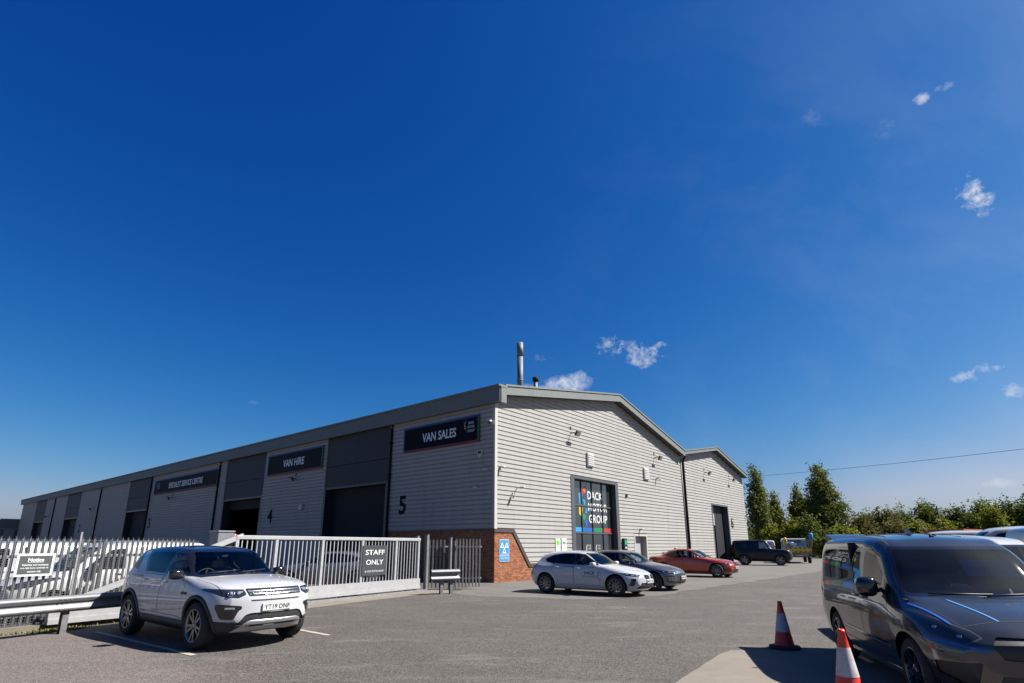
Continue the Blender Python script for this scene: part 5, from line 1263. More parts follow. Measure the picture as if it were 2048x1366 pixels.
def vinyl(pts, m, name='logo_piece', face='g', off=-GD + .012, parent=None):
    q = [wall_px(face, x, y, off) for (x, y) in pts]
    A = sum(q[i][0] * q[(i + 1) % len(q)][1] - q[(i + 1) % len(q)][0] * q[i][1] for i in range(len(q)))
    if A < 0: q = q[::-1]
    m_ = MB(); m_.add([(s, -off, z) for (s, z) in q], [tuple(range(len(q)))]); return m_.build(name, m, parent or sf)
LRED = mat('vinyl_red', (.42, .045, .02), .5); LORG = mat('vinyl_orange', (.50, .10, .04), .5); LCY = mat('vinyl_cyan', (.015, .26, .55), .5); LBL = mat('vinyl_blue', (.008, .085, .34), .5); LYE = mat('vinyl_yellow', (.56, .38, .008), .5); LGR = mat('vinyl_green', (.008, .17, .06), .5); LRD = mat('vinyl_crimson', (.36, .022, .028), .5)
zz = lambda P: [(1120 + x / 7.59, 940 + y / 7.59) for (x, y) in P]
LOGO = [([(385, 232), (345, 290), (370, 355), (385, 330)], LORG), ([(288, 352), (338, 282), (345, 350)], LRED), ([(345, 300), (372, 380), (345, 352)], LRD), ([(280, 350), (338, 362), (330, 470), (298, 532)], LCY), ([(345, 440), (385, 462), (378, 532), (366, 530), (362, 492)], LCY),
        ([(325, 488), (345, 545), (345, 640), (320, 700), (292, 662), (290, 570)], LYE), ([(345, 652), (405, 690), (376, 770), (322, 702)], LGR), ([(408, 735), (425, 890), (374, 785)], LBL), ([(385, 570), (410, 590), (408, 640), (395, 662), (380, 640), (400, 620)], LCY), ([(392, 195), (397, 195), (424, 890), (420, 890)], LBL)]
for P, m_ in LOGO: vinyl(zz(P), m_)
for (wd, xl, xr, yt, yb) in (('DACK', 418, 640, 330, 462), ('MOTOR', 428, 712, 512, 635), ('GROUP', 440, 716, 690, 806)):
    a0 = wall_px('g', 1120 + xl / 7.59, 940 + (yt + yb - 14) / 2 / 7.59, -GD + .012); a1 = wall_px('g', 1120 + xr / 7.59, 940 + (yt + yb + 14) / 2 / 7.59, -GD + .012)
    text(wd, WHITEP, sf, ((a0[0] + a1[0]) / 2, GD - .012, (a0[1] + a1[1]) / 2), width=a1[0] - a0[0], height=.47, bold=.012)
for i, m_ in enumerate((LCY, LBL, LGR, LRD)): b = MB(); b.box(cols[i] + .03, cols[i + 1] - .03, GD - .016, GD - .012, 2.38, 2.62); b.build('colour_band', m_, sf)
for i, xo in ((1, .62), (2, .5)):
    for k, wd in enumerate(('DACK', 'MOTOR', 'GROUP')): text(wd, WHITEP, sf, (cols[i] + xo + .15, GD - .012, 1.62 - .17 * k), width=.28, height=.09)
    arc = [(cols[i] + xo - .06 + .16 * math.cos(R(a_)), 1.45 + .24 * math.sin(R(a_))) for a_ in range(115, 250, 15)]; arc2 = [(p[0] + .05, p[1]) for p in arc[::-1]]
    m_ = MB(); m_.add([(p[0], GD - .012, p[1]) for p in arc + arc2], [(k, k + 1, len(arc) * 2 - 2 - k, len(arc) * 2 - 1 - k) for k in range(len(arc) - 1)]); m_.build('logo_piece', WHITEP, sf)
for k, (wd, m_) in enumerate((('DACK', WHITEP), ('DACK', WHITEP))): text(wd, m_, sf, (cols[0] + .30, GD - .012, 2.0 - .42 * k), width=.36, height=.10)
b = MB(); b.box(cols[0] + .12, cols[0] + .5, GD - .014, GD - .012, 1.35, 1.43); b.build('colour_band', LRD, sf)

# ---------- things fixed to the walls ----------
NAVY = mat('sign_navy', (.006, .007, .013), .7, spec=.1); GREYS = mat('sign_charcoal', (.016, .018, .023), .7, spec=.1); SLET = mat('sign_letter_white', (.72, .74, .76), .5)
E_BL = mat('edge_blue', (.012, .05, .20), .6); E_CY = mat('edge_cyan', (.03, .17, .42), .6); E_GR = mat('edge_green', (.008, .11, .04), .6); E_RD = mat('edge_red', (.18, .012, .02), .6)
def wall_sign(words, s0, s1, z0_, z1_, lab, m, tw, th, logo=None, grp='fascia signs over the doors'):
    w, h = s1 - s0, z1_ - z0_; t = wthing('wall_sign', lab, 'sign', 'l', (s0 + s1) / 2, (z0_ + z1_) / 2, .05, grp)
    b = MB(); b.box(-w / 2 + .09, w / 2 - .09, -.10, .01, -h / 2 + .10, h / 2 - .10); b.build('panel', m, t)
    for nm, q, mm_ in (('top_edge', (-w / 2, w / 2, h / 2 - .10, h / 2), E_BL), ('bottom_edge', (-w / 2 + .09, w / 2, -h / 2, -h / 2 + .10), E_RD), ('left_edge', (-w / 2, -w / 2 + .09, -h / 2, h / 2 - .10), E_CY), ('right_edge', (w / 2 - .09, w / 2, -h / 2 + .10, h / 2 - .10), E_GR)):
        b = MB(); b.box(q[0], q[1], -.11, .01, q[2], q[3]); b.build(nm, mm_, t)
    text(words, SLET, t, (0 if logo != 'l' else .4, -.104, -.02), width=tw, height=th, bold=.02)
    if logo:
        cx = w / 2 - .75 if logo == 'r' else -w / 2 + .9
        for k, wd in enumerate(('DACK', 'MOTOR', 'GROUP')): text(wd, SLET, t, (cx + .22, -.104, h / 2 - .36 - .2 * k), width=.46 - (.08 if k == 0 else 0), height=.13)
        for P, mm_ in (([(-.06, .1), (.06, .22), (.05, .02)], LRD), ([(-.12, .08), (-.02, .05), (-.04, -.16), (-.1, -.22)], LCY), ([(-.05, -.1), (.0, -.2), (-.03, -.42), (-.09, -.3)], LYE), ([(0, -.32), (.08, -.3), (.03, -.48)], LGR), ([(.05, -.44), (.1, -.44), (.1, -.66)], LBL)):
            m_ = MB(); m_.add([(cx - .16 + a_ * .9, -.104, h / 2 - .34 + b_ * .8) for a_, b_ in P], [tuple(range(len(P)))[::-1]]); m_.build('logo_piece', mm_, t)
    return t
wall_sign('VAN SALES', .92, 6.62, 6.52, 7.88, 'navy VAN SALES sign near the building corner', NAVY, 2.55, .48, 'r')
wall_sign('VAN HIRE', 14.68, 21.85, 6.44, 7.92, 'charcoal VAN HIRE sign between two roller doors', GREYS, 2.75, .52)
wall_sign('SPECIALIST SERVICE CENTRE', 30.15, 44.4, 6.38, 7.78, 'long charcoal SPECIALIST SERVICE CENTRE sign', GREYS, 7.6, .52, 'l')
CAMW = mat('camera_white', (.46, .46, .44), .4); LAMPB = mat('lamp_body_black', (.03, .03, .032), .5)
def floodlight(face, s, z, lab, grp):
    t = wthing('floodlight', lab, 'floodlight', face, s, z, .04, grp)
    b = MB(); b.box(-.07, .07, -.03, .0, .22, .40, c=.01); b.build('sensor', LAMPB, t)
    b = MB(); b.tube([(-.0, -.0, 0), (.0, -.22, .02), (.05, -.34, -.02)], .03, 6); b.build('bracket', LAMPB, t)
    M = Matrix.Translation((.1, -.42, -.05)) @ Matrix.Rotation(R(32), 4, 'X'); b = MB(); b.box(-.21, .21, -.06, .06, -.15, .15, M, .02); h = b.build('lamp_head', LAMPB, t)
    b = MB(); b.box(-.17, .17, -.068, -.061, -.11, .11, M); b.build('lens', mat('lamp_lens_grey', (.35, .36, .36), .15), h); return t
for (s, z, lab) in ((6.5, 7.82, 'floodlight on the sunlit gable nearest the corner'), (17.3, 7.72, 'floodlight on the sunlit gable beside the valley'), (26.9, 7.58, 'floodlight on the far gable nearer the valley pipe'), (33.1, 7.58, 'farthest floodlight under the last verge')): floodlight('g', s, z, lab, 'floodlights on the gable')
for (s, z, lab) in ((17.9, 5.98, 'floodlight below the VAN HIRE sign'), (39.6, 5.87, 'floodlight below the long service sign'), (64.3, 5.88, 'floodlight on shaded cladding past the third downpipe'), (86.4, 5.7, 'farthest floodlight on the shaded side')): floodlight('l', s, z, lab, 'floodlights on the shaded side')
def louvre(s, z, lab):
    t = wthing('wall_vent', lab, 'vent', 'g', s, z, .04, 'white louvre vents')
    b = MB(); b.box(-.36, .36, -.11, .0, -.40, .40, c=.012); b.build('casing', WHITEM, t)
    for k in range(6): b = MB(); b.box(-.31, .31, -.135, -.112, -.345 + .118 * k, -.265 + .118 * k); b.build('slat', WHITEM, t)
louvre(8.45, 6.52, 'white wall vent above the dark shopfront glazing'); louvre(15.75, 6.40, 'white wall vent right of the glazing, nearer the valley')
# cameras and alarm at the corner
def dome_cam(face, s, z, lab):
    t = wthing('dome_camera', lab, 'camera', face, s, z, .05)
    b = MB(); b.box(-.13, .13, -.04, .02, -.10, .10, c=.01); b.build('base_plate', CAMW, t)
    b = MB(); b.box(-.05, .05, -.22, -.04, .03, .09); b.build('arm', CAMW, t)
    b = MB(); b.lathe([(0, .10), (.11, .10), (.13, .04), (.13, .0)], 18, 'z', Matrix.Translation((0, -.24, 0))); b.build('housing', CAMW, t)
    b = MB(); blob(b, (0, -.24, .0), (.10, .10, .10), 2, 14, 8); b.build('dome', LAMPD, t)
dome_cam('l', .12, 7.35, 'white dome camera high on the building corner')
def bullet(face, s, z, lab, yaw=0.4):
    t = wthing('bullet_camera', lab, 'camera', face, s, z, .05, 'bullet cameras')
    b = MB(); b.box(-.07, .07, -.03, .0, -.07, .07, c=.008); b.build('base_plate', CAMW, t)
    M = Matrix.Translation((0, -.14, .02)) @ Matrix.Rotation(yaw, 4, 'Z') @ Matrix.Rotation(R(12), 4, 'X')
    b = MB(); b.tube([(0, -.03, 0), (0, -.12, .02)], .025, 6); b.build('arm', CAMW, t)
    b = MB(); b.tube([M @ Vector((0, .10, 0)), M @ Vector((0, -.16, 0))], .048, 10); h = b.build('housing', CAMW, t); b = MB(); b.tube([M @ Vector((0, -.161, 0)), M @ Vector((0, -.168, 0))], .038, 10); b.build('lens', LAMPD, h)
bullet('l', .45, 5.12, 'upper bullet camera on the shaded side beside the corner', -.7); bullet('g', .35, 5.2, 'bullet camera on the sunlit side of the corner', .5); bullet('l', 1.05, 4.28, 'lower bullet camera on the shaded side', -.9); bullet('g', 14.4, 2.62, 'camera above the grey personnel door', .0); bullet('g', 17.4, 6.2, 'white camera beside the far wall vent', .3); bullet('g', 36.8, 4.4, 'camera at the far end of the sunlit gable', .5)
t = wthing('alarm_box', 'white and black alarm box below the VAN SALES sign', 'alarm', 'l', .88, 5.92, .045); b = MB(); b.prism([(-.15, .18), (.15, .18), (.15, -.02), (.0, -.22), (-.15, -.02)], -.09, .0, 'xz'); b.build('case', CAMW, t); b = MB(); b.box(-.10, .10, -.098, -.091, -.02, .12); b.build('face_plate', INK, t)
t = wthing('wall_lamp', 'white swan neck lamp arm on the gable near the brick corner', 'lamp', 'g', 1.35, 4.12, .04); b = MB(); b.tube([(0, 0, -.25), (0, -.06, -.2), (0, -.08, .05), (.02, -.2, .18), (.04, -.38, .2)], .022, 7); b.build('neck', CAMW, t); b = MB(); blob(b, (.05, -.48, .19), (.07, .17, .05), 3, 12, 8); b.build('lamp_head', CAMW, t)
t = wthing('wall_box', 'small pale junction box on shaded cladding beside door five', 'box', 'l', 16.8, 4.05, .04); b = MB(); b.box(-.22, .22, -.14, 0, -.2, .2, c=.015); b.build('case', mat('box_grey', (.35, .36, .37), .5), t); b = MB(); b.box(-.18, .18, -.15, -.141, -.16, .16); b.build('lid', mat('box_lid_grey', (.4, .41, .42), .45), t)
b = wthing('wall_sensor', 'small black sensor right of the glazing', 'sensor', 'g', 12.75, 4.72, .04); q = MB(); q.box(-.06, .06, -.1, 0, -.11, .11, c=.015); q.build('case', INK, b); q = MB(); q.box(-.03, .03, -.105, -.101, -.06, .0); q.build('lens', LAMPD, b)
# boards beside the entrance
def board(lab, px0, px1, m, bits, cat='notice board'):
    a0 = wall_px('g', *px0, .05); a1 = wall_px('g', *px1, .05); w = a1[0] - a0[0]; h = a0[1] - a1[1]
    t = wthing('notice_board', lab, cat, 'g', (a0[0] + a1[0]) / 2, (a0[1] + a1[1]) / 2, .042); b = MB(); b.box(-w / 2, w / 2, -.03, 0, -h / 2, h / 2); b.build('panel', m, t)
    for (x0, x1, z0_, z1_, mm_) in bits: b = MB(); b.box(x0 * w, x1 * w, -.034, -.0305, z0_ * h, z1_ * h); b.build('print', mm_, t)
    return t, w, h
BW = mat('board_white', (.55, .55, .53), .5); GRN = mat('print_green', (.10, .52, .03), .5); TEAL = mat('print_teal', (.0, .28, .14), .5); BLU = mat('print_blue', (.02, .22, .58), .45)
board('white notice board with a green square left of the entrance', (1110.5, 1077), (1120.5, 1103), BW, [(-.32, .30, .02, .34, GRN), (-.3, .3, -.14, -.11, TEAL)])
board('white notice board with small green print next to the entrance', (1122.5, 1076), (1133, 1103), BW, [(-.36, .36, .10, .17, TEAL), (-.2, .15, .17, .25, TEAL), (-.33, .33, .04, .07, TEAL), (-.3, .3, -.18, -.16, GRN)])
t = wthing('charge_point', 'black wall charger with green screen right of the glazing', 'charger', 'g', 12.1, 1.55, .042); b = MB(); b.box(-.2, .2, -.16, 0, -.52, .5, c=.02); b.build('case', INK, t); b = MB(); b.box(-.13, .13, -.168, -.161, .12, .40); b.build('screen', TEAL, t); b = MB(); b.box(-.10, .10, -.166, -.161, -.10, -.02); b.build('print', WHITEP, t); b = MB(); b.box(-.12, .12, -.166, -.161, -.35, -.28); b.build('print', WHITEP, t)
# blue test station sign: three white triangles
a0 = wall_px('g', 998.8, 1083.8, .03); a1 = wall_px('g', 1017.8, 1124.2, .03); w = a1[0] - a0[0]; h = 1.05
t = wthing('test_station_sign', 'blue sign with three white triangles on the brick corner', 'sign', 'g', (a0[0] + a1[0]) / 2, 1.36, .022)
b = MB(); b.prism(round_poly([(-w / 2, -.17), (w / 2, -.17), (w / 2, h / 2), (-w / 2, h / 2)], .05), -.02, 0, 'xz'); b.build('panel', WHITEP, t); b = MB(); b.prism(round_poly([(-w / 2 + .02, -.15), (w / 2 - .02, -.15), (w / 2 - .02, h / 2 - .02), (-w / 2 + .02, h / 2 - .02)], .04), -.024, -.0205, 'xz'); b.build('field', BLU, t)
b = MB(); b.prism(round_poly([(-w / 2, -h / 2 + .07), (w / 2, -h / 2 + .07), (w / 2, -.19), (-w / 2, -.19)], .04), -.02, 0, 'xz'); b.build('panel', WHITEP, t); b = MB(); b.prism(round_poly([(-w / 2 + .02, -h / 2 + .09), (w / 2 - .02, -h / 2 + .09), (w / 2 - .02, -.21), (-w / 2 + .02, -.21)], .03), -.024, -.0205, 'xz'); b.build('field', BLU, t)
for (cx, cz) in ((-.16, .28), (.16, .28), (0, .04)):
    o_ = [(cx - .14, cz - .12), (cx + .14, cz - .12), (cx, cz + .15)]; i_ = inset(o_, .045); b = MB()
    b.add([(p[0], -.0255, p[1]) for p in o_ + i_], [(0, 1, 4, 3), (1, 2, 5, 4), (2, 0, 3, 5)]); b.build('triangle', WHITEP, t)
text('TEST STATION', WHITEP, t, (0, -.0255, -.115), width=w * .7, height=.035); text('VEHICLE TESTING', WHITEP, t, (0, -.0255, -.31), width=w * .78, height=.07)
# flues on the roof
def flue(xpx, ytop, rad, lx, label, cap):
    o = WI @ Vector((0, 0, CAM_H)); d = WI.to_3x3() @ ray(xpx, ytop); tt = (lx - o.x) / d.x; p = o + d * tt
    t = thing('roof_flue', label, 'flue', (p.x, p.y, roof_z(p.x) - .1), 0, None, WM); h = p.z - roof_z(p.x) + .1
    b = MB(); b.tube([(0, 0, 0), (0, 0, h - .9 if cap == 'tall' else h - .25)], rad, 16); b.build('pipe', FLUE, t)
    b = MB(); b.tube([(0, 0, h - .9), (0, 0, h)] if cap == 'tall' else [(0, 0, h - .25), (0, 0, h)], rad * (1.10 if cap == 'tall' else 1.5), 16); b.build('cowl', FLUE if cap == 'tall' else PIPEM, t)
    if cap == 'tall': b = MB(); b.tube([(0, 0, h * .35), (0, 0, h * .35 + .08)], rad * 1.06, 16); b.build('joint_band', FLUE, t)
    b = MB(); b.tube([(0, 0, 0), (0, 0, .25)], [rad * 1.5, rad * 1.1], 16); b.build('roof_collar', PIPEM, t)
FLUE = mat('flue_grey', (.10, .115, .135), .6, .1)
flue(1040, 686, .185, 6.0, 'tall grey flue pipe standing on the warehouse roof', 'tall'); flue(1071, 755, .13, 7.0, 'short flue with dark cap beside the tall flue', 'short')
# low office block at the far end of the long side
t = thing('office_block', 'low far building with dark fascia at the left edge', 'building', (-6, 109, 0), 0, None, WM)
b = MB(); b.box(0, 20, 0, 40, 0, 4.6); b.build('wall', CLAD, t); b = MB(); b.box(-.5, 20.5, -.5, 40, 4.6, 6.0); b.build('fascia', FASC, t)
for k in range(5):
    b = MB(); b.box(-.06, .02, 2 + 4.2 * k, 5 + 4.2 * k, 2.0, 4.2); o = b.build('window', FRAMEG, t); b = MB(); b.box(-.08, -.065, 2.2 + 4.2 * k, 4.8 + 4.2 * k, 2.2, 4.0); b.build('pane', mat('pane_sky', (.10, .14, .19), .08, coat=1.0), o)
    b = MB(); b.box(2 + 4 * k, 4.6 + 4 * k, -.06, .02, 2.0, 4.2); o = b.build('window', FRAMEG, t); b = MB(); b.box(2.2 + 4 * k, 4.4 + 4 * k, -.08, -.065, 2.2, 4.0); b.build('pane', mat('pane_sky', (.10, .14, .19), .08), o)

# ---------- gate, fences, barriers ----------
def frame(p, q):
    """matrix with x along p->q on the ground, origin p; local -y faces the camera side"""
    d = (q - p); d.z = 0; return math.atan2(d.y, d.x), d.length
GR = gnd(836, 1182); az = math.atan2(.853, .523); gd = Vector((.523, .853, 0)).normalized()
GLEN = 7.6; TAIL = 3.9; GL = GR - gd * GLEN
ALU = mat('gate_aluminium', (.35, .355, .36), .45, .15, noise=.08, dirt=(.25, .245, .235), dscale=3, damt=.35)
gate = thing('sliding_gate', 'long galvanised sliding gate of upright bars behind the white SUV', 'gate', GL, az)
b = MB(); b.box(0, GLEN, -.05, .05, 1.82, 1.93, c=.012); b.build('top_rail', ALU, gate)
b = MB(); b.prism([(-.10, .10), (-.10, .20), (-.075, .20), (-.075, .46), (.075, .46), (.075, .10), (.04, .10), (.04, .14), (-.04, .14), (-.04, .10)], -TAIL, GLEN, 'yz'); b.build('bottom_beam', ALU, gate)
posts = [0.05, 1.28, 2.95, 4.63, 6.28, 7.52]
for x in posts: b = MB(); b.box(x - .045, x + .045, -.04, .04, .46, 1.82); b.build('upright', ALU, gate)
for x0, x1 in zip(posts, posts[1:]):
    n = max(2, round((x1 - x0) / .152))
    for k in range(1, n):
        x = x0 + (x1 - x0) * k / n; b = MB(); b.box(x - .013, x + .013, -.013, .013, .46, 1.82); b.build('bar', ALU, gate)
b = MB(); b.box(-.06, .06, -.035, .035, 0, 4.13, Matrix.Translation((-TAIL + .25, 0, .46)) @ Matrix.Rotation(math.atan2(TAIL - .15, 1.42), 4, 'Y')); b.build('tail_brace', ALU, gate)
b = MB(); b.box(-.4, GLEN + .3, -.2, .12, 0.0, .05); b.build('track', GALVD, gate)
# panel on the gate
o = None
def line_px(p0, d, x, y):
    """pixel -> (distance along the vertical plane through p0 with direction d, height)"""
    n = Vector((d.y, -d.x, 0)); r = ray(x, y); c = Vector((0, 0, CAM_H)); t = (p0 - c).dot(n) / r.dot(n); p = c + r * t; return (p - p0).dot(d), p.z
sA = line_px(GL, gd, 724, 1091); sB = line_px(GL, gd, 769, 1149)
st = thing('gate_sign', 'charcoal STAFF ONLY panel fixed to the sliding gate bars', 'sign', GL + gd * ((sA[0] + sB[0]) / 2) + Vector((0, 0, (sA[1] + sB[1]) / 2)), az)
sw, shh = sB[0] - sA[0], sA[1] - sB[1]
b = MB(); b.box(-sw / 2, sw / 2, -.068, -.055, -shh / 2, shh / 2); b.build('panel', mat('sign_slate', (.035, .04, .046), .5), st)
text('STAFF', WHITEP, st, (0, -.071, shh * .27), width=sw * .78, height=shh * .17, bold=.01); text('ONLY', WHITEP, st, (-.0, -.071, -shh * .06), width=sw * .70, height=shh * .17, bold=.01); text('DACK MOTOR GROUP', WHITEP, st, (.05, -.071, -shh * .36), width=sw * .68, height=shh * .06)
b = MB(); b.add([(-sw * .36, -.071, -shh * .33), (-sw * .38, -.071, -shh * .36), (-sw * .36, -.071, -shh * .40), (-sw * .34, -.071, -shh * .36)], [(0, 1, 2, 3)]); b.build('logo_piece', WHITEP, st)
# gate drive cabinet
cb = thing('gate_cabinet', 'grey metal control cabinet at the left end of the sliding gate', 'cabinet', GL + gd * -.15 + Vector((gd.y, -gd.x, 0)) * -.40, az)
CAB = mat('cabinet_grey', (.17, .18, .195), .45, .2, noise=.04)
b = MB(); b.box(-.23, .23, -.20, .20, 0, 2.0, c=.012); b.build('case', CAB, cb); b = MB(); b.box(-.25, .25, -.22, .22, 2.0, 2.05, c=.015); b.build('lid', CAB, cb); b = MB(); b.box(-.19, .19, -.212, -.201, .15, 1.56); b.build('door', CAB, cb); b = MB(); b.box(-.10, .12, -.218, -.213, 1.30, 1.52); b.build('label_plate', BW, cb)
b = MB(); b.tube([(.30, -.1, 1.85), (.30, -.1, 1.97)], .05, 10); b.build('beacon', mat('beacon_amber', (.5, .12, .05), .3), cb)
# guide posts at the right end of the gate
def gpost(p, w, h, m, lab):
    t = thing('gate_post', lab, 'post', p, az); b = MB(); b.box(-w / 2, w / 2, -w / 2, w / 2, 0.0, h, c=.006); b.build('column', m, t); b = MB(); b.box(-w / 2 - .01, w / 2 + .01, -w / 2 - .01, w / 2 + .01, h, h + .02); b.build('cap', m, t); b = MB(); b.box(-w, w, -w, w, 0, .02); b.build('base_plate', m, t)
side = Vector((gd.y, -gd.x, 0))
gpost(GR + gd * .10 - side * .22, .12, 2.0, GALVD, 'dark guide post behind the closing end of the gate'); gpost(GR + gd * .30 + side * .10, .13, 2.05, GALV, 'pale square guide post in front of the closing end of the gate')

# palisade pales share one mesh per height
def pale_mesh(h, w, m):
    b = MB(); t = .004; x1 = w / 2
    prof = [(-x1, .0), (-x1 * .55, -.02), (-x1 * .2, -.006), (x1 * .2, -.006), (x1 * .55, -.02), (x1, .0)]
    n = len(prof); rows = [0, h - .16, h - .06]
    vs = []
    for z in rows: vs += [(x, y, z) for x, y in prof]
    fs = []
    for r_ in range(2):
        for k in range(n - 1): fs.append((r_ * n + k, r_ * n + k + 1, (r_ + 1) * n + k + 1, (r_ + 1) * n + k))
    b.add(vs, fs); o = 2 * n
    for (k0, k1, dx, y) in ((0, 1, -.035, -.045), (2, 3, 0, -.01), (4, 5, .035, -.045)):
        i = len(b.v); b.add([vs[o + k0], vs[o + k1], ((vs[o + k0][0] + vs[o + k1][0]) / 2 + dx, y, h)], [(0, 1, 2)])
    me = bpy.data.meshes.new('pale'); me.from_pydata(b.v, [], b.f); me.materials.append(m); me.update(); return me
def palisade(p, q, h, pitch, w, label, m, rails=(.35, 1.5), z0=.08, group=None, post_every=2.6):
    a, L_ = frame(p, q); t = thing('palisade_fence', label, 'fence', p, a, group); me = pale_mesh(h - z0, w, m); n = int(L_ / pitch)
    for k in range(n): link('pale', me, t, (pitch * (k + .5), -.03, z0))
    for z in rails: b = MB(); b.box(0, L_, -.005, .045, z - .03, z + .03); b.build('rail', GALVD, t)
    x = .05
    while x < L_ + .02: b = MB(); b.box(x - .035, x + .035, .045, .10, 0, h - .1); b.build('post', GALVD, t); x += post_every
    return t, L_
FD = Vector((math.sin(R(21)), math.cos(R(21)), 0)); F0 = gnd(45, 1261) ; FA = F0 - FD * 1.3; FB = F0 + FD * 3.75
fen, FL = palisade(FA, FB, 1.86, .127, .062, 'galvanised palisade fence with mesh at the left edge', GALV, (.30, 1.44))
b = MB()
x = 0.0
while x < FL: b.box(x - .0016, x + .0016, -.088, -.085, .10, 1.80); x += .05
z = .12
while z < 1.80: b.box(0, FL, -.085, -.082, z - .0016, z + .0016); z += .05
o = b.build('weld_mesh', GALV, fen); o['kind'] = 'stuff'
b = MB(); b.box(1.98, 2.02, -.11, -.09, 0.0, 1.95); b.build('mesh_post', GALVD, fen)
# notice board on the fence
nrm = Vector((FD.y, -FD.x, 0)); P1 = line_px(FA, FD, 23, 1130); P2 = line_px(FA, FD, 100, 1130)
nz0 = line_px(FA, FD, 60, 1152)[1]; nz1 = line_px(FA, FD, 60, 1107)[1]; nw = P2[0] - P1[0]; nh = nz1 - nz0
t = thing('notice_sign', 'white bordered dark Notice sign hung on the palisade fence', 'sign', FA + FD * ((P1[0] + P2[0]) / 2) + Vector((0, 0, (nz0 + nz1) / 2)), math.atan2(FD.y, FD.x))
b = MB(); b.box(-nw / 2, nw / 2, -.125, -.11, -nh / 2, nh / 2); b.build('backing', BW, t); b = MB(); b.box(-nw / 2 + .05, nw / 2 - .05, -.129, -.1255, -nh / 2 + .045, nh / 2 - .045); b.build('field', mat('sign_slate2', (.05, .058, .06), .6), t)
text('Notice', WHITEP, t, (.0, -.131, nh * .22), width=nw * .42, height=nh * .17, bold=.035)
b = MB(); b.box(-nw * .2, nw * .2, -.1315, -.1295, nh * .10, nh * .115); b.build('underline', WHITEP, t)
for k, wd in enumerate(('Vehicles and contents', 'are left here entirely at', 'owners risk')): text(wd, WHITEP, t, (0, -.131, nh * (.0 - .145 * k)), width=nw * (.70, .72, .36)[k], height=nh * .09, bold=.02)
# W-beam crash barriers
WBEAM = [(0, .155), (-.02, .15), (-.075, .11), (-.075, .075), (-.01, .03), (-.01, -.03), (-.075, -.075), (-.075, -.11), (-.02, -.15), (0, -.155)]
def barrier(p, q, z, label, post_x, joints, ks=1.0):
    WB = [(y * ks, h * ks) for y, h in WBEAM]
    a, L_ = frame(p, q); t = thing('crash_barrier', label, 'barrier', (p.x, p.y, 0), a)
    cuts = [0] + joints + [L_]
    for k, (x0, x1) in enumerate(zip(cuts, cuts[1:])):
        off = -.004 * (k % 2); b = MB(); n = len(WB); vs = []
        for x in (x0, x1 + (.16 if k < len(cuts) - 2 else 0)): vs += [(x, y + off, z + h) for y, h in WB] + [(x, y + off + .004, z + h) for y, h in WB]
        fs = [(i, i + 2 * n, i + 2 * n + 1, i + 1) for i in range(n - 1)] + [(i + n + 1, i + 3 * n + 1, i + 3 * n, i + n) for i in range(n - 1)]
        b.add(vs, fs, True); b.build('beam', GALV, t)
    for x in post_x:
        b = MB(); b.box(x - .055, x + .055, .005, .012, 0, z + .12); b.box(x - .055, x + .055, .105, .112, 0, z + .12); b.box(x - .005, x + .005, .012, .105, 0, z + .12); b.build('post', GALV, t)
        for dz in (-.09, .09): bb = MB(); bb.tube([(x, -.085, z + dz), (x, -.07, z + dz)], .018, 6); bb.build('bolt', GALVD, t)
    for x in joints:
        for dx in (.04, .12):
            for dz in (-.09, .09): bb = MB(); bb.tube([(x + dx, -.09, z + dz), (x + dx, -.07, z + dz)], .016, 6); bb.build('bolt', GALVD, t)
    return t
bp = gnd(125, 1268); BD = Vector((math.sin(R(26)), math.cos(R(26)), 0)); B0 = bp - BD * 2.2; B1 = bp + BD * 2.9
barrier(B0, B1, .56, 'long galvanised crash barrier behind the white SUV', [.3, 2.2, 4.6], [2.0])
q0 = gnd(860, 1190); q1 = gnd(917, 1187); bd = (q1 - q0).normalized()
barrier(q0, q1, .64, 'short crash barrier stub beside the gate', [.45, (q1 - q0).length - .28], [], 1.28)
# short palisade runs right of the gate
palisade(GR + gd * .45, gnd(886, 1180) + gd * .25, 1.92, .15, .065, 'short bright palisade panel right of the gate', GALV, (.42, 1.62))
gpost(gnd(889, 1181) + gd * .3, .10, 1.95, GALV, 'slim post between the two short fence runs')
palisade(gnd(894, 1181) + gd * .42, gnd(894, 1181) + gd * .42 + Vector((1.06, .35, 0)), 1.95, .135, .06, 'dull palisade return between the gate and the brick corner', GALVD, (.42, 1.62))
# kerb with weeds under the left fence
kb = MB(); kb.box(-.09, .12, -2, FL + 2.5, 0, .10); k_ = kb.build('kerb', concrete_material('kerb_concrete', (.13, .115, .09), (.17, .15, .12), (.09, .08, .06))); k_.matrix_world = Matrix.Translation(FA) @ Matrix.Rotation(math.atan2(FD.y, FD.x) - math.pi / 2, 4, 'Z') @ Matrix.Translation((.16, 0, 0)); tag(k_, kind='structure')
b = MB(); fwd = FD; sidev = Vector((FD.y, -FD.x, 0))
MOSS = mat('weeds_moss', (.16, .15, .035), .9, noise=.4, nscale=6)
for i in range(1500):
    u = rnd.uniform(-.5, 4.2); w_ = abs(rnd.gauss(0, .10)) + .05
    if i > 700: u = rnd.gauss(1.55, .22); w_ = rnd.uniform(.2, .62)
    p = FA + fwd * u + sidev * (w_ + .30 - (.0)); h = rnd.uniform(.015, .06); a_ = rnd.uniform(0, 6.28); dx, dy = math.cos(a_) * .012, math.sin(a_) * .012; lx, ly = rnd.uniform(-.03, .03), rnd.uniform(-.03, .03)
    b.add([(p.x - dx, p.y - dy, .002), (p.x + dx, p.y + dy, .002), (p.x + lx, p.y + ly, h)], [(0, 1, 2)])
o = b.build('weeds', MOSS); tag(o, 'yellow-green moss and weeds along the kerb by the barrier post', 'weeds', None, 'stuff')
b = MB()
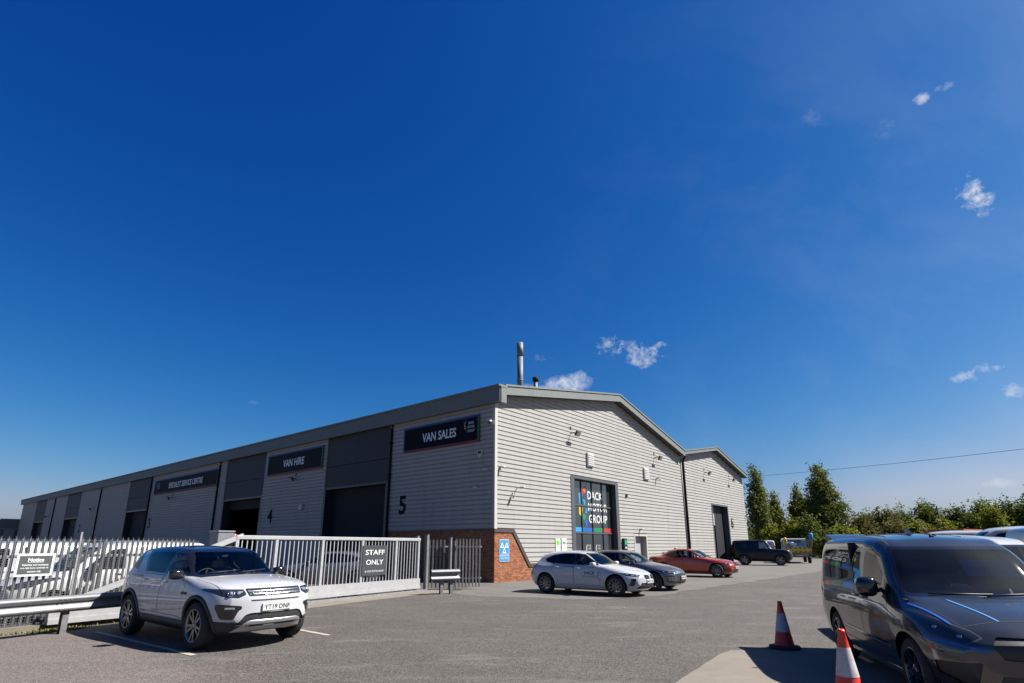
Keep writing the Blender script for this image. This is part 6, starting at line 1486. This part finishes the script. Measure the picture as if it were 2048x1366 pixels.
for i in range(160):
    u = rnd.uniform(2.0, 4.6); p = FA + fwd * u + sidev * rnd.uniform(.30, .6); s_ = rnd.uniform(.015, .04); a_ = rnd.uniform(0, 6.28); c_, n_ = math.cos(a_) * s_, math.sin(a_) * s_; z = rnd.uniform(.005, .03)
    b.add([(p.x - c_, p.y - n_, .003), (p.x + n_ * .6, p.y - c_ * .6, z), (p.x + c_, p.y + n_, .006), (p.x - n_ * .6, p.y + c_ * .6, z)], [(0, 1, 2, 3)])
tag(b.build('fallen_leaves', mat('leaf_litter', (.20, .085, .03), .9, noise=.4, nscale=9)), 'brown leaf litter along the kerb behind the SUV', 'leaves', None, 'stuff')

# ---------- traffic cones ----------
CONER = mat('cone_red', (.62, .035, .018), .45, noise=.08, nscale=14, dirt=(.25, .03, .02), dscale=7, damt=.4); CONEW = mat('cone_sleeve', (.46, .46, .48), .5, noise=.08, nscale=18, dirt=(.5, .05, .03), dscale=11, damt=.55); CONEB = mat('cone_base', (.018, .018, .018), .85, noise=.2)
def cone(p, label, h=.74, rot=0.0, sc=1.0):
    t = thing('traffic_cone', label, 'cone', p, rot, 'red and white traffic cones')
    b = MB(); ba = circle(0, 0, .225, 24); b.lathe([(0, .0), (.235, .0), (.245, .015), (.24, .045), (.19, .055), (.165, .06)], 24); b.build('base', CONEB, t)
    def rr(z): return .15 - (.15 - .03) * (z - .05) / (h - .05)
    def band(z0_, z1_, m, d, nm): b_ = MB(); b_.lathe([(rr(z0_) + d, z0_), (rr(z1_) + d, z1_)], 28); return b_.build(nm, m, t)
    b = MB(); b.lathe([(.165, .05), (.15, .075), (rr(h * .36), h * .36), (rr(h * .37), h * .37), (rr(h * .74), h * .74), (rr(h * .95), h * .95), (rr(h * .955) + .006, h * .96), (.030, h), (.02, h - .004), (.018, h - .06)], 28); b.build('body', CONER, t)
    band(h * .36, h * .75, CONEW, .003, 'sleeve'); return t
cone(gnd(1570, 1297), 'traffic cone standing beside the rear wheel of the grey van', .745)
cone(gnd(1703, 1405), 'nearest traffic cone, cut by the bottom edge beside the grey van', .75)

# ---------- parked vehicles ----------
def at_px(x, Y): d = ray(x, 1091); return (d.x / d.y * Y, Y, 0)
def scaled(root, k): root.scale = (k, k, k); return root
build_suv(car_root('parked_suv', 'white SUV with black roof parked in the marked bay by the gate', (-5.80, 11.22), 126.5))
build_hatch(scaled(car_root('parked_hatchback', 'white hatchback with lettering on its door beside the brick corner', (2.97, 20.7), 125.5), 1.03))
build_grey_hatch(gh := scaled(car_root('parked_hatchback', 'graphite grey hatchback behind the lettered white hatchback', (4.85, 23.1), 125.5), 1.03))
build_saloon(scaled(car_root('parked_saloon', 'orange-red saloon parked nose out before the gable', (10.35, 32.0), 128), 1.05))
build_offroader(scaled(car_root('parked_offroader', 'black boxy off-roader with spare wheel by the far door', (22.3, 49.7), 118), 1.10))
build_small_van(car_root('parked_van', 'dark grey small van with blue stripes at the right edge', (5.66, 7.60), 195, cat='van'))
wv = car_root('parked_van', 'white van right behind the dark grey van', (7.95, 9.75), 199, 'white vans in the yard', 'van'); build_white_van(wv); wv.scale = (.93, .93, .935)
bpy.context.view_layer.update(); kids_index()
def again(src, loc, az, k, label, group='white vans in the yard'):
    c = copy_tree(src); c.location = (loc[0], loc[1], 0); c.rotation_euler = (0, 0, R(90 - az)); c.scale = (k, k, k); c['label'] = label
    if group: c['group'] = group
    return c
again(wv, (-10.45, 14.75), 212, .905, 'white van seen through the palisade fence behind the notice')
again(wv, (-14.2, 15.6), 212, .905, 'white vehicle at the left edge behind the fence')
again(wv, (26.2, 34.0), 300, 1.28, 'tall white van with only its roof showing below the red container')
again(wv, (22.6, 25.6), 300, 1.27, 'tall white van at the right edge below the bright bush')
again(wv, (18.9, 18.7), 205, 1.19, 'white van whose rounded roof shows at the right frame edge')
again(wv, at_px(1503, 80), 292, 1.22, 'white camper beyond the black off-roader', None)
again(gh, (-7.6, 23.6), 262, 1.0, 'dark car in the yard behind the sliding gate', None)
if 'group' in gh: del gh['group']
# red container behind the vans
CR = mat('container_red', (.35, .07, .03), .6, noise=.1, dirt=(.2, .06, .03), dscale=1.5, damt=.5)
t = thing('shipping_container', 'orange-red container roof behind the white vans', 'container', at_px(1909, 38.5), R(28))
b = MB(); b.box(-1.2, 1.2, -1.2, 1.2, .15, 2.62); b.build('shell', CR, t)
for k in range(8):
    for sg in (-1, 1): b = MB(); y0, y1 = sorted((sg * 1.2, sg * 1.235)); b.box(-1.12 + .29 * k, -.97 + .29 * k, y0, y1, .3, 2.5); b.build('rib', CR, t)
b = MB(); b.box(-1.25, 1.25, -1.26, 1.26, 2.62, 2.72); b.build('roof', CR, t); b = MB(); b.box(-1.25, 1.25, -1.25, 1.25, 0, .15); b.build('base_frame', CR, t)

# flatbed works truck
TG = mat('truck_body_grey', (.22, .225, .23), .5, .3, noise=.1); CHY = mat('chevron_yellow', (.55, .50, .02), .5); CHR = mat('chevron_red', (.35, .04, .02), .5); TBL = mat('load_blue', (.01, .10, .42), .6)
t = scaled(thing('works_truck', 'grey caged flatbed works truck with yellow chevron tailboard', 'truck', (29.0, 57.0, 0), R(90 - 22)), 1.12)
b = MB(); b.box(-2.6, 2.6, -.42, .42, .55, .72); b.build('chassis', BLK, t); b = MB(); b.box(-2.7, .75, -1.0, 1.0, .80, .92); b.build('bed', TG, t)
for sg in (-1, 1): b = MB(); y0, y1 = sorted((sg * .97, sg * 1.0)); b.box(-2.7, .75, y0, y1, .92, 1.32); b.build('side_board', TG, t)
b = MB(); b.box(-2.73, -2.70, -1.0, 1.0, .92, 1.34); tb = b.build('tailboard', CHY, t)
for k in range(6):
    y = -1.0 + .36 * k; b = MB(); b.add([(-2.735, y, 1.20), (-2.735, min(y + .18, 1), 1.20), (-2.735, min(y + .30, 1), 1.34), (-2.735, min(y + .12, 1), 1.34)], [(0, 3, 2, 1)]); b.build('chevron', CHR, tb)
    b = MB(); b.add([(-2.735, min(y + .12, 1), .92), (-2.735, min(y + .30, 1), .92), (-2.735, min(y + .18, 1), 1.04), (-2.735, y, 1.04)], [(0, 3, 2, 1)]); b.build('chevron', CHR, tb)
for (x, y) in ((-2.68, -.97), (-2.68, .97), (-1.0, -.97), (-1.0, .97), (.7, -.97), (.7, .97)): b = MB(); b.box(x - .03, x + .03, y - .03, y + .03, .92, 2.0); b.build('cage_post', TG, t)
for z in (1.45, 1.62, 1.80, 1.97):
    b = MB(); b.box(-2.70, -2.66, -.97, .97, z - .03, z + .03); b.build('cage_rail', TG, t)
    for sg in (-1, 1): b = MB(); b.box(-2.68, .7, sg * .97 - .015, sg * .97 + .015, z - .03, z + .03); b.build('cage_rail', TG, t)
b = MB(); b.box(-2.72, -2.70, -.55, -.05, 1.48, 1.72); b.build('sign_plate', mat('plate_blue_print', (.05, .25, .5), .5), t); b = MB(); b.box(-2.72, -2.70, .05, .6, 1.5, 1.70); b.build('sign_plate', BW, t)
b = MB(); blob(b, (-1.9, .55, 1.35), (.45, .38, .48), 3.2); b.build('load_tub', TBL, t); b = MB(); blob(b, (-2.2, .92, 1.75), (.14, .16, .42), 2.4); b.build('hose_bundle', mat('hose_yellow', (.55, .42, .01), .5), t)
cb_ = MB(); cb_.prism([(.85, .5), (2.65, .5), (2.70, 1.05), (2.45, 1.25), (2.0, 2.0), (1.8, 2.1), (.95, 2.12), (.85, 2.0)], -.98, .98, 'xz'); c_ = cb_.build('cab', paint('paint_white_truck', (.42, .42, .42)), t)
for sg in (-1, 1):
    b = MB(); y0, y1 = sorted((sg * .982, sg * .99)); b.prism([(1.15, 1.28), (2.25, 1.28), (1.92, 1.90), (1.15, 1.92)], y0, y1, 'xz'); b.build('side_window', mat('glass_solid_dark', (.01, .012, .015), .05, coat=1), c_)
b = MB(); b.add([(2.44, -.85, 1.28), (2.44, .85, 1.28), (2.03, .8, 1.97), (2.03, -.8, 1.97)], [(0, 1, 2, 3)]); b.build('windscreen', mat('glass_solid_dark', (.01, .012, .015), .05), c_)
b = MB(); b.box(.84, .85, -.6, .6, 1.45, 1.95); b.build('rear_window', mat('glass_solid_dark', (.01, .012, .015), .05), c_)
b = MB(); b.box(-2.74, -2.62, -.98, .98, .58, .74, c=.01); b.build('rear_bar', TG, t)
for y in (-.85, .85): b = MB(); b.box(-2.76, -2.74, y - .13, y + .13, .60, .70); b.build('tail_light', LAMPR, t)
b = MB(); b.box(-2.755, -2.74, -.26, .26, .60, .71); b.build('number_plate', PLATEY, t)
for (x, y) in ((-1.75, -.84), (-1.75, .84), (1.75, -.84), (1.75, .84)): add_wheel(t, x, y, .36, .24, 'steel', ALLOY)
b = MB(); b.tube([(-2.66, -1.08, .9), (-2.66, -1.08, 2.0)], .03, 6); b.build('mast', BLK, t); b = MB(); blob(b, (-2.66, -1.08, 2.22), (.16, .16, .32), 2.6); b.build('mast_cover', mat('cover_blue', (.02, .22, .55), .6), t)

# ---------- trees and hedgerow ----------
def leaf_mat(name, c1, c2, tr=.35):
    c1, c2 = (tuple(v * ALB for v in q) for q in (c1, c2))
    m = bpy.data.materials.new(name); m.use_nodes = True; N, Lk = nodes_of(m); N.clear()
    o = N.new('ShaderNodeOutputMaterial'); d = N.new('ShaderNodeBsdfDiffuse'); t = N.new('ShaderNodeBsdfTranslucent'); mx = N.new('ShaderNodeMixShader'); mx.inputs[0].default_value = tr
    at = N.new('ShaderNodeAttribute'); at.attribute_name = 'tone'; cr = N.new('ShaderNodeValToRGB'); cr.color_ramp.elements[0].color = (*c1, 1); cr.color_ramp.elements[1].color = (*c2, 1); Lk.new(at.outputs['Fac'], cr.inputs[0])
    Lk.new(cr.outputs[0], d.inputs[0]); Lk.new(cr.outputs[0], t.inputs[0]); Lk.new(d.outputs[0], mx.inputs[1]); Lk.new(t.outputs[0], mx.inputs[2]); Lk.new(mx.outputs[0], o.inputs[0]); return m
BARK = mat('bark', (.07, .06, .045), .9, noise=.3)
LF = {'poplar': leaf_mat('leaf_poplar', (.085, .105, .028), (.22, .24, .065)), 'dark': leaf_mat('leaf_dark', (.045, .065, .018), (.12, .14, .035)), 'lime': leaf_mat('leaf_lime', (.12, .14, .022), (.26, .27, .045)), 'olive': leaf_mat('leaf_olive', (.09, .085, .03), (.19, .175, .065)), 'mid': leaf_mat('leaf_mid', (.065, .09, .022), (.17, .20, .045))}
def tree(label, base, h, clumps, kind, leaf, n, seed, trunk_h, name='tree', group='trees beyond the yard', cat='tree'):
    """clumps: (dx, dy, z, rx, rz) ellipsoids that hold the leaves; leaves gather in sub-clusters so that gaps show"""
    r = random.Random(seed); t = thing(name, label, cat, (base[0], base[1], 0), r.uniform(0, 6), group)
    b = MB(); b.tube([(0, 0, 0), (.08 * h / 10, 0, trunk_h * .5), (0, .05, trunk_h), (0, 0, h * .8)], [h * .018, h * .014, h * .010, h * .003], 7)
    vs = []; fs = []; tone = []; tot = sum(c[3] ** 2 * c[4] for c in clumps)
    for (cx, cy, cz, rx, rz) in clumps:
        b.tube([(0, 0, max(.3, min(cz - rz * .5, h * .75))), (cx * .5, cy * .5, cz - rz * .1), (cx, cy, cz + rz * .4)], [h * .006, h * .004, h * .0015], 5)
        k = max(6, int(n * (rx ** 2 * rz) / tot)); sub = max(3, k // 26)
        for s_ in range(sub):
            u = r.random() ** .42; th = r.uniform(0, 6.283); ph = math.acos(r.uniform(-1, 1)); sx = cx + rx * u * math.sin(ph) * math.cos(th); sy = cy + rx * u * math.sin(ph) * math.sin(th); sz = cz + rz * u * math.cos(ph)
            tn = min(1, max(0, r.gauss(.45, .22))); cr = leaf * r.uniform(1.0, 2.1)
            for q in range(k // sub):
                p = Vector((sx + r.gauss(0, cr * .6), sy + r.gauss(0, cr * .6), sz + r.gauss(0, cr * .75)))
                a = Vector((r.gauss(0, 1), r.gauss(0, 1), r.gauss(0, .8))).normalized(); c = a.cross(Vector((r.gauss(0, 1), r.gauss(0, 1), r.gauss(0, 1)))).normalized(); l = leaf * r.uniform(.6, 1.3); w = l * .55
                i = len(vs); vs += [p - a * l * .5, p + c * w * .5, p + a * l * .5, p - c * w * .5]; fs.append((i, i + 1, i + 2, i + 3)); tone.append(min(1, max(0, tn + r.gauss(0, .15))))
    b.build('trunk', BARK, t)
    me = bpy.data.meshes.new('crown'); me.from_pydata([tuple(v) for v in vs], [], fs); at = me.attributes.new('tone', 'FLOAT', 'FACE'); at.data.foreach_set('value', tone); me.materials.append(LF[kind]); me.update(); link('crown', me, t); return t
def at_dist(xpx, Y): d = ray(xpx, 1091); return Vector((d.x / d.y * Y, Y, 0))
def top_z(ypx, Y): d = ray(1018, ypx); return CAM_H + d.z / d.y * Y
def poplar(xpx, ytop, Y, wpx, label, seed, lean=0.0, n=5200):
    p = at_dist(xpx, Y); h = top_z(ytop, Y); rw = wpx / 2 * Y / FPX * 1.03; r = random.Random(seed); cl = []
    for k in range(15):
        f = k / 14; z = h * (.13 + .84 * f); wd = rw * (.48 + .40 * math.sin(min(1, f * 1.6) * math.pi * .6)) * (1 - .70 * max(0, f - .48) / .52)
        cl.append((r.uniform(-.32, .32) * wd + lean * f, r.uniform(-.3, .3) * wd, z, max(.3, wd * r.uniform(.65, .9)), h * .055))
        if k % 2: cl.append((r.choice((-1, 1)) * wd * .62 + lean * f, r.uniform(-.4, .4) * wd, z - h * .03, wd * .4, h * .06))
    t = tree(label, p, h, cl, 'poplar', .38, int(n * 2.3), seed, h * .3, 'poplar_tree'); t.rotation_euler = (0, 0, 0); return t
poplar(1530, 934, 92, 52, 'slim poplar nearest the gable end', 1, -.5, 4800); poplar(1556, 985, 95, 36, 'shorter poplar touching the slim one by the gable', 2, .2, 2600)
poplar(1610, 974, 96, 62, 'middle poplar left of the tallest', 3, -.3, 5200); poplar(1660, 931, 92, 88, 'tallest broad poplar behind the works truck', 4, -.4, 8200)
def bush(xpx, ytop, Y, wpx, kind, label, seed, n=2600, leaf=.42, zb=.1, name='hedge_tree', cat='tree'):
    p = at_dist(xpx, Y); h = top_z(ytop, Y); rw = wpx / 2 * Y / FPX * 1.03; r = random.Random(seed); cl = []
    for k in range(17):
        a = r.uniform(0, 6.283); d = r.uniform(0, .75) * rw; f = 1 - (d / rw) ** 2 * .75; rz = h * r.uniform(.16, .26); cl.append((math.cos(a) * d, math.sin(a) * d * .6, max(rz * .7, h * r.uniform(.30, .80) * f), rw * r.uniform(.26, .42), rz))
    cl += [(-.5 * rw, 0, h * .25, rw * .6, h * .25), (.5 * rw, 0, h * .25, rw * .6, h * .25), (0, 0, h * .78, rw * .42, h * .19), (-.35 * rw, 0, h * .6, rw * .45, h * .22), (.35 * rw, 0, h * .6, rw * .45, h * .22)]
    return tree(label, p, h, cl, kind, leaf, n, seed, h * .35, name, cat=cat)
B = [(1512, 1052, 118, 40, 'mid', 'distant round bush just right of the gable end'), (1546, 1048, 88, 46, 'lime', 'bright young tree at the foot of the slim poplar'), (1590, 1040, 86, 44, 'lime', 'bright young tree between the poplars'), (1622, 1030, 84, 58, 'mid', 'leafy bush behind the truck cage'), (1690, 1052, 80, 52, 'lime', 'bright bush right of the tallest poplar'),
     (1728, 1026, 100, 70, 'olive', 'olive brush left in the hedgerow'), (1775, 1006, 108, 84, 'olive', 'tall olive thicket in the hedgerow'), (1742, 1016, 118, 50, 'mid', 'green treetop behind the olive brush'), (1790, 1046, 86, 80, 'olive', 'low olive scrub above the van roof'), (1815, 1004, 125, 60, 'mid', 'round green tree behind the olive thicket'),
     (1868, 1000, 98, 80, 'mid', 'round tree just left of the utility pole'), (1845, 1048, 84, 70, 'lime', 'yellow-green scrub in front of the round tree'), (1925, 1012, 92, 74, 'dark', 'dark tree right of the utility pole'), (1975, 1000, 96, 80, 'mid', 'large green tree in the right hedgerow'), (1958, 1022, 74, 40, 'dark', 'small dark tree beside the bright bush'),
     (1998, 1006, 70, 34, 'lime', 'bright yellow-green bush above the white vans'), (2035, 998, 88, 80, 'dark', 'dark tree at the right frame edge'), (1905, 1046, 70, 60, 'lime', 'low yellow-green bush over the red container'), (2080, 990, 84, 90, 'mid', 'tree cut by the right frame edge'), (1660, 1062, 76, 50, 'mid', 'low hedge behind the works truck mast')]
for i, (x, y, Y, w, kd, lab) in enumerate(B): bush(x, y, Y, w, kd, lab, 50 + i, 9000 if w > 60 else 5200)
# hedge bank that closes the yard
b = MB(); vs = []; tone = []; r = random.Random(99); fs = []
for i in range(20000):
    x = r.uniform(1490, 2150); Y = r.uniform(98, 132); p = at_dist(x, Y); z = abs(r.gauss(0, 2.0)) + r.uniform(0, 1.8); l = r.uniform(.25, .55)
    a_ = Vector((r.gauss(0, 1), r.gauss(0, 1), r.gauss(0, 1))).normalized(); c_ = a_.cross(Vector((r.gauss(0, 1), r.gauss(0, 1), r.gauss(0, 1)))).normalized(); q = Vector((p.x, p.y, z)); k = len(vs)
    vs += [q - a_ * l, q + c_ * l * .5, q + a_ * l, q - c_ * l * .5]; fs.append((k, k + 1, k + 2, k + 3)); tone.append(r.random())
me = bpy.data.meshes.new('undergrowth'); me.from_pydata([tuple(v) for v in vs], [], fs); at = me.attributes.new('tone', 'FLOAT', 'FACE'); at.data.foreach_set('value', tone); me.materials.append(LF['dark']); me.update()
tag(link('undergrowth', me), 'dark undergrowth along the far edge of the yard', 'undergrowth', None, 'stuff')
# utility pole and overhead wires
p = at_dist(1890, 90); t = thing('utility_pole', 'thin leaning utility pole among the hedgerow trees', 'pole', p, 0); hz = top_z(1012, 90); b = MB(); b.tube([(.25, 0, 0), (-.1, 0, hz)], [.16, .10], 8); b.build('pole', BARK, t); b = MB(); b.box(-.9, .7, -.05, .05, hz - .5, hz - .38); b.build('crossarm', BARK, t)
def wire(x0, y0, Y0, x1, y1, Y1, label, sag=.4):
    a_ = at_dist(x0, Y0); a_.z = top_z(y0, Y0); c_ = at_dist(x1, Y1); c_.z = top_z(y1, Y1); n = 24; b = MB()
    b.tube([a_.lerp(c_, k / n) - Vector((0, 0, sag * 4 * (k / n) * (1 - k / n))) for k in range(n + 1)], .028, 5); tag(b.build('overhead_wire', mat('wire_dark', (.05, .06, .07), .6)), label, 'wire')
wire(1440, 958, 110, 2200, 886, 60, 'overhead wire crossing the sky right of the gable')
